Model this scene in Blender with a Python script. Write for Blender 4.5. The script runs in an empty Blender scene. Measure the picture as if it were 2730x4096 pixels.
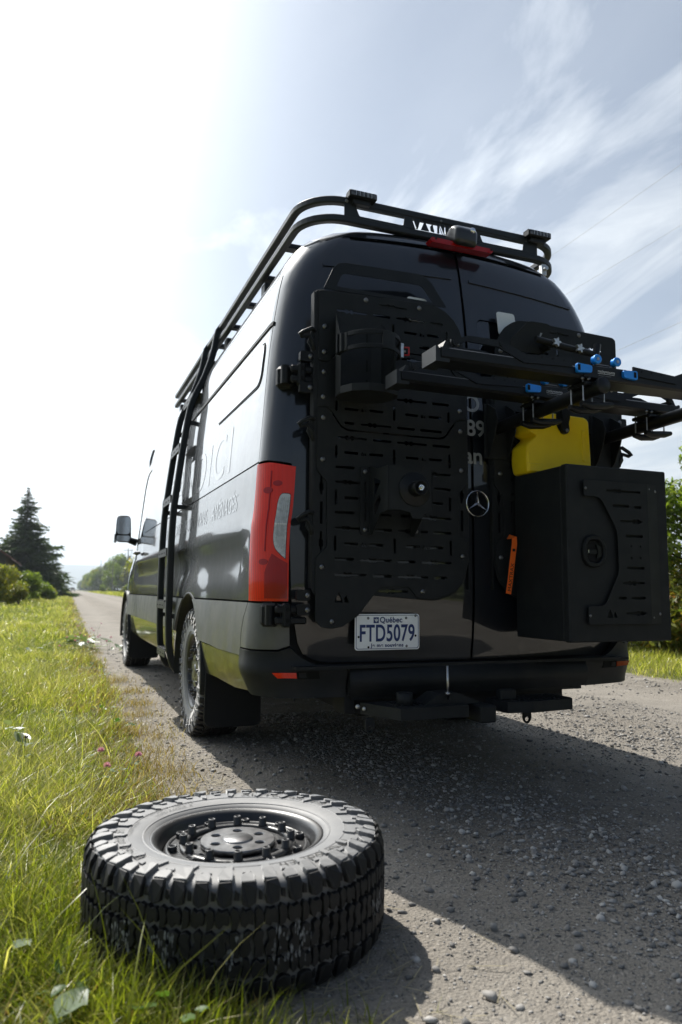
import bpy, math, random
import numpy as np
from mathutils import Vector, Matrix
from mathutils.geometry import delaunay_2d_cdt

random.seed(7)
RNG = np.random.default_rng(11)
R = math.radians
PI = math.pi
scene = bpy.context.scene
COL = scene.collection

# ------------------------------------------------------------------ camera
cam_data = bpy.data.cameras.new('camera')
cam = bpy.data.objects.new('camera', cam_data)
COL.objects.link(cam)
CAM = Vector((-1.785, -2.958, 0.879))
_yaw, _pitch, _roll = 0.37283, 0.10823, 0.00728
_f = Vector((math.sin(_yaw) * math.cos(_pitch), math.cos(_yaw) * math.cos(_pitch), math.sin(_pitch)))
_r = Vector((math.cos(_yaw), -math.sin(_yaw), 0))
_u = _r.cross(_f)
_r2 = math.cos(_roll) * _r + math.sin(_roll) * _u
_u2 = -math.sin(_roll) * _r + math.cos(_roll) * _u
cam.matrix_world = Matrix(((_r2.x, _u2.x, -_f.x, CAM.x), (_r2.y, _u2.y, -_f.y, CAM.y), (_r2.z, _u2.z, -_f.z, CAM.z), (0, 0, 0, 1)))
cam_data.sensor_fit = 'HORIZONTAL'
cam_data.sensor_width = 24
cam_data.lens = 25.62
cam_data.clip_start = 0.05
cam_data.clip_end = 20000
cam_data.dof.use_dof = True
cam_data.dof.focus_distance = 3.1
cam_data.dof.aperture_fstop = 3.2
scene.camera = cam

# ------------------------------------------------------------------ sky and sun
SUN_DIR = Vector((-0.148, 0.87, 1.0)).normalized()          # towards the sun
SUN_EL = math.asin(SUN_DIR.z)
SUN_AZ = math.atan2(SUN_DIR.x, SUN_DIR.y)                   # from +Y towards +X
world = bpy.data.worlds.new('World')
scene.world = world
world.use_nodes = True
nt = world.node_tree
nt.nodes.clear()
N, L = nt.nodes, nt.links
def wn(t, **k):
    n = N.new(t)
    for a, b in k.items():
        setattr(n, a, b)
    return n
def wmath(op, a=None, b=None, clamp=False):
    n = N.new('ShaderNodeMath'); n.operation = op; n.use_clamp = clamp
    for i, v in enumerate((a, b)):
        if v is None: continue
        if isinstance(v, (int, float)): n.inputs[i].default_value = v
        else: L.new(v, n.inputs[i])
    return n.outputs[0]
sky = wn('ShaderNodeTexSky', sky_type='NISHITA', sun_disc=False)
sky.sun_elevation = SUN_EL
sky.sun_rotation = SUN_AZ
sky.altitude = 200
sky.air_density = 1.0
sky.dust_density = 0.5
sky.ozone_density = 2.2
SKY_STRENGTH = 0.055
tc = wn('ShaderNodeTexCoord')
nrm = wn('ShaderNodeVectorMath', operation='NORMALIZE'); L.new(tc.outputs['Generated'], nrm.inputs[0])
sep = wn('ShaderNodeSeparateXYZ'); L.new(nrm.outputs[0], sep.inputs[0])
zz = wmath('ADD', wmath('MAXIMUM', sep.outputs[2], 0.0), 0.13)
cx = wmath('DIVIDE', sep.outputs[0], zz)
cy = wmath('DIVIDE', sep.outputs[1], zz)
comb = wn('ShaderNodeCombineXYZ'); L.new(cx, comb.inputs[0]); L.new(cy, comb.inputs[1])
mp = wn('ShaderNodeMapping'); L.new(comb.outputs[0], mp.inputs[0])
mp.inputs['Location'].default_value = (3.35, 1.2, 0.4); mp.inputs['Rotation'].default_value = (0, 0, R(-28)); mp.inputs['Scale'].default_value = (2.6, 0.75, 1)
n1 = wn('ShaderNodeTexNoise'); L.new(mp.outputs[0], n1.inputs['Vector'])
n1.inputs['Scale'].default_value = 1.05; n1.inputs['Detail'].default_value = 9; n1.inputs['Roughness'].default_value = 0.6; n1.inputs['Distortion'].default_value = 0.9
mp2 = wn('ShaderNodeMapping'); L.new(comb.outputs[0], mp2.inputs[0])
mp2.inputs['Location'].default_value = (1.1, 5.0, 0.0); mp2.inputs['Rotation'].default_value = (0, 0, R(20)); mp2.inputs['Scale'].default_value = (1.3, 1.3, 1)
n2 = wn('ShaderNodeTexNoise'); L.new(mp2.outputs[0], n2.inputs['Vector'])
n2.inputs['Scale'].default_value = 0.8; n2.inputs['Detail'].default_value = 6; n2.inputs['Roughness'].default_value = 0.55; n2.inputs['Distortion'].default_value = 0.4
# cloud cover: thin cirrus, thicker low towards the horizon and towards the sun
mr1 = wn('ShaderNodeMapRange'); L.new(n1.outputs['Fac'], mr1.inputs[0]); mr1.inputs[1].default_value = 0.42; mr1.inputs[2].default_value = 0.66
mr2 = wn('ShaderNodeMapRange'); L.new(n2.outputs['Fac'], mr2.inputs[0]); mr2.inputs[1].default_value = 0.40; mr2.inputs[2].default_value = 0.66
sunv = wn('ShaderNodeCombineXYZ')
for i in range(3): sunv.inputs[i].default_value = SUN_DIR[i]
dot = wn('ShaderNodeVectorMath', operation='DOT_PRODUCT'); L.new(nrm.outputs[0], dot.inputs[0]); L.new(sunv.outputs[0], dot.inputs[1])
ang = dot.outputs['Value']                                  # cosine of the angle to the sun
c01 = wmath('MULTIPLY', wmath('ADD', ang, 1.0), 0.5)
fwd4 = wmath('POWER', c01, 5.0)
fwd = wmath('POWER', c01, 34.0)
hor = wmath('POWER', wmath('SUBTRACT', 1.0, wmath('MAXIMUM', sep.outputs[2], 0.0)), 7.0)
xw = wmath('ADD', sep.outputs[0], wmath('MULTIPLY', wmath('SUBTRACT', n2.outputs['Fac'], 0.5), 0.55))
mb_ = wn('ShaderNodeMapRange', interpolation_type='SMOOTHSTEP'); L.new(xw, mb_.inputs[0])
mb_.inputs[1].default_value = 0.36; mb_.inputs[2].default_value = -0.26; mb_.inputs[3].default_value = 0.0; mb_.inputs[4].default_value = 1.0
frontal = wn('ShaderNodeMapRange', interpolation_type='SMOOTHSTEP'); L.new(sep.outputs[1], frontal.inputs[0]); frontal.inputs[1].default_value = -0.1; frontal.inputs[2].default_value = 0.5
bank = wmath('MULTIPLY', mb_.outputs[0], frontal.outputs[0])   # a veil of high cloud in front and to the left, round the sun
wisp = wmath('ADD', 0.12, wmath('MULTIPLY', frontal.outputs[0], 0.88))
veil = wmath('MULTIPLY', frontal.outputs[0], 0.15)
cover = wmath('ADD', wmath('ADD', veil, wmath('MULTIPLY', wmath('MULTIPLY', mr1.outputs[0], wisp), 0.72)), wmath('MULTIPLY', wmath('MULTIPLY', mr2.outputs[0], wisp), 0.12))
cover = wmath('ADD', cover, wmath('MULTIPLY', bank, wmath('ADD', 0.36, wmath('MULTIPLY', mr2.outputs[0], 0.5))))
cover = wmath('ADD', cover, wmath('MULTIPLY', hor, 0.92), clamp=True)
cover = wmath('MULTIPLY', cover, 0.97)
# ice cloud and haze scatter sunlight forward: bright near the sun, dim away from it
lum = wmath('ADD', 0.04, wmath('MULTIPLY', wmath('POWER', c01, 2.6), 1.12))
lum = wmath('ADD', lum, wmath('MULTIPLY', wmath('MULTIPLY', bank, wmath('POWER', c01, 9.0)), 2.0))
lum = wmath('ADD', lum, wmath('MULTIPLY', wmath('MULTIPLY', hor, wmath('POWER', c01, 4.0)), 0.70))
skyc = wn('ShaderNodeVectorMath', operation='SCALE'); L.new(sky.outputs[0], skyc.inputs[0]); skyc.inputs['Scale'].default_value = SKY_STRENGTH
clc = wn('ShaderNodeVectorMath', operation='SCALE'); clc.inputs[0].default_value = (0.93, 0.972, 1.0); L.new(lum, clc.inputs['Scale'])
mixc = wn('ShaderNodeMix', data_type='RGBA'); L.new(cover, mixc.inputs[0]); L.new(skyc.outputs[0], mixc.inputs[6]); L.new(clc.outputs[0], mixc.inputs[7])
bg = wn('ShaderNodeBackground'); L.new(mixc.outputs[2], bg.inputs[0]); bg.inputs[1].default_value = 1.0
out = wn('ShaderNodeOutputWorld'); L.new(bg.outputs[0], out.inputs[0])

sun_data = bpy.data.lights.new('sun', 'SUN')
sun_data.energy = 5.0
sun_data.angle = R(0.53)
sun_data.color = (1.0, 0.955, 0.88)
sun = bpy.data.objects.new('sun', sun_data)
COL.objects.link(sun)
sun.rotation_euler = (-SUN_DIR).to_track_quat('-Z', 'Y').to_euler()

vs = scene.view_settings
vs.view_transform = 'Standard'
vs.look = 'None'
vs.exposure = 0.55
vs.gamma = 1
vs.use_curve_mapping = False
scene.render.engine = 'CYCLES'
scene.cycles.use_denoising = True
try: scene.cycles.denoiser = 'OPENIMAGEDENOISE'
except Exception: pass
scene.cycles.max_bounces = 8
scene.cycles.diffuse_bounces = 3
scene.cycles.glossy_bounces = 4
scene.cycles.transmission_bounces = 6
scene.cycles.transparent_max_bounces = 8
scene.cycles.sample_clamp_indirect = 6
scene.cycles.caustics_reflective = False
scene.cycles.caustics_refractive = False

# ------------------------------------------------------------------ materials
M = {}
def mat(name, col=(.5, .5, .5), rough=.5, metal=0., spec=.5, coat=0., coat_rough=.03, noise=None, bump=None, trans=0., ior=1.45, rvar=None, sss=None, coat_ior=1.5):
    """noise=(scale, colour2, lo, hi, detail), bump=(scale, strength, distance), rvar=(scale, rough2)"""
    m = bpy.data.materials.new(name); m.use_nodes = True
    t = m.node_tree; b = t.nodes['Principled BSDF']
    b.inputs['Base Color'].default_value = (*col, 1); b.inputs['Roughness'].default_value = rough
    b.inputs['Metallic'].default_value = metal; b.inputs['Specular IOR Level'].default_value = spec
    b.inputs['Coat IOR'].default_value = coat_ior; b.inputs['Coat Weight'].default_value = coat; b.inputs['Coat Roughness'].default_value = coat_rough
    b.inputs['Transmission Weight'].default_value = trans; b.inputs['IOR'].default_value = ior
    tc = None
    if noise or bump or rvar:
        tc = t.nodes.new('ShaderNodeTexCoord')
    if noise:
        n = t.nodes.new('ShaderNodeTexNoise'); n.inputs['Scale'].default_value = noise[0]; n.inputs['Detail'].default_value = noise[4] if len(noise) > 4 else 6
        t.links.new(tc.outputs['Object'], n.inputs['Vector'])
        r = t.nodes.new('ShaderNodeMapRange'); r.inputs[1].default_value = noise[2]; r.inputs[2].default_value = noise[3]; t.links.new(n.outputs['Fac'], r.inputs[0])
        x = t.nodes.new('ShaderNodeMix'); x.data_type = 'RGBA'; x.inputs[6].default_value = (*col, 1); x.inputs[7].default_value = (*noise[1], 1)
        t.links.new(r.outputs[0], x.inputs[0]); t.links.new(x.outputs[2], b.inputs['Base Color'])
    if rvar:
        n = t.nodes.new('ShaderNodeTexNoise'); n.inputs['Scale'].default_value = rvar[0]; n.inputs['Detail'].default_value = 8; n.inputs['Roughness'].default_value = .65
        t.links.new(tc.outputs['Object'], n.inputs['Vector'])
        r = t.nodes.new('ShaderNodeMapRange'); r.inputs[1].default_value = .35; r.inputs[2].default_value = .7; r.inputs[3].default_value = rough; r.inputs[4].default_value = rvar[1]
        t.links.new(n.outputs['Fac'], r.inputs[0]); t.links.new(r.outputs[0], b.inputs['Roughness'])
    if bump:
        n = t.nodes.new('ShaderNodeTexNoise'); n.inputs['Scale'].default_value = bump[0]; n.inputs['Detail'].default_value = 5
        t.links.new(tc.outputs['Object'], n.inputs['Vector'])
        bp = t.nodes.new('ShaderNodeBump'); bp.inputs['Strength'].default_value = bump[1]; bp.inputs['Distance'].default_value = bump[2]
        t.links.new(n.outputs['Fac'], bp.inputs['Height']); t.links.new(bp.outputs[0], b.inputs['Normal'])
    M[name] = m
    return m

mat('paint', (.0045, .0065, .0105), .30, spec=.35, coat_ior=1.6, coat=1., coat_rough=.025, noise=(9, (.010, .0115, .014), .45, .8), rvar=(4, .42))
mat('dusty_side', (.016, .017, .018), .36, spec=.3, coat_ior=1.6, coat=.9, coat_rough=.05, noise=(5, (.050, .050, .048), .38, .75), rvar=(5, .5))
mat('dusty_paint', (.010, .011, .011), .34, coat=.85, coat_rough=.06, noise=(6, (.035, .033, .028), .45, .75), rvar=(5, .5))
mat('trim_plastic', (.070, .073, .072), .36, spec=1., noise=(7, (.11, .108, .10), .4, .75), bump=(900, .12, .0006), rvar=(6, .55))
mat('bumper_plastic', (.011, .013, .015), .48, spec=.3, noise=(8, (.022, .022, .022), .4, .75), bump=(1000, .12, .0006), rvar=(5, .6))
mat('black_plastic', (.008, .009, .010), .5, spec=.3, bump=(700, .1, .0005))
mat('powder', (.0130, .0148, .0162), .55, spec=.30, noise=(14, (.020, .022, .023), .42, .8), bump=(1600, .22, .0005), rvar=(9, .62))
mat('powder_rail', (.014, .017, .020), .45, bump=(1600, .2, .0005))
mat('alu_black', (.008, .009, .010), .38, spec=.35, bump=(1200, .08, .0004))
mat('gap', (.003, .003, .003), .9)
mat('underbody', (.012, .012, .012), .85, noise=(5, (.03, .028, .025), .4, .8))
mat('rubber_trim', (.006, .006, .006), .6)
mat('glass_black', (.003, .004, .006), .04, coat_ior=1.6, coat=1., coat_rough=.01)
mat('chrome', (.82, .83, .85), .08, metal=1.)
mat('steel', (.55, .55, .54), .28, metal=1., noise=(40, (.32, .31, .30), .4, .7))
mat('bolt_metal', (.22, .22, .22), .3, metal=1.)
mat('silver', (.62, .62, .60), .35, metal=.9, spec=.5, noise=(60, (.4, .4, .38), .5, .8))
mat('blue', (.012, .27, .85), .35, metal=.15, coat=.3)
mat('yellow', (1.0, .72, .010), .42, bump=(500, .12, .0008), noise=(12, (.94, .65, .009), .4, .8))
mat('orange', (.98, .16, .012), .75, bump=(1200, .3, .0006))
mat('red_small', (.55, .01, .012), .35)
mat('vinyl_grey', (.30, .31, .31), .5)
mat('vinyl_white', (.78, .79, .78), .45)
mat('vinyl_gloss', (.030, .031, .031), .3, coat=1., coat_rough=.03, coat_ior=1.6)
mat('print_black', (.012, .010, .012), .6)
mat('plate_white', (.93, .94, .95), .35, coat=.4, coat_rough=.1, noise=(25, (.84, .85, .85), .55, .8))
mat('plate_blue', (.012, .035, .15), .4)
mat('rubber', (.010, .010, .0105), .58, spec=.45, noise=(18, (.020, .0195, .019), .4, .75), bump=(260, .10, .001), rvar=(12, .68))
mat('rubber_side', (.115, .115, .116), .58, spec=1., noise=(14, (.17, .168, .163), .4, .75), bump=(260, .10, .001), rvar=(12, .66))  # sun glare on sidewalls and lugs put into a paler base colour than the tread
M['rubber_side'].node_tree.nodes['Principled BSDF'].inputs['Sheen Weight'].default_value = .8
M['rubber_side'].node_tree.nodes['Principled BSDF'].inputs['Sheen Roughness'].default_value = .35
mat('rubber_worn', (.020, .019, .018), .5, noise=(22, (.042, .039, .034), .42, .75), bump=(300, .2, .0012))
mat('rubber_pale', (.24, .25, .26), .7, noise=(90, (.08, .08, .085), .4, .6))
mat('rim_black', (.020, .020, .0205), .36, coat=.3, coat_rough=.2, rvar=(14, .45))
mat('rim_plate', (.26, .26, .262), .34, metal=.85, noise=(35, (.14, .14, .14), .4, .7))
mat('lens_clear', (.62, .64, .66), .12, coat=.8, noise=(60, (.46, .48, .50), .45, .6))
mat('light_glass', (.10, .10, .10), .15, coat=.8, noise=(60, (.03, .03, .03), .45, .6))
mat('wood_pole', (.20, .18, .16), .85, noise=(3, (.13, .12, .11), .4, .7))
mat('wire', (.45, .45, .45), .6)
mat('barn_wood', (.15, .145, .14), .85, noise=(2.5, (.09, .085, .08), .35, .7))
mat('barn_roof', (.16, .075, .06), .7, noise=(1.5, (.11, .06, .05), .35, .7))
mat('window_glass', (.02, .025, .03), .1)
mat('bark', (.11, .085, .065), .9, noise=(6, (.06, .048, .04), .35, .7), bump=(30, .5, .02))
mat('stem_green', (.10, .16, .04), .6)
mat('white_paint', (.78, .78, .77), .4)

def lens_material(name, col, back):
    """coloured translucent plastic lens: a glossy skin over a diffuse and translucent body"""
    m = bpy.data.materials.new(name); m.use_nodes = True; t = m.node_tree; b = t.nodes['Principled BSDF']
    b.inputs['Base Color'].default_value = (*col, 1); b.inputs['Roughness'].default_value = .12
    b.inputs['Specular IOR Level'].default_value = .2; b.inputs['Coat Weight'].default_value = .6; b.inputs['Coat Roughness'].default_value = .02
    tr = t.nodes.new('ShaderNodeBsdfTranslucent'); tr.inputs[0].default_value = (*back, 1)
    mx = t.nodes.new('ShaderNodeMixShader'); mx.inputs[0].default_value = .06
    t.links.new(b.outputs[0], mx.inputs[1]); t.links.new(tr.outputs[0], mx.inputs[2]); t.links.new(mx.outputs[0], t.nodes['Material Output'].inputs[0])
    tc = t.nodes.new('ShaderNodeTexCoord'); w = t.nodes.new('ShaderNodeTexWave'); w.inputs['Scale'].default_value = 60; w.inputs['Distortion'].default_value = .2
    t.links.new(tc.outputs['Object'], w.inputs['Vector'])
    mix = t.nodes.new('ShaderNodeMix'); mix.data_type = 'RGBA'; mix.inputs[6].default_value = (*col, 1); mix.inputs[7].default_value = (*[c * .72 for c in col], 1)
    t.links.new(w.outputs['Fac'], mix.inputs[0]); t.links.new(mix.outputs[2], b.inputs['Base Color'])
    M[name] = m
lens_material('lens_red', (1.0, .028, .003), (1.0, .035, .012))
lens_material('lens_red_dark', (.46, .006, .006), (.5, .01, .008))
lens_material('lens_orange', (.40, .06, .02), (.5, .08, .02))

def leaf_material(name, c1, c2, c3=None, transl=.45, rough=.45, attr='tint'):
    """foliage: per-blade tint from a colour ramp, glossy front, light passing through"""
    m = bpy.data.materials.new(name); m.use_nodes = True; t = m.node_tree; b = t.nodes['Principled BSDF']
    a = t.nodes.new('ShaderNodeAttribute'); a.attribute_name = attr
    cr = t.nodes.new('ShaderNodeValToRGB'); t.links.new(a.outputs['Fac'], cr.inputs[0])
    cr.color_ramp.elements[0].color = (*c1, 1); cr.color_ramp.elements[1].color = (*(c3 or c2), 1)
    if c3:
        e = cr.color_ramp.elements.new(.5); e.color = (*c2, 1)
    t.links.new(cr.outputs[0], b.inputs['Base Color']); b.inputs['Roughness'].default_value = rough
    b.inputs['Specular IOR Level'].default_value = .35
    tr = t.nodes.new('ShaderNodeBsdfTranslucent')
    br = t.nodes.new('ShaderNodeVectorMath'); br.operation = 'MULTIPLY'; br.inputs[1].default_value = (1.25, 1.35, .55)
    t.links.new(cr.outputs[0], br.inputs[0]); t.links.new(br.outputs[0], tr.inputs[0])
    mx = t.nodes.new('ShaderNodeMixShader'); mx.inputs[0].default_value = transl
    t.links.new(b.outputs[0], mx.inputs[1]); t.links.new(tr.outputs[0], mx.inputs[2]); t.links.new(mx.outputs[0], t.nodes['Material Output'].inputs[0])
    M[name] = m
leaf_material('grass', (.055, .095, .010), (.245, .270, .030), (.62, .54, .27), transl=.55, rough=.3)
leaf_material('dry_grass', (.17, .16, .045), (.30, .19, .06), (.42, .33, .17), transl=.4)
leaf_material('spruce_needles', (.028, .055, .020), (.075, .11, .035), transl=.35, rough=.6)
leaf_material('spruce_far', (.025, .045, .028), (.055, .08, .040), transl=.2, rough=.6)
leaf_material('leaf_green', (.05, .095, .018), (.15, .20, .035), (.28, .30, .08), transl=.6, rough=.4)
leaf_material('leaf_yellow', (.11, .15, .022), (.27, .28, .045), (.48, .34, .03), transl=.45)
leaf_material('leaf_autumn', (.08, .12, .025), (.24, .25, .055), (.45, .14, .04), transl=.45, rough=.4)
leaf_material('leaf_silver', (.12, .17, .09), (.24, .28, .19), transl=.3, rough=.4)
leaf_material('clover_leaf', (.05, .11, .025), (.10, .17, .04), transl=.45)
leaf_material('petal_pink', (.48, .17, .44), (.72, .40, .70), transl=.4)
leaf_material('petal_yellow', (.60, .36, .01), (.75, .50, .02), transl=.4)
leaf_material('straw', (.25, .22, .15), (.42, .37, .26), transl=.2)

# ------------------------------------------------------------------ mesh helpers
def link(o):
    COL.objects.link(o); return o
def tag(o, label=None, cat=None, group=None, kind=None):
    if label: o['label'] = label
    if cat: o['category'] = cat
    if group: o['group'] = group
    if kind: o['kind'] = kind
    return o
def empty(name, loc=(0, 0, 0), label=None, cat=None, group=None, rz=0):
    o = bpy.data.objects.new(name, None); o.empty_display_size = .1
    link(o); o.location = loc; o.rotation_euler = (0, 0, rz)
    return tag(o, label, cat, group)
def obj(name, me, m=None, parent=None, smooth=False):
    if m is not None:
        me.materials.clear(); me.materials.append(M[m] if isinstance(m, str) else m)
    if smooth is True:
        for p in me.polygons: p.use_smooth = True
    o = link(bpy.data.objects.new(name, me))
    if parent: o.parent = parent
    return o
class MB:
    """collects boxes, tubes, lathes and prisms into one mesh"""
    def __init__(s): s.v = []; s.f = []; s.sm = []
    def add(s, v, f, smooth=False):
        o = len(s.v); s.v += [tuple(p) for p in v]; s.f += [tuple(i + o for i in q) for q in f]; s.sm += [smooth] * len(f); return s
    def box(s, lo, hi, bev=0., rot=None, at=None):
        (x0, y0, z0), (x1, y1, z1) = lo, hi
        if bev <= 0:
            v = [(x, y, z) for x in (x0, x1) for y in (y0, y1) for z in (z0, z1)]
            f = [(0, 1, 3, 2), (4, 6, 7, 5), (0, 4, 5, 1), (2, 3, 7, 6), (0, 2, 6, 4), (1, 5, 7, 3)]
        else:
            b = min(bev, (x1 - x0) * .49, (y1 - y0) * .49, (z1 - z0) * .49); v = []; idx = {}
            for i, x in enumerate((x0, x1)):
                for j, y in enumerate((y0, y1)):
                    for k, z in enumerate((z0, z1)):
                        sx, sy, sz = (1 - 2 * i) * b, (1 - 2 * j) * b, (1 - 2 * k) * b
                        idx[i, j, k] = len(v); v += [(x, y + sy, z + sz), (x + sx, y, z + sz), (x + sx, y + sy, z)]
            f = []
            I = lambda i, j, k, a: idx[i, j, k] + a
            for i in (0, 1): f.append([I(i, 0, 0, 0), I(i, 0, 1, 0), I(i, 1, 1, 0), I(i, 1, 0, 0)][::1 if i == 0 else -1])
            for j in (0, 1): f.append([I(0, j, 0, 1), I(1, j, 0, 1), I(1, j, 1, 1), I(0, j, 1, 1)][::1 if j == 0 else -1])
            for k in (0, 1): f.append([I(0, 0, k, 2), I(0, 1, k, 2), I(1, 1, k, 2), I(1, 0, k, 2)][::1 if k == 0 else -1])
            for i in (0, 1):
                for j in (0, 1): f.append([I(i, j, 0, 0), I(i, j, 0, 1), I(i, j, 1, 1), I(i, j, 1, 0)][::-1 if (i + j) % 2 == 0 else 1])
                for k in (0, 1): f.append([I(i, 0, k, 0), I(i, 0, k, 2), I(i, 1, k, 2), I(i, 1, k, 0)][::1 if (i + k) % 2 == 0 else -1])
            for j in (0, 1):
                for k in (0, 1): f.append([I(0, j, k, 1), I(0, j, k, 2), I(1, j, k, 2), I(1, j, k, 1)][::-1 if (j + k) % 2 == 0 else 1])
            for i in (0, 1):
                for j in (0, 1):
                    for k in (0, 1): f.append([I(i, j, k, 0), I(i, j, k, 1), I(i, j, k, 2)][::1 if (i + j + k) % 2 == 0 else -1])
        if rot is not None:
            c = Vector(at) if at is not None else Vector(((x0 + x1) / 2, (y0 + y1) / 2, (z0 + z1) / 2))
            v = [tuple(c + rot @ (Vector(p) - c)) for p in v]
        return s.add(v, f)
    def tube(s, pts, r, n=10, cap=True, flat=None):
        """round tube along a polyline; r a number or a list; flat=(half width, half height, up vector) for a flat bar"""
        P = [Vector(p) for p in pts]; m = len(P); v = []; f = []
        rr = r if isinstance(r, (list, tuple)) else [r] * m
        up = None
        for i in range(m):
            t = (P[min(i + 1, m - 1)] - P[max(i - 1, 0)]).normalized()
            if up is None:
                up = Vector((0, 0, 1)) if abs(t.z) < .9 else Vector((1, 0, 0))
                if flat is not None: up = Vector(flat[2])
            a = t.cross(up).normalized() if t.cross(up).length > 1e-6 else Vector((1, 0, 0)); b = a.cross(t).normalized()
            if flat is None: up = b
            if flat is not None:
                w, h = flat[0], flat[1]; c = min(w, h) * .35
                ring = [(w, h - c), (w - c, h), (-w + c, h), (-w, h - c), (-w, -h + c), (-w + c, -h), (w - c, -h), (w, -h + c)]
                v += [tuple(P[i] + a * x + b * y) for x, y in ring]; n = 8
            else:
                v += [tuple(P[i] + (a * math.cos(2 * PI * k / n) + b * math.sin(2 * PI * k / n)) * rr[i]) for k in range(n)]
        for i in range(m - 1):
            for k in range(n):
                k2 = (k + 1) % n; f.append((i * n + k, (i + 1) * n + k, (i + 1) * n + k2, i * n + k2)[::-1])
        s.add(v, f, flat is None)
        if cap:
            s.add(v[:n], [tuple(range(n))]); s.add(v[-n:], [tuple(range(n))[::-1]])
        return s
    def cyl(s, p0, p1, r, n=16, r1=None, cap=True):
        return s.tube([p0, p1], [r, r if r1 is None else r1], n, cap)
    def lathe(s, prof, n=32, mtx=None, smooth=True, closed=False):
        """profile of (r, z) turned about z"""
        v = []; m = len(prof)
        for k in range(n):
            a = 2 * PI * k / n
            v += [(r * math.cos(a), r * math.sin(a), z) for r, z in prof]
        f = []
        for k in range(n):
            k2 = (k + 1) % n
            for i in range(m - 1 if not closed else m):
                i2 = (i + 1) % m; f.append((k * m + i, k2 * m + i, k2 * m + i2, k * m + i2))
        if mtx is not None: v = [tuple(mtx @ Vector(p)) for p in v]
        return s.add(v, f, smooth)
    def prism(s, poly, fn, d0, d1):
        """polygon of 2D points, fn(a, b, d) to 3D, between depths d0 and d1"""
        n = len(poly); v = [fn(a, b, d0) for a, b in poly] + [fn(a, b, d1) for a, b in poly]
        f = [tuple(range(n))[::-1], tuple(range(n, 2 * n))] + [(i, (i + 1) % n, n + (i + 1) % n, n + i) for i in range(n)]
        return s.add(v, f)
    def mesh(s, name='m'):
        me = bpy.data.meshes.new(name); me.from_pydata(s.v, [], s.f)
        me.polygons.foreach_set('use_smooth', s.sm); me.update()
        return me
    def build(s, name, m, parent=None):
        return obj(name, s.mesh(name), m, parent)
def fix_normals(me):
    import bmesh
    b = bmesh.new(); b.from_mesh(me); bmesh.ops.remove_doubles(b, verts=b.verts, dist=1e-6); bmesh.ops.recalc_face_normals(b, faces=b.faces); b.to_mesh(me); b.free()
def np_mesh(name, V, F, m, parent=None, tint=None, smooth=False):
    """V (n,3), F (m,k) arrays of equal face size -> object; tint per vertex"""
    me = bpy.data.meshes.new(name); V = np.asarray(V, np.float32); F = np.asarray(F, np.int32)
    me.vertices.add(len(V)); me.vertices.foreach_set('co', V.ravel())
    k = F.shape[1]; me.loops.add(F.size); me.loops.foreach_set('vertex_index', F.ravel())
    me.polygons.add(len(F)); me.polygons.foreach_set('loop_start', np.arange(0, F.size, k, dtype=np.int32))
    if smooth: me.polygons.foreach_set('use_smooth', np.ones(len(F), bool))
    if tint is not None:
        a = me.attributes.new('tint', 'FLOAT', 'POINT'); a.data.foreach_set('value', np.asarray(tint, np.float32))
    me.update(calc_edges=True)
    return obj(name, me, m, parent)
def plate_mesh(loops, thick, bev=0.0, name='plate'):
    """flat plate with real holes, from closed 2D loops (outer first), lying in XY, centred on z=0"""
    cu = bpy.data.curves.new(name, 'CURVE'); cu.dimensions = '2D'; cu.fill_mode = 'BOTH'; cu.extrude = max(thick / 2 - bev, 1e-5); cu.bevel_depth = bev; cu.bevel_resolution = 0; cu.offset = -bev
    for lp in loops:
        s = cu.splines.new('POLY'); s.points.add(len(lp) - 1); s.use_cyclic_u = True
        s.points.foreach_set('co', [c for p in lp for c in (p[0], p[1], 0, 1)])
    o = bpy.data.objects.new(name, cu); COL.objects.link(o)
    dg = bpy.context.evaluated_depsgraph_get(); me = bpy.data.meshes.new_from_object(o.evaluated_get(dg))
    bpy.data.objects.remove(o); bpy.data.curves.remove(cu)
    return me
ROT_XZ = Matrix(((1, 0, 0, 0), (0, 0, -1, 0), (0, 1, 0, 0), (0, 0, 0, 1)))     # plate XY -> world XZ, its +z towards -Y (the viewer)
def xz_plate(name, loops, y, thick, m, parent, bev=0.0008, mirror=None):
    if mirror is not None: loops = [[(2 * mirror - a, b) for a, b in lp][::-1] for lp in loops]
    me = plate_mesh(loops, thick, bev, name); me.transform(Matrix.Translation((0, y, 0)) @ ROT_XZ); return obj(name, me, m, parent)
def text_mesh(body, size, extrude=0.0, align='LEFT', spacing=1.0, shear=0., sx=1., bold=0.):
    cu = bpy.data.curves.new('txt', 'FONT'); cu.body = body; cu.size = size; cu.extrude = extrude; cu.align_x = align; cu.space_character = spacing; cu.shear = shear; cu.offset = bold
    o = bpy.data.objects.new('txt', cu); COL.objects.link(o)
    dg = bpy.context.evaluated_depsgraph_get(); me = bpy.data.meshes.new_from_object(o.evaluated_get(dg))
    bpy.data.objects.remove(o); bpy.data.curves.remove(cu)
    if sx != 1.: me.transform(Matrix.Diagonal((sx, 1, 1, 1)))
    return me
def rrect(x0, y0, x1, y1, r, n=4):
    out = []
    for cx, cy, a0 in ((x1 - r, y1 - r, 0), (x0 + r, y1 - r, 90), (x0 + r, y0 + r, 180), (x1 - r, y0 + r, 270)):
        out += [(cx + r * math.cos(R(a0 + 90 * k / n)), cy + r * math.sin(R(a0 + 90 * k / n))) for k in range(n + 1)]
    return out
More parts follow.
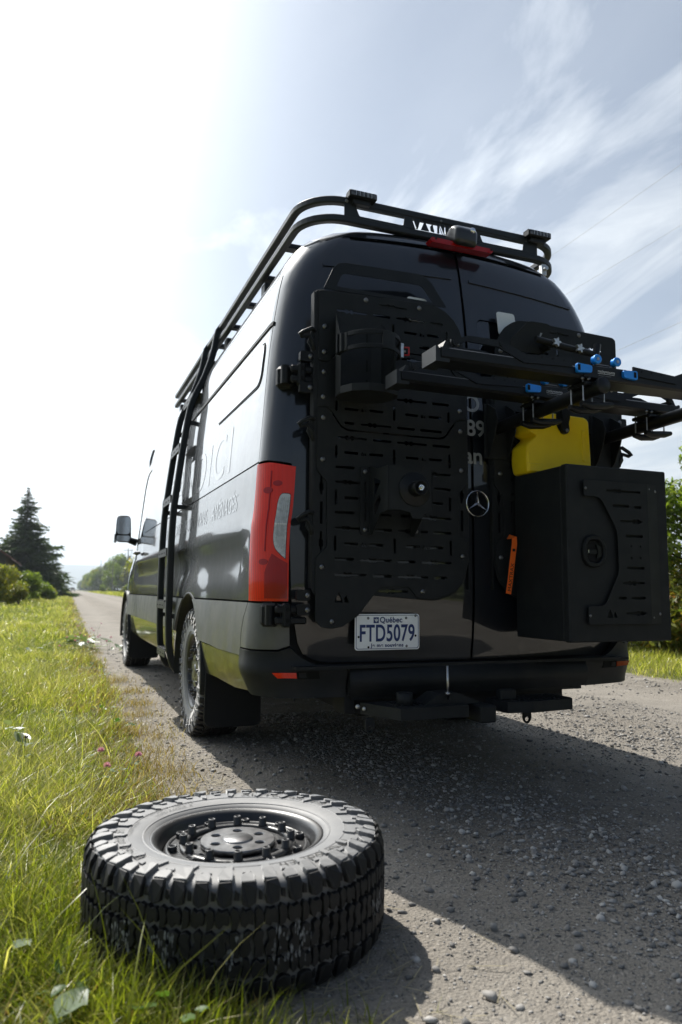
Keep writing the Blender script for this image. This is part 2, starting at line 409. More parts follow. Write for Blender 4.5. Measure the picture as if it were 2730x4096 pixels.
def round_poly(P, r, n=4):
    """polygon with rounded corners; r a number or one per corner"""
    out = []; m = len(P)
    for i in range(m):
        a, b, c = Vector((*P[i - 1], 0)), Vector((*P[i], 0)), Vector((*P[(i + 1) % m], 0)); rr = r[i] if isinstance(r, (list, tuple)) else r
        u, w = (a - b), (c - b); d = min(rr, u.length * .45, w.length * .45)
        if d < 1e-5: out.append((b.x, b.y)); continue
        p, q = b + u.normalized() * d, b + w.normalized() * d
        for k in range(n + 1):
            t = k / n; v = p * (1 - t) ** 2 + b * 2 * t * (1 - t) + q * t * t; out.append((v.x, v.y))
    return out
def circle(cx, cy, r, n=16): return [(cx + r * math.cos(2 * PI * k / n), cy + r * math.sin(2 * PI * k / n)) for k in range(n)]
def hermite(xs, ys):
    xs = np.array(xs, float); ys = np.array(ys, float); d = np.diff(ys) / np.diff(xs); m = np.zeros_like(ys)
    m[0], m[-1] = d[0], d[-1]
    for i in range(1, len(xs) - 1): m[i] = 0 if d[i - 1] * d[i] <= 0 else 2 / (1 / d[i - 1] + 1 / d[i])
    def f(x):
        x = min(max(x, xs[0]), xs[-1]); i = min(int(np.searchsorted(xs, x, 'right')) - 1, len(xs) - 2); h = xs[i + 1] - xs[i]; t = (x - xs[i]) / h
        return float(ys[i] * (1 + 2 * t) * (1 - t) ** 2 + m[i] * h * t * (1 - t) ** 2 + ys[i + 1] * t * t * (3 - 2 * t) + m[i + 1] * h * t * t * (t - 1))
    return f
def copy_tree(o, parent=None, name=None):
    c = o.copy(); COL.objects.link(c); c.parent = parent
    for ch in list(o.children): copy_tree(ch, c)
    return c
# ------------------------------------------------------------------ ground, road
def vnoise(x, y, seed=0):
    """smooth value noise on arrays"""
    xi, yi = np.floor(x).astype(np.int64), np.floor(y).astype(np.int64); fx, fy = x - xi, y - yi
    fx, fy = fx * fx * (3 - 2 * fx), fy * fy * (3 - 2 * fy)
    def h(a, b):
        n = (a * 374761393 + b * 668265263 + seed * 982451653) & 0x7fffffff; n = ((n ^ (n >> 13)) * 1274126177) & 0x7fffffff; return ((n ^ (n >> 16)) & 0xffff) / 65535.
    return (h(xi, yi) * (1 - fx) + h(xi + 1, yi) * fx) * (1 - fy) + (h(xi, yi + 1) * (1 - fx) + h(xi + 1, yi + 1) * fx) * fy
def fbm(x, y, seed=0, n=4):
    return sum(vnoise(x * 2 ** k, y * 2 ** k, seed + k) / 2 ** (k + 1) for k in range(n))
def edge_l(y): return -1.22 + .018 * y
def edge_r(y): return 4.02 + .0186 * y
def road_z(x, y):
    e = np.minimum(np.maximum(x - edge_l(y), 0) / .5, 1.)
    d = .010 * (fbm(x * 1.3, y * 1.3, 3) - .5) + .012 * (fbm(x * 7, y * 7, 9, 3) - .5) + .005 * (fbm(x * 30, y * 30, 17, 2) - .5)
    near = np.clip(1 - (np.abs(y) - 8) / 8, 0, 1)
    return d * near + .03 * np.clip((x + 1.2) / 2.5, 0, 1) * np.clip((4.2 - x) / 2.5, 0, 1) * np.clip((np.abs(y - 1) - 8) / 30, 0, 1)
def ground_material(name, cols, scales, bumps, rough=.95, spec=.2):
    """mix of colours by noise at several scales, with grain bump"""
    m = bpy.data.materials.new(name); m.use_nodes = True; t = m.node_tree; b = t.nodes['Principled BSDF']; b.inputs['Roughness'].default_value = rough; b.inputs['Specular IOR Level'].default_value = spec
    tc = t.nodes.new('ShaderNodeTexCoord'); last = None
    for i, (c, (sc, lo, hi)) in enumerate(zip(cols[1:], scales)):
        n = t.nodes.new('ShaderNodeTexNoise'); n.inputs['Scale'].default_value = sc; n.inputs['Detail'].default_value = 8; n.inputs['Roughness'].default_value = .65; t.links.new(tc.outputs['Object'], n.inputs['Vector'])
        r = t.nodes.new('ShaderNodeMapRange'); r.inputs[1].default_value = lo; r.inputs[2].default_value = hi; t.links.new(n.outputs['Fac'], r.inputs[0])
        x = t.nodes.new('ShaderNodeMix'); x.data_type = 'RGBA'; t.links.new(r.outputs[0], x.inputs[0]); x.inputs[7].default_value = (*c, 1)
        if last is None: x.inputs[6].default_value = (*cols[0], 1)
        else: t.links.new(last, x.inputs[6])
        last = x.outputs[2]
    t.links.new(last, b.inputs['Base Color'])
    h = None
    for sc, st in bumps:
        v = t.nodes.new('ShaderNodeTexVoronoi') if sc < 0 else t.nodes.new('ShaderNodeTexNoise'); v.inputs['Scale'].default_value = abs(sc); t.links.new(tc.outputs['Object'], v.inputs['Vector'])
        if sc > 0: v.inputs['Detail'].default_value = 6
        mu = t.nodes.new('ShaderNodeMath'); mu.operation = 'MULTIPLY'; mu.inputs[1].default_value = st; t.links.new(v.outputs['Distance' if sc < 0 else 'Fac'], mu.inputs[0])
        if h is None: h = mu.outputs[0]
        else:
            ad = t.nodes.new('ShaderNodeMath'); ad.operation = 'ADD'; t.links.new(h, ad.inputs[0]); t.links.new(mu.outputs[0], ad.inputs[1]); h = ad.outputs[0]
    bp = t.nodes.new('ShaderNodeBump'); bp.inputs['Distance'].default_value = .01; bp.inputs['Strength'].default_value = .9; t.links.new(h, bp.inputs['Height']); t.links.new(bp.outputs[0], b.inputs['Normal'])
    M[name] = m
ground_material('gravel', [(.245, .219, .184), (.165, .149, .127), (.350, .320, .275), (.42, .39, .345), (.072, .067, .061)], [(.9, .42, .62), (3.5, .5, .72), (60, .58, .66), (85, .55, .63)], [(-110, -.5), (40, .9), (260, .6)])
def road_tracks(m):
    t = m.node_tree; b = t.nodes['Principled BSDF']; src = b.inputs['Base Color'].links[0].from_socket
    tc = t.nodes.new('ShaderNodeTexCoord'); sp = t.nodes.new('ShaderNodeSeparateXYZ'); t.links.new(tc.outputs['Object'], sp.inputs[0])
    def mth(op, x, y):
        n = t.nodes.new('ShaderNodeMath'); n.operation = op
        for i, v in enumerate((x, y)):
            if isinstance(v, (int, float)): n.inputs[i].default_value = v
            else: t.links.new(v, n.inputs[i])
        return n.outputs[0]
    nz = t.nodes.new('ShaderNodeTexNoise'); nz.inputs['Scale'].default_value = 1.6; nz.inputs['Detail'].default_value = 6; t.links.new(tc.outputs['Object'], nz.inputs['Vector'])
    u = mth('ADD', mth('SUBTRACT', sp.outputs[0], mth('MULTIPLY', sp.outputs[1], .0186)), mth('MULTIPLY', mth('SUBTRACT', nz.outputs['Fac'], .5), 1.1))
    cr = t.nodes.new('ShaderNodeValToRGB'); t.links.new(mth('DIVIDE', mth('ADD', u, 2.), 8.), cr.inputs[0]); el = cr.color_ramp.elements
    el[0].position = 0; el[0].color = (.2, .2, .2, 1); el[1].position = 1; el[1].color = (.1, .1, .1, 1)
    for uu, v in ((-1.3, .35), (-.8, .75), (-.35, .05), (.25, .0), (.9, .6), (1.3, .75), (1.8, .1), (2.4, .6), (2.9, .7), (3.4, .1), (4., .0)):
        k = el.new((uu + 2) / 8); k.color = (v, v, v, 1)
    mx = t.nodes.new('ShaderNodeMix'); mx.data_type = 'RGBA'; t.links.new(mth('MULTIPLY', cr.outputs[0], .75), mx.inputs[0]); t.links.new(src, mx.inputs[6]); mx.inputs[7].default_value = (.305, .280, .245, 1); t.links.new(mx.outputs[2], b.inputs['Base Color'])
road_tracks(M['gravel'])
ground_material('soil', [(.075, .085, .03), (.14, .13, .055), (.05, .055, .025)], [(1.2, .4, .6), (9, .5, .7)], [(20, 1.), (120, .5)])
ground_material('field', [(.085, .105, .030), (.12, .125, .040), (.055, .075, .022)], [(.05, .4, .6), (.6, .45, .7)], [(2, 1.)])

def grid_mesh(xs_, ys_, fz, name, m, fx=None):
    Xg, Yg = np.meshgrid(xs_, ys_); 
    if fx is not None: Xg = fx(Xg, Yg)
    V = np.stack([Xg, Yg, fz(Xg, Yg)], -1).reshape(-1, 3); nx, ny = len(xs_), len(ys_)
    i = np.arange((ny - 1) * (nx - 1)); a = i // (nx - 1) * nx + i % (nx - 1); F = np.stack([a, a + 1, a + nx + 1, a + nx], -1)
    return np_mesh(name, V, F, m, smooth=True)
# far plain
gr = grid_mesh(np.r_[-6000, -1500, -400, -120, -40, -15, -6, -2.5, 1, 5, 9, 25, 80, 300, 1200, 6000], np.r_[-3000, -300, -60, -15, -5, 0, 5, 15, 40, 90, 200, 500, 1500, 4000, 9000], lambda x, y: 0 * x - .03, 'ground', 'field')
tag(gr, kind='structure', label='flat green land on both sides of the road')
ys_ = np.r_[np.arange(-4, 4.5, .045), 4.5 + np.cumsum(.05 * 1.045 ** np.arange(150))]; ys_ = ys_[ys_ < 1500]
ys_ = np.r_[-60, -20, -8, ys_, 1500]
u_ = np.linspace(0, 1, 150)
rd = grid_mesh(u_, ys_, lambda x, y: road_z(x, y), 'road', 'gravel', fx=lambda u, y: (-1.95 + .018 * y) + u * (4.25 + .0186 * y + 1.95 - .018 * y))
tag(rd, kind='structure', label='pale grey gravel road running away to the left')
# left verge: soil sheet under the grass, rising a little from the road
def verge_z(x, y): return .012 + .05 * np.clip((edge_l(y) - x) / 2.5, 0, 1) + .05 * (fbm(x * .9, y * .9, 31) - .5) * np.clip((edge_l(y) - x) / .6, 0, 1) - .03 * np.clip((x - edge_l(y) + .25) / .25, 0, 1)
vy = np.r_[np.arange(-6, 8, .12), 8 + np.cumsum(.14 * 1.08 ** np.arange(70))]; vy = vy[vy < 300]
lv = grid_mesh(np.linspace(0, 1, 60), vy, verge_z, 'grass_verge', 'soil', fx=lambda u, y: (edge_l(y) + .02) - u * (3.5 + .12 * np.abs(y)))
tag(lv, kind='structure', label='grassy verge on the left of the road')
def verge_rz(x, y): return .012 + .12 * np.clip((x - edge_r(y)) / 3, 0, 1) + .05 * (fbm(x * .9, y * .9, 41) - .5) - .04 * np.clip((edge_r(y) + .2 - x) / .2, 0, 1)
rv = grid_mesh(np.linspace(0, 1, 40), vy, verge_rz, 'grass_verge', 'soil', fx=lambda u, y: edge_r(y) - .1 + u * (4 + .12 * np.abs(y)))
tag(rv, kind='structure', label='grassy verge on the right of the road')
# --- far mountains
mx_ = np.linspace(-2600, 2600, 90); rid = 70 * fbm(mx_ / 700 + 5, mx_ * 0 + 2.2, 5, 4) + 40 * np.exp(-((mx_ - 60) / 260) ** 2) + 20
V = []; F = []
for i, (x, h) in enumerate(zip(mx_, rid)): V += [(x * 2, 4700, -5), (x * 2, 5200, h * 1.3), (x * 2, 5500, h * 2.0), (x * 2, 6300, -5)]
for i in range(len(mx_) - 1):
    for k in range(3): F.append((i * 4 + k, (i + 1) * 4 + k, (i + 1) * 4 + k + 1, i * 4 + k + 1))
mat('far_forest', (.035, .05, .028), .9, noise=(.01, (.05, .065, .03), .4, .6))
mo_ = np_mesh('mountains', V, F, 'far_forest', smooth=True); tag(mo_, kind='structure', label='faint blue hills at the end of the road')

# --- hazy air
hz = MB(); hz.box((-7000, -4000, -9), (7000, 10000, 420)); ho = hz.build('haze', None); ho['kind'] = 'stuff'; ho['label'] = 'thin bluish haze in the far air'
hm = bpy.data.materials.new('haze'); hm.use_nodes = True; ht_ = hm.node_tree; ht_.nodes.clear(); hv = ht_.nodes.new('ShaderNodeVolumePrincipled'); hout = ht_.nodes.new('ShaderNodeOutputMaterial'); ht_.links.new(hv.outputs[0], hout.inputs['Volume'])
hv.inputs['Color'].default_value = (.80, .90, 1.0, 1); hv.inputs['Density'].default_value = .00027; hv.inputs['Anisotropy'].default_value = .35
ho.data.materials.append(hm)
# ------------------------------------------------------------------ van body surface
X_OF = hermite([.30, .42, .58, .83, 1.0, 1.16, 1.22, 1.30, 1.45, 1.66, 1.985, 2.23, 2.36, 2.46, 2.56, 2.68, 2.85, 3.10, 3.32],
               [.93, .965, .988, 1.0, 1.002, .998, .990, .984, .976, .960, .930, .892, .862, .818, .752, .648, .480, .230, .0])
Z_OF = hermite([.30, 2.36, 2.46, 2.56, 2.68, 2.85, 3.10, 3.32], [.30, 2.36, 2.466, 2.558, 2.626, 2.668, 2.694, 2.702])
YR_OF = hermite([.30, .55, .70, .90, 1.45, 1.8, 2.1, 2.3, 2.46, 2.56, 2.68, 2.85, 3.32], [-.035, -.020, -.038, -.050, -.050, -.035, -.005, .025, .06, .09, .13, .19, .28])
RC_OF = hermite([.30, 1.4, 2.2, 2.5, 2.68, 2.85, 3.1, 3.32], [.12, .125, .16, .20, .21, .18, .09, .0005])
YF_OF = hermite([.30, .6, .95, 1.08, 1.2, 1.33, 1.8, 2.2, 2.4, 2.56, 2.7, 3.32], [6.88, 6.95, 6.93, 6.85, 6.55, 6.22, 5.78, 5.40, 5.15, 4.95, 4.75, 4.6])
RF_OF = hermite([.30, 1.0, 1.35, 2.2, 2.6, 2.9, 3.32], [.30, .34, .40, .40, .30, .18, .0005])
TH0 = .155
def surf0(q, s):
    XS, z, yr, rc = X_OF(s), Z_OF(s), YR_OF(s), RC_OF(s)
    if q >= 5.0:
        yf, rf = YF_OF(s), min(RF_OF(s), .45 * XS + 1e-4); xf = XS * .92
        if q <= 6.4:
            t = (q - 5.0) / 1.4; return (-XS * (1 - .08 * t * t), 5.0 + (yf - rf - 5.0) * t if yf - rf > 5.0 else 5.0 + (yf - rf - 5.0) * t, z)
        if q <= 6.9:
            a = (q - 6.4) / .5 * PI / 2; return (-(xf - rf) - rf * math.cos(a), yf - rf + rf * math.sin(a), z)
        t = 1 - (q - 6.9); x = -(xf - rf) * t; return (x, yf + .07 * (1 - t * t), z)
    xa = max(XS - rc * (1 - math.sin(TH0)), 1e-5)
    if q < 0:
        x = -xa * (1 + q / .86); return (x, yr + math.tan(TH0) / (2 * xa) * x * x, z)
    y0 = yr + math.tan(TH0) * xa / 2
    cxx = -xa + rc * math.sin(TH0); cyy = y0 + rc * math.cos(TH0)
    if q < .25:
        th = TH0 + (PI / 2 - TH0) * q / .25; return (cxx - rc * math.sin(th), cyy - rc * math.cos(th), z)
    if q < 1.0: return (-XS, cyy + (1.0 - cyy) * (q - .25) / .75, z)
    return (-XS, q, z)
# pressed relief of the side: shallow swage above the wheels
def relief(q, s):
    d = 0.
    if q > .2:
        for yc in (1.62, 5.95):                      # wheel-arch blister
            r = math.hypot(q - yc, (s - .385)); 
            if .44 < r < .80: d += .016 * math.cos((r - .44) / .36 * PI / 2) ** 2
        if .30 < q < 5.2:                             # scooped lower body under the waist line
            w = min(1, (q - .30) / .18) * min(1, (5.2 - q) / .3)
            if .86 < s < 1.22: d -= .020 * w * math.sin((s - .86) / .36 * PI) ** 2
    return d
def nrm_at(q, s):
    e = .004; a = np.array(surf0(q + e, s)) - np.array(surf0(q - e, s)); b = np.array(surf0(q, s + e)) - np.array(surf0(q, max(.3, s - e)))
    n = np.cross(b, a); l = np.linalg.norm(n)
    if l < 1e-9: return np.array([0, 0, 1.])
    return n / l
def surf(q, s, off=0.):
    p = np.array(surf0(q, s)); o = off + relief(q, s)
    return p + nrm_at(q, s) * o if o else p
def full_normal(q, s):
    e = .006; a = surf(q + e, s) - surf(q - e, s); b = surf(q, s + e) - surf(q, max(.3, s - e)); n = np.cross(b, a); l = np.linalg.norm(n)
    return n / l if l > 1e-9 else np.array([0, 0, 1.])
def qx(x, s):
    xa = X_OF(s) - RC_OF(s) * (1 - math.sin(TH0)); return -.86 * (1 - abs(x) / xa)
def qy(y, s):
    if y >= 1: return y
    xa = X_OF(s) - RC_OF(s) * (1 - math.sin(TH0)); cyy = YR_OF(s) + math.tan(TH0) * xa / 2 + RC_OF(s) * math.cos(TH0)
    return .25 + (y - cyy) / (1 - cyy) * .75
def dense(P, d=.035):
    out = []
    for i in range(len(P)):
        a, b = P[i], P[(i + 1) % len(P)]; n = max(1, int(math.ceil(math.hypot(b[0] - a[0], b[1] - a[1]) / d)))
        out += [(a[0] + (b[0] - a[0]) * k / n, a[1] + (b[1] - a[1]) * k / n) for k in range(n)]
    return out
def inside(p, P):
    c = False; n = len(P)
    for i in range(n):
        (x0, y0), (x1, y1) = P[i], P[i - 1]
        if (y0 > p[1]) != (y1 > p[1]) and p[0] < (x1 - x0) * (p[1] - y0) / (y1 - y0) + x0: c = not c
    return c
def panel(name, P, m, parent, off=0., thick=.014, grid=(.06, .045), mirror=False, holes=(), offn=None, seg=.035):
    """a pressed sheet: polygon P in (q, s) laid on the body surface, its edges turned inwards so that seams are real gaps"""
    loops = [dense(P, seg)] + [dense(h, seg) for h in holes]
    V = []; E = []
    for lp in loops:
        o = len(V); V += lp; E += [(o + i, o + (i + 1) % len(lp)) for i in range(len(lp))]
    nb = len(V)
    q0, q1 = min(p[0] for p in loops[0]), max(p[0] for p in loops[0]); s0, s1 = min(p[1] for p in loops[0]), max(p[1] for p in loops[0])
    B = np.array(V)
    nq, ns = int((q1 - q0) / grid[0]) + 1, int((s1 - s0) / grid[1]) + 1
    for i in range(1, nq):
        for j in range(1, ns):
            p = (q0 + (q1 - q0) * i / nq, s0 + (s1 - s0) * j / ns)
            if inside(p, loops[0]) and not any(inside(p, h) for h in loops[1:]) and np.min(np.abs(B - p).max(1)) > seg * .45: V.append(p)
    res = delaunay_2d_cdt([Vector(v) for v in V], E, [], 1, 1e-6)
    VV = [(v.x, v.y) for v in res[0]]; FF = []
    for f in res[2]:
        c = (sum(VV[i][0] for i in f) / len(f), sum(VV[i][1] for i in f) / len(f))
        if inside(c, loops[0]) and not any(inside(c, h) for h in loops[1:]): FF.append(tuple(f))
    fo = offn or (lambda q, s: off)
    if offn is None:
        pos = [surf(q, s, off) for q, s in VV]; nor = [full_normal(q, s) for q, s in VV]
    else:
        pos = [surf(q, s, offn(q, s)) for q, s in VV]; nor = []
        for q, s in VV:
            e = .006; a = surf(q + e, s, offn(q + e, s)) - surf(q - e, s, offn(q - e, s)); b = surf(q, s + e, offn(q, s + e)) - surf(q, s - e, offn(q, s - e)); n = np.cross(b, a); nor.append(n / np.linalg.norm(n))
    pos = np.array(pos); nor = np.array(nor)
    # boundary edges -> inward flange
    cnt = {}
    for f in FF:
        for i in range(len(f)):
            a, b = f[i], f[(i + 1) % len(f)]; cnt[(a, b)] = cnt.get((a, b), 0) + 1
    bnd = [e for e in cnt if (e[1], e[0]) not in cnt]
    # orientation: make faces face along the normals
    f0 = FF[len(FF) // 2]; g = np.cross(pos[f0[1]] - pos[f0[0]], pos[f0[2]] - pos[f0[0]]); flip = np.dot(g, nor[f0[0]]) < 0
    n0 = len(pos); verts = [tuple(p) for p in pos]; normals = [tuple(n) for n in nor]; faces = [tuple(f[::-1]) if flip else tuple(f) for f in FF]
    mp = {}; mp2 = {}
    for a, b in bnd:
        for k in (a, b):
            if k not in mp:
                cdir = nor[k]; mp[k] = len(verts); verts.append(tuple(pos[k])); normals.append(tuple(cdir)); mp2[k] = len(verts); verts.append(tuple(pos[k] - nor[k] * thick)); normals.append(tuple(cdir))
    rim = []
    for a, b in bnd:
        q = (mp[a], mp[b], mp2[b], mp2[a]); rim.append(tuple(q) if flip else tuple(q[::-1]))
    nf = len(faces); faces += rim
    if mirror:
        verts = [(-x, y, z) for x, y, z in verts]; normals = [(-x, y, z) for x, y, z in normals]; faces = [f[::-1] for f in faces]
    me = bpy.data.meshes.new(name); me.from_pydata(verts, [], faces); me.update()
    sm = [True] * nf + [False] * len(rim); me.polygons.foreach_set('use_smooth', sm)
    ln = np.zeros((len(me.loops), 3), np.float32); vi = np.zeros(len(me.loops), np.int32); me.loops.foreach_get('vertex_index', vi)
    NN = np.array(normals, np.float32); ln[:] = NN[vi]
    for p in me.polygons:
        if p.index >= nf:
            for l in p.loop_indices: ln[l] = p.normal
    me.normals_split_custom_set([tuple(v) for v in ln])
    return obj(name, me, m, parent)
def both(name, P, m, parent, **k):
    a = panel(name, P, m, parent, **k); b = panel(name, P, m, parent, mirror=True, **k); return a, b
def Q(pts):                                    # (y, z) on the side -> (q, s)
    return [(qy(y, s), s) for y, s in pts]
def QR(pts):                                   # (x, z) on the rear -> (q, s)
    return [(qx(x, s), s) for x, s in pts]
def arch(yc, r, a0, a1, n=18): return [(yc + r * math.cos(R(a0 + (a1 - a0) * k / n)), .385 + r * math.sin(R(a0 + (a1 - a0) * k / n))) for k in range(n + 1)]

VX = .01
mat('camera_shell', (.012, .013, .014), .28, coat=.5, coat_rough=.15)
van = empty('camper_van', (VX, 0, 0), 'black high-roof camper van parked at the edge of the gravel road', 'van')
YW, YF, RA = 1.62, 5.945, .478

# inner dark shell keeps light out behind the seams
nq, ns = 70, 34
qs = [-.86 + .86 * i / 10 for i in range(10)] + [.25 * i / 6 for i in range(6)] + [.25 + .75 * i / 6 for i in range(6)] + [1 + 4 * i / 12 for i in range(12)] + [5 + 1.4 * i / 8 for i in range(8)] + [6.4 + .5 * i / 6 for i in range(6)] + [6.9 + i / 6 for i in range(7)]
ss = [.875 + (2.36 - .875) * i / 18 for i in range(18)] + [2.36 + (3.315 - 2.36) * i / 14 for i in range(15)]
V = [surf0(q, s) for s in ss for q in qs]; V2 = []
for (x, y, z) in V:
    t = .965; V2.append((x * .972 if abs(x) > .03 else x, 3.4 + (y - 3.4) * .9915, z - .022))
F = []
w = len(qs)
for j in range(len(ss) - 1):
    for i in range(w - 1): F.append((j * w + i, j * w + i + 1, (j + 1) * w + i + 1, (j + 1) * w + i))
inner = MB(); inner.add(V2, F, True); inner.add([(-x, y, z) for x, y, z in V2], [f[::-1] for f in F], True)
bot = V2[:w]; inner.add(bot + [(-x, y, z) for x, y, z in bot[::-1]], [tuple(range(2 * w))])
inner.build('inner_shell', 'gap', van)

# --- side sheets (left and right)
SB = .838                                       # seam above the plastic cladding
SA = 1.452                                      # waist seam
q0 = qy(.205, 1.1)
lower = [(qy(.145, SA - .004), SA - .004), (qy(.145, 1.3), 1.3), (qy(.145, SB), SB)]
a1 = math.degrees(math.asin((SB - .385) / RA)); a0 = 180 - a1
lower += [(y, z) for y, z in arch(YW, RA, a0, a1)] + [(2.95, SB), (2.95, SA - .004)]
both('rear_side_panel', lower, 'dusty_side', van)
mid = [(2.957, SB), (4.50, SB), (4.50, SA - .004), (2.957, SA - .004)]
both('middle_side_panel', mid, 'dusty_side', van)
win = round_poly([(qy(.235, 1.83), 1.828), (1.20, 1.838), (1.10, 2.05), (qy(.235, 2.05), 2.052)][::-1], [.06, .045, .05, .07], 6)
upper = [(qy(.145, SA + .004), SA + .004), (2.95, SA + .004), (2.95, 2.36), (qy(.225, 2.36), 2.36), (qy(.170, 2.1), 2.1), (qy(.150, 1.8), 1.8)]
panel('upper_side_panel', upper, 'paint', van, holes=[win]); panel('upper_side_panel', upper, 'paint', van, mirror=True, holes=[win])
both('upper_front_side_panel', [(2.957, SA + .004), (4.50, SA + .004), (4.50, 2.36), (2.957, 2.36)], 'paint', van)
cq = sum(p[0] for p in win) / len(win); cs = sum(p[1] for p in win) / len(win)
def scale_poly(P, k, dq=0.):
    return [(cq + (a - cq) * (1 - dq / .5), cs + (b - cs) * (1 - dq / .11)) for a, b in P]
for mir in (False, True):
    wn_ = panel('side_window', scale_poly(win, 1, .004), 'rubber_trim', van, off=.003, mirror=mir, thick=.02)
    panel('pane', scale_poly(win, 1, .013), 'glass_black', wn_, off=.006, mirror=mir)
# rain channel moulding above the window
for mir in (False, True):
    panel('side_moulding', [(qy(.16, 2.10), 2.098), (2.9, 2.098), (2.9, 2.118), (qy(.16, 2.11), 2.116)], 'rubber_trim', van, off=.006, mirror=mir, grid=(.1, .02))
# front door with window, wing
door = [(4.507, SB), (5.36, SB), (5.42, 1.1), (5.46, 1.30), (5.42, 1.42), (5.15, 1.86), (4.98, 2.14), (4.90, 2.19), (4.507, 2.22)]
dwin = round_poly([(4.60, 1.44), (5.30, 1.40), (5.10, 1.78), (4.94, 2.06), (4.88, 2.10), (4.60, 2.12)], .03, 4)
both('front_door', door, 'paint', van, holes=[dwin])
both('front_door_window', dwin, 'glass_black', van, off=-.006)
both('door_top_sheet', [(4.507, 2.227), (4.905, 2.197), (4.99, 2.15), (5.16, 1.868), (5.43, 1.43), (5.52, 1.43), (5.3, 2.0), (5.1, 2.36), (4.507, 2.36)], 'paint', van)
wing = [(5.367, SB)] + [(y, z) for y, z in arch(YF, RA, a0, a1)] + [(6.75, SB), (6.75, 1.0), (6.4, 1.18), (5.47, 1.40), (5.467, 1.30), (5.427, 1.1)]
both('front_wing', wing, 'paint', van)
both('headlight', round_poly([(6.42, 1.0), (6.42, 1.14), (6.72, 1.0), (7.2, .96), (7.2, .86), (6.76, .86)], .03), 'lens_clear', van, off=.004)
both('front_grille', [(6.76, .845), (7.898, .845), (7.898, 1.04), (7.22, 1.0), (7.21, .85)], 'black_plastic', van)
both('bonnet', [(6.43, 1.16), (6.76, 1.01), (7.21, .975), (7.22, 1.015), (7.898, 1.05), (7.898, 1.32), (6.5, 1.34), (6.3, 1.30)], 'paint', van)
both('front_bumper', [(6.35, .45), (6.42, .83), (7.898, .83), (7.898, .40), (6.6, .40)], 'bumper_plastic', van, off=.02)
both('windscreen', [(6.42, 1.40), (7.898, 1.38), (7.898, 2.34), (6.46, 2.30)], 'glass_black', van)
both('windscreen_pillar', [(5.53, 1.42), (6.41, 1.36), (6.44, 2.36), (5.11, 2.36), (5.31, 2.0)], 'paint', van)
# roof: one sheet per half
both('roof', [(-.855, 2.62), (0, 2.585), (.27, 2.367), (5.0, 2.367), (6.42, 2.367), (7.898, 2.36), (7.898, 3.31), (-.855, 3.31)], 'paint', van, grid=(.08, .05))

# --- rear corner posts above the lamps
post = [(-.048, 1.432), (.15, 1.452), (qy(.138, 1.452), 1.452), (qy(.143, 1.8), 1.8), (qy(.163, 2.1), 2.1), (qy(.217, 2.36), 2.36), (.255, 2.36), (.06, 2.56), (-.02, 2.578), (-.09, 2.52), (-.085, 2.36), (-.06, 2.1), (-.05, 1.8)]
both('rear_corner_post', post, 'paint', van)
slit = [(-.048, .842), (-.028, .842), (-.028, 1.424), (-.048, 1.424)]
both('rear_post_strip', slit, 'gap', van, off=-.006)
# --- tail lamps
lamp = [(-.026, .838), (.236, .838), (.236, 1.0), (.226, 1.2), (.224, 1.436), (.12, 1.438), (-.026, 1.420)]
clear = round_poly([(-.014, 1.015), (-.014, 1.302), (.038, 1.304), (.054, 1.265), (.058, 1.10), (.046, 1.060)], [.004, .01, .02, .02, .02, .02], 4)
clear_small = [((a - .022) * .93 + .022, (b - 1.17) * .975 + 1.17) for a, b in clear]
for mir in (False, True):
    t = panel('tail_lamp', lamp, 'lens_red', van, off=.012, mirror=mir, thick=.03, holes=[clear])
    panel('reversing_lens', clear_small, 'lens_clear', t, off=.014, mirror=mir, thick=.02)
    panel('lamp_ridge', [(-.02, .85), (.10, .85), (.10, .96), (.06, 1.04), (-.02, 1.0)], 'lens_red_dark', t, off=.0145, mirror=mir, thick=.004)
    panel('lamp_divider', [(.098, 1.05), (.104, 1.05), (.104, 1.40), (.098, 1.40)], 'lens_red_dark', t, off=.0145, mirror=mir, thick=.004)
    for cq_, cs_, rq_, rs_ in ((.115, 1.315, .030, .014), (.060, 1.345, .026, .012), (.110, 1.005, .028, .013), (.050, .945, .034, .018)):
        panel('bulb_cup', [(cq_ + rq_ * math.cos(2 * PI * k_ / 14), cs_ + rs_ * math.sin(2 * PI * k_ / 14)) for k_ in range(14)], 'lens_red_dark', t, off=.0148, mirror=mir, thick=.003, grid=(.02, .01), seg=.02)
    g = panel('lens_line', [(-.008, 1.165), (.052, 1.165), (.052, 1.171), (-.008, 1.171)], 'white_paint', t, off=.016, mirror=mir, thick=.003)
    for k in range(5):
        panel('lens_line', [(-.004 + k * .010, 1.05 + .010 * k), (-.002 + k * .010, 1.05 + .010 * k), (-.002 + k * .010, 1.285), (-.004 + k * .010, 1.285)], 'steel', t, off=.016, mirror=mir, thick=.003)
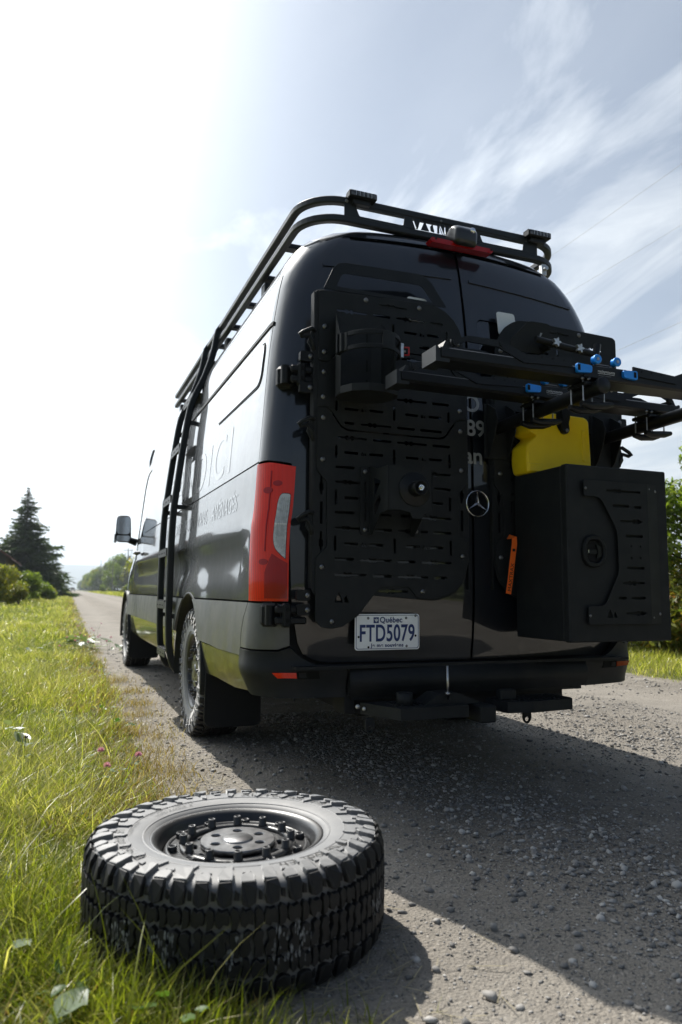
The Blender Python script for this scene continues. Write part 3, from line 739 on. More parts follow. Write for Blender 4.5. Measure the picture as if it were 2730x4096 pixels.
# --- rear doors
DZ0, DXO = .575, .862
def rear_door():
    P = [(-.006, DZ0), (-.69, DZ0), (-.75, .586), (-.797, .612), (-.822, .66), (-.842, .76), (-.855, .84), (-.862, 1.0), (-.862, 1.4), (-.848, 1.8), (-.812, 2.1), (-.775, 2.3), (-.735, 2.43), (-.70, 2.49), (-.65, 2.53), (-.56, 2.55), (-.3, 2.562), (-.006, 2.566)]
    return QR(P)
rw = QR(round_poly([(-.07, 1.48), (-.79, 1.48), (-.785, 1.75), (-.745, 2.10), (-.725, 2.20), (-.07, 2.215)], .035, 4))
for mir in (False, True):
    d = panel('rear_door', rear_door(), 'paint', van, mirror=mir, holes=[rw], grid=(.05, .045))
    g = panel('rear_window', [(a * .9955 - .0020, 1.847 + (b - 1.847) * .984) for a, b in rw], 'glass_black', d, off=-.004, mirror=mir)
    panel('door_swage', QR([(-.05, 2.400), (-.70, 2.380), (-.70, 2.394), (-.05, 2.414)]), 'paint', d, off=.006, mirror=mir, thick=.012, grid=(.06, .02))
# plate recess swage on the left door
sw = QR(round_poly([(-.05, .60), (-.73, .60), (-.76, .70), (-.70, .80), (-.10, .82)], .06, 5))
# --- cladding and lower panels
def side_arc(r, z0, z1, lead):                 # part of the arch edge between two heights (lead: -1 rear side, +1 front side)
    out = []
    for k in range(9):
        z = z0 + (z1 - z0) * k / 8; y = YW + lead * math.sqrt(max(0, r * r - (z - .385) ** 2)); out.append((y, z))
    return out
def clad(q, s): return .010 + .10 * (SB - s)**1. * .16 / .16 * .9 if False else .010 + .085 * (SB - s)
rearc = side_arc(RA, .605, SB - .008, -1)
both('rear_cladding', Q([(.155, SB - .008), (.212, .76), (.236, .70), (.240, .62), (.242, .598)]) + Q([(.7, .592), (1.17, .607)]) + Q(rearc[1:]), 'trim_plastic', van, offn=clad)
both('corner_cladding', [(qy(.147, SB - .008), SB - .008), (qy(.204, .76), .76), (qy(.228, .70), .70), (qy(.233, .635), .635), (.02, .64), (-.03, .655), (-.03, SB - .012)], 'trim_plastic', van, offn=clad)
low_rear = side_arc(RA, .43, .595, -1)
both('rear_lower_panel', Q([(.245, .588), (.205, .53), (.165, .45), (.50, .425), (.80, .425), (1.02, .43)]) + Q(low_rear) + Q([(.8, .580)]), 'dusty_paint', van, off=.010)
for (ya, yb) in ((YW, YF),):
    fr = [(ya + math.sqrt(max(0, RA * RA - (z - .385) ** 2)), z) for z in np.linspace(SB - .008, .615, 8)]
    bk = [(yb - math.sqrt(max(0, RA * RA - (z - .385) ** 2)), z) for z in np.linspace(.615, SB - .008, 8)]
    seams = [fr[0][0], 2.95, 4.50, 5.30]
    both('sill_cladding', fr + [(2.945, .612), (2.945, SB - .008)], 'trim_plastic', van, offn=clad)
    both('sill_cladding', [(2.955, SB - .008), (2.955, .612), (4.495, .612), (4.495, SB - .008)], 'trim_plastic', van, offn=clad)
    both('sill_cladding', [(4.505, SB - .008), (4.505, .612)] + bk, 'trim_plastic', van, offn=clad)
    fr2 = [(ya + math.sqrt(max(0, RA * RA - (z - .385) ** 2)), z) for z in np.linspace(.603, .42, 5)]
    bk2 = [(yb - math.sqrt(max(0, RA * RA - (z - .385) ** 2)), z) for z in np.linspace(.42, .603, 5)]
    both('sill_panel', fr2 + [(2.946, .40), (2.946, .603)], 'dusty_paint', van, off=.006)
    both('sill_panel', [(2.954, .603), (2.954, .40), (4.496, .40), (4.496, .603)], 'dusty_paint', van, off=.006)
    both('sill_panel', [(4.504, .603), (4.504, .40)] + bk2, 'dusty_paint', van, off=.006)
# wheel-arch lips
for yc in (YW, YF):
    for s in (-1, 1):
        b = MB(); n = 22; vv = []
        for k in range(n + 1):
            a = R(-8 + 196 * k / n); ca, sa = math.cos(a), math.sin(a)
            for rr, xx in ((RA + .002, .985), (RA + .004, 1.018), (RA - .012, 1.020), (RA - .018, .93), (RA + .03, .60)):
                vv.append((s * xx, yc + rr * ca, .385 + rr * sa))
        ff = [(k * 5 + i, (k + 1) * 5 + i, (k + 1) * 5 + i + 1, k * 5 + i + 1) for k in range(n) for i in range(4)]
        b.add(vv, ff if s < 0 else [f[::-1] for f in ff], True); b.build('arch_liner', 'black_plastic', van)
# --- rear bumper
def bump_off(q, s):
    t = max(0., min(1., (q + .05) / -.12)) if q < -.05 else 0.
    base = .030 + .016 * (1 / (1 + math.exp((q - .02) / .03)))
    return base + .016 * math.exp(-((s - .545) / .05) ** 2)
corner = [(qy(.236, .628), .628), (qy(.228, .59), .59), (qy(.190, .53), .53), (qy(.148, .46), .46), (.20, .445), (.0, .432), (qx(-.62, .43), .430), (qx(-.615, .545), .545), (qx(-.63, .562), .564), (qx(-.70, .566), .568), (qx(-.762, .58), .580), (qx(-.812, .61), .608), (-.030, .650), (.02, .633)]
both('bumper_corner', corner, 'bumper_plastic', van, offn=bump_off, thick=.03, grid=(.035, .025), seg=.02)
def mid_off(q, s):
    u = (s - .43) / .14; return .050 + .036 * math.sin(max(0, min(1, u)) * PI) ** .8
midb = [(-.8599, .432), (qx(-.612, .432), .432), (qx(-.607, .545), .545), (qx(-.622, .563), .563), (-.8599, .566)]
both('bumper_beam', midb, 'bumper_plastic', van, offn=mid_off, thick=.04, grid=(.05, .02), seg=.022)
mb = MB(); mb.box((-.86, -.08, .555), (.86, .12, .567)); mb.box((-.60, -.04, .42), (.60, .25, .434)); mb.build('bumper_tray', 'bumper_plastic', van)
for s in (-1, 1):                              # reflectors and sensors in the corners
    P = [(qx(-.83, .53), .516), (qx(-.91, .53), .519), (qx(-.93, .53) * 1.0, .542), (qx(-.83, .53), .540)]
    panel('bumper_reflector', P, 'lens_red' if s < 0 else 'lens_orange', van, off=.0635, mirror=s > 0, thick=.02, grid=(.02, .01), seg=.012)
    panel('reflector_socket', [(qx(-.735, .53), .512), (qx(-.828, .53), .512), (qx(-.828, .53), .545), (qx(-.735, .53), .545)], 'gap', van, off=.0615, mirror=s > 0, thick=.01, grid=(.03, .02), seg=.015)
    panel('parking_sensor', [(qx(-.79, .53), .518), (qx(-.818, .53), .518), (qx(-.818, .53), .539), (qx(-.79, .53), .539)], 'bumper_plastic', van, off=.0642, mirror=s > 0, thick=.01, grid=(.03, .02), seg=.012)
# --- underbody and axles
mb = MB()
for ya, yb in ((.05, 1.10), (2.14, 5.44), (6.46, 6.80)): mb.box((-.93, ya, .44), (.93, yb, .88))
mb.box((-.55, .05, .60), (.55, 6.6, .88)); mb.box((-.45, .25, .30), (-.36, 6.3, .44)); mb.box((.36, .25, .30), (.45, 6.3, .44))
mb.build('underbody', 'underbody', van)
for yc in (YW, YF):
    mb = MB(); mb.cyl((-.8, yc, .385), (.8, yc, .385), .05, 12); mb.lathe([(.0, -.16), (.10, -.13), (.15, 0), (.10, .13), (0, .16)], 14, Matrix.Translation((0.05, yc, .37)) @ Matrix.Rotation(R(90), 4, 'X')); mb.build('axle', 'underbody', van)
mb = MB(); mb.tube([(.35, 2.6, .42), (.35, 1.2, .44), (.42, .5, .40), (.60, .22, .38)], .035, 12); mb.box((.2, 2.6, .34), (.5, 3.3, .5), .04); mb.build('exhaust', 'steel', van)
# --- mud flaps
for s in (-1, 1):
    for yc, dy in ((YW, -.53), (YF, -.54)):
        P = round_poly([(-.16, 0.13), (.16, 0.13), (.17, .60), (-.10, .60), (-.15, .46)], [.06, .04, .01, .01, .02], 5)
        me = plate_mesh([[(a * s * -1, b) for a, b in P] if s > 0 else [(a, b) for a, b in P]], .012, .003)
        me.transform(Matrix.Translation((s * .845, yc + dy, 0)) @ Matrix.Rotation(R(-4), 4, 'X') @ ROT_XZ); o = obj('mud_flap', me, 'black_plastic', van)
# --- hinges
for s in (-1, 1):
    for zc, x0 in ((.778, -.87), (1.808, -.845)):
        xs_ = X_OF(zc); sc = 1.0 if zc < 2 else .75
        mb = MB(); h = .05 * sc
        ax = -(xs_ - .085)
        mb.box((ax - .070, .005, zc - h), (ax + .015, .065, zc + h), .016, Matrix.Rotation(R(-38), 3, 'Z'))
        mb.cyl((ax - .045, -.012, zc - h * .8), (ax - .045, -.012, zc + h * .8), .019, 12)
        mb.box((ax - .03, -.055, zc + h * .15), (ax + .105, -.028, zc + h * .75), .006)
        mb.box((ax - .03, -.055, zc - h * .75), (ax + .105, -.028, zc - h * .15), .006)
        mb.box((ax + .0, -.062, zc - h), (ax + .035, -.02, zc + h), .008)
        if s > 0: mb.v = [(-x, y, z) for x, y, z in mb.v]; mb.f = [f[::-1] for f in mb.f]
        hg = mb.build('door_hinge', 'black_plastic', van)
        mb = MB()
        for dz in (.45, -.45): mb.cyl((s * -(ax + .018), -.066, zc + h * dz), (s * -(ax + .018), -.058, zc + h * dz), .010, 10)
        mb.build('hinge_bolt', 'gap', hg)
# --- emblem
def emblem(name, parent, c, r):
    mb = MB(); mb.lathe([(r * .93, -.004), (r * .93, .005), (r * .965, .009), (r, .005), (r, -.004)], 48, Matrix.Translation(c) @ ROT_XZ); e = mb.build(name, 'chrome', parent)
    mb = MB(); mb.lathe([(r * .94, .001), (0, .001)], 40, Matrix.Translation(c) @ ROT_XZ); mb.build('emblem_disc', 'glass_black', e)
    mb = MB()
    for k in range(3):
        a = R(90 + 120 * k); d = (math.cos(a), math.sin(a)); n = (-d[1], d[0]); w_ = r * .13
        for sg in (-1, 1):
            b_ = R(90 + 120 * k + sg * 60); hub = (math.cos(b_) * w_, math.sin(b_) * w_)
            P = [(0, 0, .018), (hub[0], hub[1], .003), (d[0] * r * .95, d[1] * r * .95, .004)]
            mb.add([tuple(Matrix.Translation(c) @ ROT_XZ @ Vector(p)) for p in P], [(0, 1, 2) if sg < 0 else (0, 2, 1)])
    mb.build('emblem_star', 'chrome', e)
emblem('emblem', van, Vector((.012, -.068, 1.286)), .062)
# door lettering that shows between the two carrier panels
def door_text(body, size, x, z, sx=1., m='vinyl_grey'):
    me = text_mesh(body, size, 0, sx=sx, bold=.0022)
    for v in me.vertices:
        X, Z = x + v.co.x, z + v.co.y; sgn = -1 if X < 0 else 1
        p = surf(qx(min(X, -.0001) if X < 0 else -max(X, .0001), Z), Z, .0022); v.co = (abs(p[0]) * sgn, p[1], p[2])
    return obj('door_lettering', me, m, van)
door_text('89', .108, -.030, 1.620, 1.0)
door_text('an', .112, -.046, 1.485, 1.0)
door_text('O', .112, -.040, 1.738, 1.0)
# --- side lettering (left)
def side_text(body, size, y, z, sx=1., m='vinyl_gloss', spacing=1.):
    me = text_mesh(body, size, 0, sx=sx, spacing=spacing)
    for v in me.vertices:
        p = surf(qy(y - v.co.x, z), z + v.co.y, .0014); v.co = tuple(p)
    return obj('side_lettering', me, m, van)
side_text('VANDICI', .36, 2.86, 1.50, 1.28, spacing=1.22)
_yt = 2.92
for _w, _l in (('ACCESSOIRES', .86), ('POUR', .42), ('VANS', .40), ('AM\u00c9NAG\u00c9S', .80)):
    side_text(_w, .125, _yt, 1.27, .98); _yt -= _l + .04
# --- mirrors
for s in (-1, 1):
    mb = MB(); c = (s * 1.105, 5.46)
    prof = rrect(-.085, 1.40, .085, 1.70, .05, 5)
    prof = [(a * (1.0 if b < 1.6 else .9), b) for a, b in prof]
    rings = []
    for yy, k in ((-.025, .92), (-.015, 1.0), (.05, .96), (.10, .78), (.125, .45)):
        rings.append([(c[0] + a * k, c[1] + yy, 1.55 + (b - 1.55) * k) for a, b in prof])
    n = len(prof); vv = [p for r_ in rings for p in r_]; ff = [(i * n + k, i * n + (k + 1) % n, (i + 1) * n + (k + 1) % n, (i + 1) * n + k) for i in range(4) for k in range(n)]
    mb.add(vv, ff, True); mb.add(rings[-1], [tuple(range(n))]); mb.add(rings[0], [tuple(range(n))[::-1]])
    mb.box((c[0] - .02 if s > 0 else c[0], c[1] + .0, 1.415), (c[0] + (0 if s > 0 else .02), c[1] + .05, 1.44))
    mb.tube([(s * .96, 5.44, 1.40), (s * 1.03, 5.46, 1.425), (s * 1.09, 5.48, 1.45)], [.04, .035, .035], 8)
    mr = mb.build('door_mirror', 'black_plastic', van); fix_normals(mr.data)
    me = plate_mesh([rrect(-.072, 1.49, .07, 1.685, .035, 4)], .004); me.transform(Matrix.Translation((c[0], c[1] - .028, 0)) @ ROT_XZ); obj('mirror_glass', me, 'chrome', mr)
    me = plate_mesh([rrect(-.072, 1.412, .07, 1.475, .015, 4)], .004); me.transform(Matrix.Translation((c[0], c[1] - .028, 0)) @ ROT_XZ); obj('mirror_glass', me, 'chrome', mr)
    mb = MB(); mb.box((c[0] + s * .07, c[1] - .01, 1.41), (c[0] + s * .094, c[1] + .05, 1.48), .012); mb.build('indicator', 'lens_clear', mr)
    mb = MB(); mb.tube([(s * 1.003, 4.60, 1.245), (s * 1.045, 4.62, 1.25), (s * 1.045, 4.78, 1.25), (s * 1.003, 4.80, 1.245)], .014, 8); mb.build('door_handle', 'paint', van)
# --- high brake light and camera above the doors
zc = 2.575
mb = MB(); P = [(-.17, .0), (.165, .0), (.175, .012), (.165, .024), (-.17, .024), (-.18, .012)]
mb.prism(P, lambda a, b, d: (a + VX - .01, .055 - d + .12 * a * a * 4 * .5, zc - .012 + b), 0, .05); bl = mb.build('high_brake_light', 'lens_red_dark', van); bl.data.materials[0] = M['lens_red_dark']
mb = MB()
for sx_ in (-1, 1): mb.cyl((sx_ * .155, .0, zc), (sx_ * .155, -.001, zc), .006, 8)
mb.build('brake_light_screw', 'gap', bl)
prof_ = round_poly([(.02, -.01), (.01, .045), (-.035, .085), (-.095, .085), (-.135, .045), (-.128, -.015), (-.10, -.03), (-.085, .005), (-.03, .005)], .022, 5)
n_ = len(prof_); secs_ = [(-.062, .72), (-.054, .92), (-.038, 1.0), (.038, 1.0), (.054, .92), (.062, .72)]; cxp, czp = -.06, .035
vv = [(dx + .008, .105 + cxp + (a - cxp) * k_, 2.592 + czp + (b - czp) * k_) for dx, k_ in secs_ for a, b in prof_]
mb = MB(); mb.add(vv, [(i_ * n_ + k_, i_ * n_ + (k_ + 1) % n_, (i_ + 1) * n_ + (k_ + 1) % n_, (i_ + 1) * n_ + k_) for i_ in range(5) for k_ in range(n_)], True); mb.add(vv[:n_], [tuple(range(n_))]); mb.add(vv[-n_:], [tuple(range(n_))[::-1]])
cmh = mb.build('reversing_camera', 'camera_shell', van); fix_normals(cmh.data)
mb = MB(); mb.lathe([(.0, .006), (.010, .006), (.014, .0)], 14, Matrix.Translation((.035, -.028, 2.640)) @ ROT_XZ); mb.build('camera_lens', 'chrome', cmh)
# --- licence plate
plate = xz_plate('licence_plate', [rrect(-.578, .628, -.270, .782, .012, 4)], -.060, .003, 'plate_white', van)
brd = xz_plate('plate_border', [rrect(-.573, .633, -.275, .777, .010, 4), rrect(-.571, .635, -.277, .775, .009, 4)], -.0622, .001, 'plate_blue', plate, bev=0)
def plate_text(body, size, x, z, sx=1., spacing=1., bold=.0):
    me = text_mesh(body, size, .0005, sx=sx, spacing=spacing, bold=bold); me.transform(Matrix.Translation((x, -.0625, z)) @ ROT_XZ); return obj('plate_lettering', me, 'plate_blue', plate)
plate_text('FTD5079', .100, -.559, .6665, .665, 1.06, .0018)
plate_text('Qu\u00e9bec', .034, -.462, .7455, .95, 1.05, .0006)
plate_text('Je me souviens', .0215, -.503, .6415, 1.06, 1.12, .0006)
xz_plate('plate_crest', [[(-.491, .743), (-.467, .743), (-.467, .768), (-.491, .768)]], -.0625, .001, 'plate_blue', plate, bev=0)
mb = MB()
for px, pz in ((-.479, .7555),):
    mb.lathe([(0, .001), (.0025, .001)], 8, Matrix.Translation((px, -.0636, pz)) @ ROT_XZ @ Matrix.Diagonal((1, 3.4, 1, 1)))
    for s in (-1, 1): mb.lathe([(0, .001), (.0022, .001)], 8, Matrix.Translation((px + s * .0055, -.0636, pz + .001)) @ ROT_XZ @ Matrix.Rotation(R(-20 * s), 4, 'Z') @ Matrix.Diagonal((1, 2.4, 1, 1)))
    mb.lathe([(0, .0012), (.007, .0012)], 8, Matrix.Translation((px, -.0636, pz - .004)) @ ROT_XZ @ Matrix.Diagonal((1, .16, 1, 1)))
mb.build('crest_flower', 'vinyl_white', plate)
for px, pz in ((-.516, .764), (-.335, .764), (-.289, .774), (-.333, .643)):
    mb = MB(); mb.lathe([(0, .004), (.003, .004), (.0055, .001), (.006, 0)], 10, Matrix.Translation((px, -.0615, pz)) @ ROT_XZ); mb.build('plate_bolt', 'bolt_metal', plate)
for px, pz in ((-.561, .685), (-.290, .687), (-.515, .641)):
    mb = MB(); mb.lathe([(0, .0008), (.005, .0008)], 10, Matrix.Translation((px, -.0622, pz)) @ ROT_XZ); mb.build('plate_hole', 'gap', plate)
plate.location.x = -.017
# ------------------------------------------------------------------ tyres and wheels (axis along local z, outer face +z)
TW, TR_ = .133, .388
_prof = [(.222, -.106), (.228, -.116), (.255, -.1265), (.295, -.1310), (.325, -.1300), (.350, -.1265), (.3635, -.1205), (.3712, -.109), (.3732, -.090), (.3745, -.05), (.3750, 0)]
_prof = _prof + [(r, -z) for r, z in _prof[-2::-1]]
_pp = np.array(_prof); _d = np.r_[0, np.cumsum(np.hypot(*np.diff(_pp, axis=0).T))]; _len = _d[-1]; _mid = _len / 2
_fr, _fz = hermite(_d, _pp[:, 0]), hermite(_d, _pp[:, 1])
def tyre_pt(th, s, h):
    """s: arc position from the crown (+ towards the outer face), h: height above the carcass"""
    a = _mid + s; e = .002; r, z = _fr(a), _fz(a); tr, tz = _fr(a + e) - _fr(a - e), _fz(a + e) - _fz(a - e); l = math.hypot(tr, tz)
    nr, nz = tz / l, -tr / l
    return ((r + nr * h) * math.cos(th), (r + nr * h) * math.sin(th), z + nz * h)
_jit = random.Random(9)
def tyre_block(mb, poly, h, ch=.0018, h0=-.004):
    """poly in (theta, s): a rubber block with a chamfered top"""
    poly = [(a + _jit.uniform(-.0035, .0035), b + _jit.uniform(-.0016, .0016)) for a, b in poly]
    n = len(poly); c = (sum(p[0] for p in poly) / n, sum(p[1] for p in poly) / n)
    top = []
    for a, b in poly:
        da, db = (a - c[0]) * .375, b - c[1]; l = math.hypot(da, db); k = max(0, 1 - ch / l); top.append((c[0] + (a - c[0]) * k, c[1] + (b - c[1]) * k))
    v = [tyre_pt(a, b, h0) for a, b in poly] + [tyre_pt(a, b, h - ch * .7) for a, b in poly] + [tyre_pt(a, b, h) for a, b in top]
    f = [tuple(range(2 * n, 3 * n))]
    for i in range(n):
        j = (i + 1) % n; f += [(i, j, n + j, n + i), (n + i, n + j, 2 * n + j, 2 * n + i)]
    mb.add(v, f)
def make_tyre_meshes():
    mb = MB()
    prof = [(_fr(x), _fz(x)) for x in np.linspace(0, _len, 44)] + [(.222, .06), (.222, -.06)]
    mb.lathe(prof, 96, closed=True)
    # thin ribs on the sidewalls
    for sgn in (1, -1):
        for sr in (.285, .245):
            a = [x for x in np.linspace(0, _mid, 200) if abs(_fr(x) - sr) < .003][0] - _mid
            ring = [tyre_pt(0, -sgn * a * -1 if False else sgn * abs(a), h) for h in (.0,)]
            mb.lathe([(tyre_pt(0, sgn * (abs(a) + d), h)[0], tyre_pt(0, sgn * (abs(a) + d), h)[2]) for d, h in ((-.003, -.001), (-.0015, .0015), (.0015, .0015), (.003, -.001))], 96)
    car = mb.mesh('carcass'); fix_normals(car)
    tr = MB(); lug = MB(); NP = 46; dt = 2 * PI / NP; H = .0135
    rnd = random.Random(5)
    for k in range(NP):
        t0 = k * dt
        for sg in (1, -1):
            o = t0 + (0 if sg > 0 else dt * .5)
            P = lambda pts: [(o + a * dt, sg * b) for a, b in pts][::1 if sg > 0 else -1]
            # shoulder lugs: long and short alternate, run over the edge down the sidewall
            long = k % 2 == 0
            se = .172 if long else .158
            tyre_block(tr, P([(.06, .086), (.30, .080), (.62, .086), (.66, .112), (.60, .124), (.04, .124), (.0, .104)]), H)
            e = .030 if long else .016
            tyre_block(lug, P([(.02, .127), (.62, .127), (.66, .139), (.60, se - .006), (.34, se), (.10, se - .008), (-.02, .140)]), H * (.95 if long else .62))
            if long:
                tyre_block(lug, P([(.16, se + .003), (.52, se + .001), (.62, se + .026), (.36, se + .034), (.22, se + .024)]), H * .42, .0012)
            else:
                tyre_block(lug, P([(.08, se + .004), (.56, se + .004), (.50, se + .016), (.14, se + .018)]), H * .32, .0010)
            # groove-floor small lug
            tyre_block(tr, P([(.74, .092), (.90, .090), (.92, .108), (.76, .112)]), H * .35, .001)
            # intermediate blocks, hooked
            tyre_block(tr, P([(.02, .040), (.20, .034), (.34, .044), (.52, .040), (.56, .062), (.44, .074), (.22, .070), (.06, .076), (-.04, .060)]), H)
            tyre_block(tr, P([(.62, .030), (.86, .036), (.94, .052), (.90, .072), (.70, .078), (.60, .070), (.64, .052)]), H)
        # centre row, zig-zag
        o = t0
        P = lambda pts: [(o + a * dt, b) for a, b in pts]
        tyre_block(tr, P([(.04, -.030), (.34, -.026), (.46, -.012), (.40, .004), (.50, .022), (.30, .030), (.12, .022), (.16, .004), (-.02, -.012)]), H)
        tyre_block(tr, P([(.54, -.034), (.74, -.028), (.94, -.030), (.98, -.010), (.90, .004), (.98, .020), (.80, .028), (.60, .024), (.52, .008), (.60, -.010)]), H)
    trd = tr.mesh('tread'); fix_normals(trd)
    lg = lug.mesh('shoulder_lugs'); fix_normals(lg)
    return car, trd, lg
CAR_ME, TREAD_ME, LUG_ME = make_tyre_meshes()
def ring_text(body, size, r, th0, sx=1.1, spacing=1.1):
    """raised lettering around the sidewall, reading from the hub"""
    me = text_mesh(body, size, .0, sx=sx, spacing=spacing)
    xs_ = [v.co.x for v in me.vertices]; w_ = (min(xs_) + max(xs_)) / 2
    aa = np.linspace(0, _mid, 300); rr_ = np.array([_fr(x) for x in aa])
    for v in me.vertices:
        th = th0 - (v.co.x - w_) / r; rad = r + v.co.y; i = int(np.argmin(np.abs(rr_[:260] - rad))); p = tyre_pt(th, _mid - aa[i], .0030); v.co = p
    return me
LETTERS = [ring_text('BFGoodrich', .034, .292, R(125), 1.25), ring_text('All-Terrain T/A', .034, .292, R(-15), 1.2), ring_text('BFGoodrich', .034, .292, R(235), 1.25),
           ring_text('LT265/65R17  120/117S', .014, .275, R(62), 1.2), ring_text('LOAD RANGE  E', .014, .257, R(60), 1.2), ring_text('TUBELESS  RADIAL', .010, .272, R(100), 1.2)]
def rim_meshes():
    out = {}
    mb = MB()
    mb.lathe([(.222, -.11), (.214, -.10), (.205, -.085), (.19, -.03), (.188, .03), (.193, .070), (.198, .084), (.204, .094), (.205, .102), (.211, .109), (.221, .115), (.2275, .115), (.229, .110), (.224, .104), (.216, .09), (.200, .0), (.202, -.08), (.216, -.11)], 72, closed=True)
    me = mb.mesh('rim'); fix_normals(me); out['rim'] = me
    # centre disc with windows
    loops = [circle(0, 0, .189, 72), circle(0, 0, .03, 20)]
    for k in range(10):
        a = 2 * PI * k / 10; lp = rrect(-.017, -.0065, .017, .0065, .006, 3); loops.append([(math.cos(a) * (.112 + y) - math.sin(a) * x, math.sin(a) * (.112 + y) + math.cos(a) * x) for x, y in lp])
    me = plate_mesh(loops, .018, .002); me.transform(Matrix.Translation((0, 0, .074))); out['disc'] = me
    mb = MB(); mb.lathe([(.152, .074), (.152, .090), (.149, .094), (.134, .094), (.131, .090), (.131, .082)], 60); mb.lathe([(.192, .078), (.186, .088), (.180, .088), (.176, .082)], 60); out['ring'] = mb.mesh('ring')
    lp = [circle(0, 0, .098, 48)] + [circle(.066 * math.cos(2 * PI * (k + .25) / 6), .066 * math.sin(2 * PI * (k + .25) / 6), .0125, 14) for k in range(6)]
    me = plate_mesh(lp, .012, .0015); me.transform(Matrix.Translation((0, 0, .093))); out['hub_plate'] = me
    mb = MB(); mb.lathe([(0, .1035), (.036, .1035), (.040, .101), (.041, .097)], 32); out['cap'] = mb.mesh('cap')
    mb = MB(); mb.lathe([(.012, .0), (.0125, .003), (.0105, .006), (.0105, .023), (.0095, .025), (.0065, .025), (.0060, .019), (0, .019)], 14); out['bolt'] = mb.mesh('bolt')
    mb = MB(); mb.lathe([(.013, .0), (.0125, .014), (.0115, .016), (.0085, .016), (.008, .009), (0, .009)], 14); out['socket'] = mb.mesh('socket')
    return out
RIM = rim_meshes()
def add_wheel_parts(root, hub_parent, mtx, worn=False):
    """tyre (> tread, lettering) and rim (> disc, bolts) under root; every mesh shares data"""
    def part(name, me, m, parent, local=None):
        o = link(bpy.data.objects.new(name, me)); me.materials.clear() if not me.materials else None
        if not me.materials: me.materials.append(M[m])
        o.parent = parent
        if local is not None: o.matrix_local = local
        return o
    ty = part('tyre', CAR_ME, 'rubber_side', root, mtx); part('shoulder_lugs', LUG_ME, 'rubber_side', ty)['kind'] = 'stuff'
    part('tread', TREAD_ME, 'rubber', ty)['kind'] = 'stuff'
    for me in LETTERS: part('sidewall_lettering', me, 'rubber_worn', ty)
    rm = part('rim', RIM['rim'], 'rim_black', root, mtx)
    part('wheel_disc', RIM['disc'], 'rim_black', rm); part('bolt_ring', RIM['ring'], 'rim_black', rm); part('hub_plate', RIM['hub_plate'], 'rim_plate', rm); part('centre_cap', RIM['cap'], 'rim_plate', rm)
    for k in range(12):
        a = 2 * PI * (k + .5) / 12; part('ring_bolt', RIM['bolt'], 'rim_black', rm, Matrix.Translation((.141 * math.cos(a), .141 * math.sin(a), .092)))
    for k in range(10):
        a = 2 * PI * (k + .2) / 10; part('socket_bolt', RIM['socket'], 'rim_black', rm, Matrix.Translation((.170 * math.cos(a), .170 * math.sin(a), .082)))
    return ty, rm
for s in (-1, 1):
    for yc, rot in ((YW, 20), (YF, 75)):
        mt = Matrix.Translation((s * .865, yc, .385)) @ Matrix.Rotation(R(90 * s), 4, 'Y') @ Matrix.Rotation(R(rot), 4, 'Z')
        add_wheel_parts(van, van, mt)
SPARE = Vector((-1.301, -.986, .142))
spare = empty('spare_wheel', (SPARE.x, SPARE.y, 0), 'knobbly off-road spare wheel lying flat on the ground in the foreground', 'wheel')
ty, rm = add_wheel_parts(spare, spare, Matrix.Translation((0, 0, .133)) @ Matrix.Rotation(R(62), 4, 'Z') @ Matrix.Diagonal((1, 1, .925, 1)))
# thin pale streaks laid over the tread blocks
mk = MB(); rnd = random.Random(3)
spans = [(R(-165), R(-45))]
for k in range(420):
    th = rnd.uniform(R(112), R(272)); s = rnd.gauss(-.012, .022)
    g = math.sin(th * 7 + 1) + math.sin(th * 17.3)
    if g < .25: continue
    w_, h_ = rnd.uniform(.0015, .004) / .388, rnd.uniform(.004, .014)
    n = 7; P = [(th + w_ * math.cos(2 * PI * i / n) * rnd.uniform(.5, 1.1), s + h_ * math.sin(2 * PI * i / n) * rnd.uniform(.5, 1.1)) for i in range(n)]
    mk.add([tyre_pt(a, b, .0139) for a, b in P], [tuple(range(n))])
mo_ = mk.build('pale_mark', 'rubber_pale', ty); mo_['kind'] = 'stuff'
# ------------------------------------------------------------------ things bolted to the back of the van
def slot(kind, x0, z0, x1=None, z1=None, w=.0056):
    if kind == 'h': return [rrect(min(x0, x1), (z0 + z1) / 2 - w, max(x0, x1), (z0 + z1) / 2 + w, w * .98, 3)]
    if kind == 'v': return [rrect(x0 - w, min(z0, z1), x0 + w, max(z0, z1), w * .98, 3)]
    if kind in ('k', 'kv', 'K'):
        if kind == 'kv': a0, a1, c = min(z0, z1), max(z0, z1), x0
        else: a0, a1, c = min(x0, x1), max(x0, x1), (z0 + z1) / 2
        ln = a1 - a0; cs_ = [a0 + min(.046, ln * .32), a0 + min(.069, ln * .50)] if kind != 'K' else [a1 - .046, a1 - .023]; rb = .0105; w *= .8
        xs_ = sorted(set([a0, a0 + w * .5, a1 - w * .5, a1] + [cc + rb * math.cos(PI * k / 8) for cc in cs_ for k in range(9)]))
        up = []
        for x in xs_:
            h = 0 if x in (a0, a1) else w
            for cc in cs_:
                if abs(x - cc) < rb: h = max(h, math.sqrt(rb * rb - (x - cc) ** 2))
            up.append((x, h))
        lp = [(x, c - h) for x, h in up] + [(x, c + h) for x, h in up[::-1] if h > 0]
        return [lp] if kind != 'kv' else [[(b, a) for a, b in lp][::-1]]
    if kind == 'm':
        s = .0085 if x1 is None else x1
        return [round_poly([(x0 - 1.5 * s, z0 - s), (x0 + .35 * s, z0 - s), (x0 - .55 * s, z0 + s)], s * .12, 2), round_poly([(x0 + .75 * s, z0 - s), (x0 + 1.65 * s, z0 - s), (x0 + 1.05 * s, z0 + .45 * s), (x0 + .62 * s, z0 - .25 * s)], s * .1, 2)]
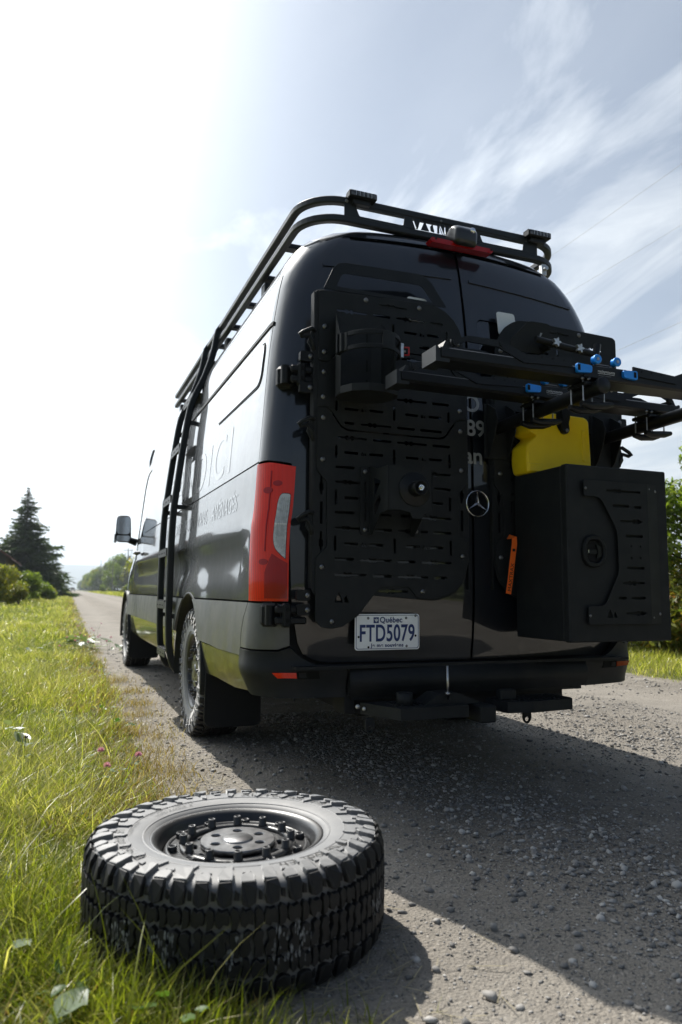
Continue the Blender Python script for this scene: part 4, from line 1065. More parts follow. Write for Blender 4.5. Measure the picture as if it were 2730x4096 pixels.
SLOTS = [('k',-.685,2.106,-.541,2.106),('h',-.512,2.108,-.427,2.109),('k',-.397,2.111,-.254,2.112),('h',-.224,2.111,-.159,2.113),('k',-.483,2.158,-.345,2.158),('v',-.412,2.08,-.412,2.017),('h',-.357,2.049,-.293,2.05),('m',-.268,2.051),('h',-.241,2.051,-.176,2.053),('v',-.139,2.082,-.14,2.021),('k',-.281,1.987,-.195,1.989),('k',-.375,1.923,-.249,1.925),('h',-.473,1.732,-.423,1.733),('k',-.394,1.733,-.244,1.734),('h',-.218,1.733,-.129,1.734),('v',-.683,1.7,-.682,1.653),('h',-.646,1.667,-.58,1.667),('m',-.556,1.669),('h',-.529,1.669,-.461,1.67),('v',-.408,1.703,-.408,1.636),('h',-.353,1.669,-.289,1.669),('m',-.263,1.67),('h',-.235,1.669,-.168,1.67),('v',-.132,1.701,-.132,1.651),('h',-.646,1.604,-.598,1.605),('k',-.571,1.604,-.422,1.606),('h',-.393,1.604,-.304,1.605),('h',-.278,1.604,-.167,1.605),('k',-.678,1.54,-.539,1.539),('h',-.511,1.539,-.421,1.539),('k',-.393,1.539,-.244,1.538),('h',-.216,1.537,-.126,1.539),('v',-.683,1.506,-.683,1.443),('h',-.646,1.474,-.579,1.474),('m',-.555,1.475),('h',-.529,1.474,-.461,1.474),('v',-.408,1.506,-.408,1.44),('h',-.352,1.473,-.285,1.473),('m',-.261,1.472),('h',-.234,1.473,-.166,1.473),('v',-.128,1.504,-.129,1.439),('h',-.687,1.409,-.598,1.409),('k',-.571,1.409,-.422,1.409),('h',-.393,1.408,-.304,1.408),('k',-.274,1.408,-.124,1.407),('k',-.687,1.344,-.538,1.345),('h',-.51,1.343,-.421,1.343),('h',-.21,1.340,-.125,1.341),('k',-.391,1.342,-.242,1.342),('v',-.683,1.311,-.682,1.246),('h',-.646,1.277,-.579,1.278),('h',-.529,1.277,-.461,1.277),('h',-.352,1.276,-.285,1.276),('h',-.232,1.275,-.165,1.274),('v',-.128,1.305,-.128,1.243),('h',-.687,1.213,-.598,1.213),('h',-.378,1.21,-.304,1.209),('k',-.57,1.211,-.421,1.211),('k',-.274,1.208,-.122,1.207),('k',-.686,1.147,-.564,1.145),('h',-.51,1.145,-.42,1.144),('k',-.391,1.143,-.242,1.144),('h',-.212,1.142,-.123,1.141),('v',-.685,1.113,-.684,1.049),('h',-.646,1.08,-.58,1.079),('m',-.555,1.079),('h',-.529,1.079,-.461,1.078),('v',-.406,1.109,-.406,1.045),('h',-.351,1.077,-.283,1.076),('m',-.258,1.075),('h',-.232,1.075,-.164,1.074),('v',-.126,1.107,-.126,1.041),('h',-.687,1.015,-.598,1.014),('k',-.57,1.012,-.421,1.011),('h',-.391,1.009,-.302,1.009),('k',-.274,1.008,-.122,1.007),('k',-.687,.948,-.538,.947),('h',-.51,.945,-.421,.944),('k',-.391,.943,-.242,.942),('h',-.212,.941,-.145,.94)]
PL_A = [(-.769,2.185),(-.235,2.200),(-.19,2.197),(-.147,2.18),(-.105,2.15),(-.072,2.105),(-.054,2.06),(-.049,2.03),(-.044,1.870),(-.088,1.872),(-.106,1.890),(-.148,1.957),(-.662,1.955),(-.706,1.890),(-.722,1.870),(-.769,1.868)]
PL_B = [(-.769,1.862),(-.720,1.864),(-.703,1.884),(-.66,1.949),(-.15,1.951),(-.110,1.885),(-.09,1.866),(-.044,1.864),(-.038,1.673),(-.077,1.671),(-.10,1.658),(-.152,1.587),(-.179,1.577),(-.63,1.577),(-.66,1.591),(-.708,1.657),(-.726,1.671),(-.770,1.667)]
PL_C = [(-.772,1.660),(-.728,1.663),(-.712,1.649),(-.664,1.584),(-.632,1.569),(-.178,1.569),(-.149,1.579),(-.096,1.650),(-.076,1.663),(-.036,1.665),(-.033,1.377),(-.083,1.325),(-.084,1.137),(-.037,1.111),(-.034,1.028),(-.055,.939),(-.11,.877),(-.211,.846),(-.293,.849),(-.338,.899),(-.469,.898),(-.483,.888),(-.533,.829),(-.575,.778),(-.644,.731),(-.698,.721),(-.749,.729),(-.771,.761),(-.772,1.015),(-.722,1.064),(-.725,1.341),(-.770,1.391)]
BOLTS = [(-.547,2.172),(-.28,2.175),(-.741,2.023),(-.742,1.909),(-.742,1.82),(-.744,1.71),(-.743,1.619),(-.744,1.437),(-.08,2.031),(-.072,1.711),(-.07,1.616),(-.067,1.433),(-.064,1.039),(-.743,.979),(-.268,.879),(-.695,.752)]
mb = MB(); mb.lathe([(.0115, -.001), (.0115, .001), (.0085, .0015), (.0075, .004), (.0045, .0056), (.003, .0052), (.0026, .002), (0, .002)], 14); BOLT_ME = mb.mesh('bolt'); BOLT_ME.materials.append(M['bolt_metal'])
BY = -.078                                     # front face of the carrier plates
def bolt(parent, x, z, y=BY - .0025, s=1.):
    o = link(bpy.data.objects.new('bolt', BOLT_ME)); o.parent = parent; o.matrix_local = Matrix.Translation((x, y, z)) @ ROT_XZ @ Matrix.Diagonal((s, s, s, 1)); return o
def carrier(label, mirror, cx):
    root = empty('carrier_panel', (0, 0, 0), label, 'rack panel', 'slotted carrier panels on the rear doors')
    mx = (lambda x: 2 * cx - x) if mirror else (lambda x: x)
    kw = dict(mirror=cx if mirror else None)
    for P, lo, hi in ((PL_A, 1.96, 2.3), (PL_B, 1.58, 1.955), (PL_C, 0, 1.57)):
        hs = []
        for s_ in SLOTS:
            zc_ = s_[2] if s_[0] == 'm' else (s_[2] + s_[4]) / 2
            if s_[0] == 'v': pass
            x_ = s_[1]
            pts = slot(*s_)
            if all(inside(p, P) for lp in pts for p in lp): hs += pts
        if P is PL_C: hs += slot('m', -.655, .853, .021)
        pr = [.006] * len(P)
        xz_plate('plate', [round_poly(P, .012, 3)] + hs, BY, .005, 'powder', root, **kw)
    # bent frame behind the plates
    outer = round_poly([(-.786, 2.19), (-.24, 2.205), (-.14, 2.17), (-.06, 2.06), (-.03, 1.9), (-.028, 1.03), (-.05, .93), (-.11, .868), (-.2, .838), (-.5, .86), (-.786, .86)], .03, 4)
    inn = round_poly([(-.70, 2.12), (-.26, 2.13), (-.17, 2.08), (-.10, 1.98), (-.098, 1.05), (-.14, .94), (-.22, .905), (-.70, .905)], .04, 4)
    xz_plate('frame', [outer, inn] + slot('kv', -.747, 1.369, -.747, 1.286) + slot('v', -.746, 1.257, -.746, 1.16) + slot('kv', -.747, 1.13, -.747, 1.047) + slot('kv', -.062, 1.361, -.062, 1.284) + slot('v', -.062, 1.252, -.062, 1.155) + slot('k', -.481, .879, -.338, .879), BY + .0065, .004, 'powder', root, **kw)
    for xa, xb in ((-.788, -.783), (-.029, -.025)):
        mb = MB(); mb.box((min(mx(xa), mx(xb)), BY + .008, .89), (max(mx(xa), mx(xb)), BY + .05, 2.18 if xa < -.5 else 1.88), .001); mb.build('edge_flange', 'powder', root)
    for x, z in BOLTS: bolt(root, mx(x), z)
    # mounting brackets towards the hinge side
    for zc_ in (1.885, 1.748, .80, .86):
        mb = MB(); P = rrect(-.846, zc_ - .022, -.788, zc_ + .022, .008, 3); P = [(mx(a), b) for a, b in P]
        mb.prism(P if not mirror else P[::-1], lambda a, b, d: (a, -d, b), .040, .066); fix = mb.build('mounting_bracket', 'black_plastic', root); fix_normals(fix.data)
        o = bolt(fix, mx(-.800), zc_, -.068)
    for zc_ in (1.955, 1.563, 1.160):             # lashing loops
        mb = MB()
        pts = [(mx(-.782), -.072, zc_ + .045), (mx(-.80), -.078, zc_ + .052), (mx(-.84), -.082, zc_ + .030), (mx(-.855), -.082, zc_ + .018), (mx(-.845), -.074, zc_ + .012), (mx(-.81), -.070, zc_ + .020), (mx(-.79), -.070, zc_ - .01), (mx(-.786), -.068, zc_ - .045)]
        mb.tube(pts, .0095, 8)
        P = [(-.800, zc_ + .045), (-.778, zc_ + .045), (-.778, zc_ - .05), (-.790, zc_ - .05), (-.815, zc_ - .01)]; P = [(mx(a), b) for a, b in P]
        mb.prism(P, lambda a, b, d: (a, -d, b), .062, .070)
        lp = mb.build('lashing_loop', 'powder', root); fix_normals(lp.data)
    # window guard above
    if mirror: return root
    go = [(-.745, 2.20), (-.690, 2.315), (-.665, 2.342), (-.633, 2.352), (-.255, 2.362), (-.222, 2.352), (-.195, 2.325), (-.128, 2.205)]
    gi = [(-.682, 2.222), (-.652, 2.285), (-.635, 2.294), (-.262, 2.302), (-.245, 2.292), (-.200, 2.222)]
    kw2 = dict(mirror=cx if mirror else None)
    g = xz_plate('window_guard', [round_poly(go, .01, 3), round_poly(gi, .01, 3)], 0, .004, 'powder', root, **kw2)
    for v in g.data.vertices: v.co.y += BY + .012 + (v.co.z - 2.2) * .20
    return root
left_panel = carrier('black slotted carrier panel on the left rear door behind the wheel mount', False, 0)
right_panel = carrier('black slotted carrier panel on the right rear door behind the storage box', True, .038)
# small white sticker plates behind the panel tops
for x, lab in ((-.255, 'pale adhesive pad above the left carrier panel'), (.235, 'pale adhesive pad above the right carrier panel')):
    o = xz_plate('adhesive_pad', [rrect(x - .055, 2.13, x + .05, 2.255, .015, 3)], -.02, .004, 'vinyl_white', None); o.data.transform(Matrix.Translation((0, 0, 0))); 
    for v in o.data.vertices: v.co.y += (v.co.z - 2.2) * .15
    tag(o, lab, 'pad', 'adhesive pads on the rear windows')

# --- bottle bracket (upper left)
br = empty('bottle_bracket', (-.585, -.08, 1.70), 'black curved bottle bracket with ring clamp at the top of the left panel', 'bracket')
mb = MB(); n = 12
def ringpts(r, a0, a1, n): return [(r * math.cos(R(a0 + (a1 - a0) * k / n)), -.125 + r * math.sin(R(a0 + (a1 - a0) * k / n))) for k in range(n + 1)]
# cradle: faceted half shell
cr = [(-.115, -.015), (-.095, -.010), (-.07, -.010), (.045, -.010), (.085, -.03), (.115, -.09), (.118, -.10)]
vv = []
top = [.36, .34, .33, .325, .345, .37, .30]
P3 = [(-.128, -.120), (-.128, -.060), (-.092, -.012), (-.05, -.008), (.06, -.008), (.10, -.03), (.128, -.09), (.128, -.12)]
tp = [.24, .365, .372, .335, .33, .36, .29, .22]
bt = [.01, -.005, .0, .0, .0, .0, .0, .03]
for (x, y), t_, b_ in zip(P3, tp, bt):
    vv += [(x, y, b_), (x, y, t_), (x * .975, y + .005, t_), (x * .975, y + .005, b_)]
ff = []
for i in range(len(P3) - 1):
    for k in range(4): ff.append((i * 4 + k, i * 4 + (k + 1) % 4, (i + 1) * 4 + (k + 1) % 4, (i + 1) * 4 + k))
ff += [(0, 1, 2, 3), tuple(4 * (len(P3) - 1) + k for k in (3, 2, 1, 0))]
mb.add(vv, ff); o = mb.build('cradle', 'powder', br); fix_normals(o.data)
mb = MB(); P = [(x * .98, y) for x, y in P3] + [(.10, -.19), (.04, -.215), (-.04, -.215), (-.10, -.18)]
mb.prism(P, lambda a, b, d: (a, b, d), .0, .006); o = mb.build('base_shelf', 'powder', br); fix_normals(o.data)
mb = MB(); lip = [(.128, -.12), (.10, -.19), (.04, -.215), (-.04, -.215), (-.10, -.18), (-.128, -.12)]
mb.tube([(x, y, .012) for x, y in lip], 1, flat=(.0025, .016, (0, 0, 1))); mb.build('shelf_lip', 'powder', br)
for z in (.175, .235):
    mb = MB(); mb.tube([(x, y, z) for x, y in ringpts(.128, 182, 358, 20)], 1, flat=(.0035, .009, (0, 0, 1))); mb.build('clamp_ring', 'black_plastic', br)
for a, w_ in ((192, .045), (285, .058), (350, .03)):
    mb = MB(); rr_ = ringpts(.132, a - w_ * 240, a + w_ * 240, 4); mb.tube([(x, y, .205) for x, y in rr_], 1, flat=(.003, .038, (0, 0, 1))); mb.build('clamp_plate', 'powder', br)
mb = MB(); mb.box((-.142, -.16, .165), (-.126, -.10, .245), .003); mb.cyl((-.146, -.13, .165), (-.146, -.13, .245), .006, 8); mb.build('clamp_hinge', 'black_plastic', br)
mb = MB(); mb.tube([(.146, -.155, .185), (.168, -.165, .185), (.168, -.165, .218), (.146, -.155, .218)], .0045, 6); mb.build('latch_lever', 'red_small', br)
mb = MB(); mb.cyl((.135, -.15, .20), (.155, -.16, .20), .006, 8); mb.box((.128, -.165, .17), (.146, -.14, .235), .003); mb.build('latch', 'steel', br)
for sx_ in (-.075, .04):
    for z0 in (.05, .14, .26):
        mb = MB(); mb.add([(sx_ + a, -.0086 if abs(sx_ + a) < .055 else -.0086 - .0, z0 + b) for a, b in rrect(-.004, 0, .004, .055, .0039, 3)], [tuple(range(16))]); 
        if sx_ > -.05: mb.build('slot', 'gap', br)
# --- wheel mount (lower left)
wm = empty('wheel_mount', (-.43, -.08, 1.28), 'black spare wheel mount with round disc and shiny stud on the left panel', 'wheel mount')
def wfn(a, b, d): return (a, -d, b)
mb = MB(); D = .195
face = [(-.095, .115), (-.03, .118), (-.022, .103), (.055, .103), (.062, .118), (.105, .116), (.105, -.075), (.07, -.078), (.055, -.10), (.012, -.10), (.002, -.075), (-.05, -.065), (-.095, -.068)]
mb.prism(face, wfn, D - .005, D); o = mb.build('face_plate', 'powder', wm); fix_normals(o.data)
for s, x in ((-1, -.098), (1, .104)):
    side = [(.0, .135), (.03, .135), (.085, .118), (D, .118), (D, -.07), (.12, -.075), (.03, -.16), (.0, -.16)]
    h1 = [(.055, .085), (.125, .060), (.055, -.005)]; h2 = [(.055, -.03), (.11, .005), (.125, -.02), (.055, -.09)]
    me = plate_mesh([round_poly(side, .008, 2), round_poly(h1, .008, 2), round_poly(h2, .008, 2)], .005, .0008)
    mt = Matrix(((0, 0, 1, x), (-1, 0, 0, 0), (0, 1, 0, 0), (0, 0, 0, 1))); me.transform(mt); obj('side_plate', me, 'powder', wm)
    P = rrect(x - (.045 if s < 0 else 0), -.16, x + (.0 if s < 0 else .045), .135, .012, 3)
    me = plate_mesh([P, rrect((x - .026) if s < 0 else x + .018, -.10, (x - .018) if s < 0 else x + .026, -.02, .0039, 3), rrect((x - .026) if s < 0 else x + .018, .0, (x - .018) if s < 0 else x + .026, .07, .0039, 3)], .005, .0008); me.transform(Matrix.Translation((0, -.0055, 0)) @ ROT_XZ); fo = obj('foot_plate', me, 'powder', wm)
    for zz_ in (.115, -.138): bolt(fo, x + s * .022, zz_, -.0085, .9)
mb = MB(); mb.lathe([(.0, 0), (.072, 0), (.072, .004), (.070, .006), (.0, .006)], 40, Matrix.Translation((.022, -D - .0005, .022)) @ ROT_XZ); mb.build('disc', 'alu_black', wm)
mb = MB(); mb.lathe([(.032, .0), (.032, .052), (.030, .055), (.026, .055), (.0255, .045), (0, .045)], 28, Matrix.Translation((.022, -D - .006, .022)) @ ROT_XZ); mb.build('spigot', 'alu_black', wm)
mb = MB(); mb.lathe([(.0135, .044), (.0135, .054), (.0125, .056), (.008, .056), (.008, .066), (.0072, .068), (.0045, .068), (.0042, .06), (0, .06)], 6, Matrix.Translation((.022, -D - .006, .022)) @ ROT_XZ, smooth=False); mb.build('stud_nut', 'chrome', wm)
# --- storage box (right)
BX0, BX1, BY0, BY1, BZ0, BZ1 = .205, .742, -.48, -.10, .677, 1.418
bx = empty('storage_box', ((BX0 + BX1) / 2, (BY0 + BY1) / 2, BZ0), 'large black metal storage box on the right rear door', 'storage box')
def L3(p): return Matrix.Translation((-(BX0 + BX1) / 2, -(BY0 + BY1) / 2, -BZ0)) @ Vector(p)
def boxpart(name, mb, m, parent=bx): 
    mb.v = [tuple(L3(p)) for p in mb.v]; return mb.build(name, m, parent)
mb = MB(); mb.box((BX0, BY0 + .045, BZ0), (BX1, BY1, BZ1), .004); boxpart('case', mb, 'powder')
mb = MB(); mb.box((BX0 - .004, BY0, BZ0 - .003), (BX1 + .006, BY0 + .040, BZ1 + .004), .006); door_ = boxpart('lid', mb, 'powder')
P = round_poly([(.276,1.357),(.620,1.357),(.620,.748),(.284,.748),(.284,.825),(.372,.825),(.451,.969),(.448,1.144),(.363,1.286),(.276,1.286)], [.012, .002, .002, .012, .012, .03, .02, .02, .03, .012], 3)
hs = []
for s_ in [('k',.395,1.316,.583,1.316),('h',.425,1.252,.516,1.252),('h',.542,1.250,.583,1.250),('K',.465,1.187,.586,1.187),('h',.492,1.123,.587,1.123),('h',.494,.986,.589,.986),('k',.469,.922,.589,.922),('h',.444,.858,.486,.858),('h',.512,.858,.589,.858),('K',.481,.793,.590,.793),('m',.405,.793,.017)]: hs += slot(*s_)
for dx in (.52, .57):
    for dz in (1.03, 1.08): hs.append(circle(dx, dz, .0045, 8))
me = plate_mesh([P] + hs, .003, .0006); me.transform(Matrix.Translation(tuple(L3((0, BY0 - .016, 0)))) @ ROT_XZ); mo = obj('slotted_plate', me, 'powder', bx)
mb = MB(); mb.add([tuple(p) for p in [(.620, BY0 - .0175, .748), (.690, BY0 - .001, .748), (.690, BY0 - .001, 1.357), (.620, BY0 - .0175, 1.357)]], [(0, 1, 2, 3)]); boxpart('plate_flange', mb, 'powder', mo)
for z0, z1 in ((.752, .822), (1.289, 1.353)):
    mb = MB(); mb.box((.300, BY0 - .0145, z0), (.36, BY0, z1)); boxpart('plate_spacer', mb, 'powder', mo)
for x, z in ((.286, 1.320), (.292, .785), (.635, 1.335), (.677, 1.328), (.635, .775), (.68, .79)):
    o = bolt(mo, 0, 0, 0, .55); o.matrix_local = Matrix.Translation(tuple(L3((x, BY0 - (.018 if x < .6 else .012 if x < .65 else .004), z)))) @ ROT_XZ @ Matrix.Diagonal((.55, .55, .55, 1))
# paddle latch
lt = round_poly([(.270, 1.02), (.268, 1.075), (.290, 1.118), (.335, 1.126), (.372, 1.112), (.393, 1.07), (.392, 1.035), (.372, .996), (.335, .984), (.292, .99)], .02, 3)
inn = round_poly([(.292, 1.02), (.292, 1.088), (.310, 1.100), (.352, 1.100), (.374, 1.07), (.374, 1.035), (.352, 1.008), (.310, 1.008)], .012, 3)
me = plate_mesh([lt, inn], .018, .005); me.transform(Matrix.Translation(tuple(L3((0, BY0 - .006, 0)))) @ ROT_XZ); la = obj('paddle_latch', me, 'black_plastic', bx)
mb = MB(); mb.box((.300, BY0 - .008, 1.042), (.345, BY0 - .001, 1.062), .002); mb.prism([(.340, 1.085), (.366, 1.072), (.366, 1.034), (.340, 1.022), (.349, 1.052)], lambda a, b, d: (a, -d, b), -BY0 + .001, -BY0 + .010); o = boxpart('latch_paddle', mb, 'alu_black', la); fix_normals(o.data)
mb = MB(); mb.box((.2975, BY0 - .0105, 1.047), (.3005, BY0 - .008, 1.059)); boxpart('latch_pin', mb, 'chrome', la)
mb = MB(); mb.box((.292, BY0 - .002, 1.01), (.374, BY0 - .0005, 1.10)); boxpart('latch_recess', mb, 'gap', la)
for z in (.83, 1.05, 1.27):
    mb = MB(); mb.cyl((BX1 + .010, BY0 + .043, z - .04), (BX1 + .010, BY0 + .043, z + .04), .006, 8); boxpart('lid_hinge', mb, 'powder')
# --- yellow fuel can
fc = empty('fuel_can', (.37, -.17, 1.42), 'bright yellow fuel can clamped above the storage box', 'fuel can')
o1 = [(.196,1.420),(.186,1.470),(.188,1.548),(.243,1.596),(.198,1.612),(.197,1.665),(.215,1.700),(.30,1.71),(.52,1.705),(.541,1.690),(.549,1.50),(.549,1.420)]
def can_layer(k, y): 
    cx_, cz_ = .37, 1.56; return [(cx_ + (a - cx_) * k - .37, y + .17, cz_ + (b - cz_) * k - 1.42) for a, b in round_poly(o1, .016, 4)]
lays = [can_layer(.955, -.232), can_layer(.985, -.228), can_layer(1.0, -.217), can_layer(1.0, -.12), can_layer(.985, -.108), can_layer(.955, -.104)]
n = len(lays[0]); mb = MB(); mb.add([p for l in lays for p in l], [(i * n + k, i * n + (k + 1) % n, (i + 1) * n + (k + 1) % n, (i + 1) * n + k) for i in range(5) for k in range(n)], True)
mb.add(lays[0], [tuple(range(n))]); mb.add(lays[-1], [tuple(range(n))[::-1]]); o = mb.build('can_body', 'yellow', fc); fix_normals(o.data)
for p_ in o.data.polygons: p_.use_smooth = len(p_.vertices) == 4
mb = MB()
for P in (rrect(.126, .075, .142, .22, .0079, 4),):
    L1 = [(a, -.0665, b) for a, b in P]; L2 = [(.134 + (a - .134) * .55, -.0635 + .0, .1475 + (b - .1475) * .9) for a, b in P]
mb.add([(a, -.0622, b) for a, b in rrect(.124, .070, .144, .225, .0098, 4)] + [(a, -.0665, b) for a, b in rrect(.128, .075, .140, .219, .0058, 4)], [tuple(range(20, 40))] + [(k, (k + 1) % 20, 20 + (k + 1) % 20, 20 + k) for k in range(20)]); mb.build('can_rib', 'yellow', fc)
mb = MB(); mb.add([(-.186, -.0615, .005), (-.175, -.068, .008), (.172, -.068, .008), (.176, -.0615, .005), (-.186, -.0615, .045), (-.172, -.068, .040), (-.10, -.068, .040), (-.092, -.068, .022), (.172, -.068, .022), (.176, -.0615, .026), (-.092, -.0615, .026), (-.096, -.0615, .045)], [(0, 1, 2, 3), (1, 5, 6, 7, 8, 2), (0, 4, 5, 1), (4, 11, 6, 5), (6, 11, 10, 7), (7, 10, 9, 8), (2, 8, 9, 3)]); o = mb.build('can_step', 'yellow', fc)
mb = MB(); mb.add([(a, -.0655, b) for a, b in round_poly([(-.125, .30), (-.135, .23), (-.118, .17), (-.10, .165), (-.092, .20), (-.098, .30)], .012, 4)], [tuple(range(30))]); mb.build('handle_recess', 'gap', fc) if False else None
# handle opening and clamp
mb = MB(); mb.prism(round_poly([(-.020, .295), (-.022, .235), (-.004, .205), (.020, .198), (.040, .205), (.052, .245), (.05, .295)], .014, 4), lambda a, b, d: (a, -d, b), .0645, .0668); o = mb.build('clamp_recess', 'gap', fc); fix_normals(o.data)
mb = MB(); mb.prism(round_poly([(.0, .305), (.002, .25), (-.006, .225), (.004, .195), (.028, .190), (.042, .21), (.036, .245), (.046, .265), (.044, .305)], .010, 3), lambda a, b, d: (a, -d, b), .06, .082); o = mb.build('clamp_knob', 'black_plastic', fc); fix_normals(o.data)
o = bolt(fc, .026, .207, -.083, .8); o.name = 'clamp_bolt'
# --- orange strap
st = MB(); path = [(.168, -.10, 1.135), (.170, -.145, 1.128), (.168, -.148, 1.10), (.160, -.140, 1.02), (.150, -.135, .93), (.141, -.132, .872)]
st.tube([tuple(Vector(p) - Vector((.155, -.1, .87))) for p in path], 1, flat=(.0125, .0018, (0.2, 1, .0)))
so = st.build('pull_strap', 'orange'); so.location = (.155, -.1, .87); tag(so, 'orange webbing pull strap hanging beside the storage box', 'strap')
mb = MB(); mb.box((.003, -.052, .195), (.014, -.046, .207)); mb.build('strap_stitch', 'print_black', so)
me = text_mesh('MAXTRAX', .026, .0, sx=1.05); 
ang_ = math.atan2(.872 - 1.02, .141 - .160)
me.transform(Matrix.Translation((-.003, -.0366, .012)) @ Matrix.Rotation(R(3.4), 4, 'X') @ ROT_XZ @ Matrix.Rotation(R(83), 4, 'Z')); obj('strap_lettering', me, 'print_black', so)
# --- bicycle carrier: two arms and two trays
bc = empty('bike_carrier', (.44, -.08, 1.66), 'black two-tray bicycle carrier reaching out over the storage box', 'bike carrier')
o0 = Vector((.44, -.08, 1.66))
def bpart(name, mb, m, parent=bc, sub=None):
    mb.v = [tuple(Vector(p) - o0) for p in mb.v]; return mb.build(name, m, parent)
for xa in (.125, .745):
    mb = MB(); mb.tube([(xa, -.09, 1.645), (xa, -.40, 1.655), (xa, -.80, 1.665)], .029, 20); mb.lathe([(0, .010), (.030, .010), (.0325, .006), (.0325, -.012)], 20, Matrix.Translation((xa, -.80, 1.665)) @ ROT_XZ); a_ = bpart('arm', mb, 'alu_black')
    mb = MB(); P = [(-.09, 1.76), (-.155, 1.72), (-.175, 1.67), (-.15, 1.60), (-.11, 1.52), (-.082, 1.50), (-.082, 1.76)]
    for dx in (-.055, .05): mb.prism(P, lambda a, b, d: (d, a, b), xa + dx, xa + dx + .005)
    mb.box((xa - .07, -.088, 1.50), (xa + .07, -.082, 1.76), .001); o = bpart('arm_bracket', mb, 'powder', a_); fix_normals(o.data)
def tray(yc, zb):
    """aluminium wheel tray along x with clamps, sliders and end hooks"""
    x0, x1 = -.575, .88
    mb = MB()
    sec = [(-.048, .006), (.048, .006), (.058, .014), (.058, .044), (.050, .050), (.046, .022), (-.046, .022), (-.050, .050), (-.058, .044), (-.058, .014)]
    mb.prism(sec, lambda a, b, d: (d, yc + a, zb + b), x0 + .02, x1 - .02); t = bpart('tray', mb, 'alu_black'); fix_normals(t.data)
    for s, xe, xb, xk in ((1, x0, .054, .117), (-1, x1, .276, .212)):
        P = [(0, .0), (.055, .0), (.055, .075), (.040, .078), (.028, .055), (.014, .048), (.008, .058), (0, .056)]
        P = [(xe + s * a, zb + b - .004) for a, b in P]
        mb = MB(); mb.prism(P if s > 0 else P[::-1], lambda a, b, d: (a, d, b), yc - .052, yc + .052); o = bpart('tray_end', mb, 'powder_rail', t); fix_normals(o.data)
        # raised slider arm on both sides of the tray
        Q_ = [(.055, .078), (.13, .100), (.25, .100), (.275, .098), (.37, .062), (.58, .076), (.58, .040), (.36, .030), (.25, .075), (.12, .078), (.055, .052)]
        Q_ = [(xe + s * a, zb + b) for a, b in Q_]
        for dy in (-.064, .056):
            mb = MB(); mb.prism(Q_ if s > 0 else Q_[::-1], lambda a, b, d: (a, d, b), yc + dy, yc + dy + .008); o = bpart('slider', mb, 'alu_black', t); fix_normals(o.data)
            for a, b in ((.072, .066), (.268, .086)):
                mb = MB(); mb.cyl((xe + s * a, yc + dy - .004, zb + b), (xe + s * a, yc + dy + .012, zb + b), .012, 14); mb.cyl((xe + s * a, yc + dy - .0055, zb + b), (xe + s * a, yc + dy, zb + b), .005, 8); bpart('slider_bolt', mb, 'bumper_plastic', t)
            for a in (.44, .49, .54):
                if dy < 0: mb = MB(); mb.cyl((xe + s * a, yc + dy - .0006, zb + .060), (xe + s * a, yc + dy, zb + .060), .0045, 8); bpart('slider_hole', mb, 'gap', t)
        mb = MB(); mb.add([p for p in []], [])
        P = round_poly([(-.034, -.020), (.034, -.016), (.036, .012), (-.034, .016)], .008, 3)
        P = [(xb + s * a, zb + .040 + b) for a, b in P]
        mb.prism(P if s > 0 else P[::-1], lambda a, b, d: (a, -d, b), -yc + .060, -yc + .074); bl_ = bpart('blue_clip', mb, 'blue', t); fix_normals(bl_.data)
        mb = MB(); mb.box((xb - s * .012 - .009 * 1, yc - .0752, zb + .028), (xb - s * .012 + .003, yc - .0745, zb + .050)); mb.v = [tuple(Vector(p) + Vector((-s * .012, 0, 0))) for p in mb.v]; bpart('clip_slot', mb, 'gap', t)
        mb = MB(); mb.lathe([(.0, .010), (.007, .010), (.0085, .012), (.017, .012), (.019, .008), (.015, .0), (.017, -.012), (.0, -.012)], 18, Matrix.Translation((xk, yc - .064, zb + .082)) @ ROT_XZ); bpart('blue_knob', mb, 'blue', t)
        mb = MB(); mb.cyl((xk, yc - .0765, zb + .082), (xk, yc - .073, zb + .082), .0065, 10); bpart('knob_screw', mb, 'steel', t)
    mb = MB(); mb.box((.06, yc - .062, zb + .008), (.27, yc - .050, zb + .060), .003); mb.box((.125, yc - .05, zb + .060), (.20, yc + .05, zb + .074), .006); mp_ = bpart('tray_joint', mb, 'alu_black', t)
    for body, sz, dx, dz, m_ in (('rockymounts', .0155, 0, .034, 'vinyl_white'), ('LONGMONT COLORADO', .0052, .002, .020, 'vinyl_grey')):
        me = text_mesh(body, sz, 0, sx=1.0); me.transform(Matrix.Translation(tuple(Vector((.125 + dx, yc - .0628, zb + dz)) - o0)) @ ROT_XZ); obj('tray_lettering', me, m_, t)
    mb = MB(); mb.box((.125, yc - .0629, zb + .029), (.205, yc - .0624, zb + .0302)); bpart('tray_print_line', mb, 'vinyl_white', t)
    for xa in (.125, .745):                        # clamps on the arms
        zt = zb - .002
        mb = MB(); mb.box((xa - .055, yc - .055, zt - .016), (xa + .055, yc + .055, zt), .004); mb.tube([(xa - .06, yc - .035, zt - .085), (xa - .02, yc - .035, zt - .092), (xa + .05, yc - .035, zt - .086), (xa + .09, yc - .035, zt - .078)], [.012, .016, .016, .010], 8)
        mb.tube([(xa - .06, yc + .035, zt - .085), (xa - .02, yc + .035, zt - .092), (xa + .05, yc + .035, zt - .086), (xa + .09, yc + .035, zt - .078)], [.012, .016, .016, .010], 8)
        cl = bpart('tray_clamp', mb, 'alu_black', t)
        mb = MB()
        for dx in (-.05, .05):
            for dy in (-.035, .035): mb.cyl((xa + dx, yc + dy, zt - .09), (xa + dx, yc + dy, zt + .004), .0032, 8)
        bpart('clamp_rod', mb, 'steel', t)
        mb = MB()
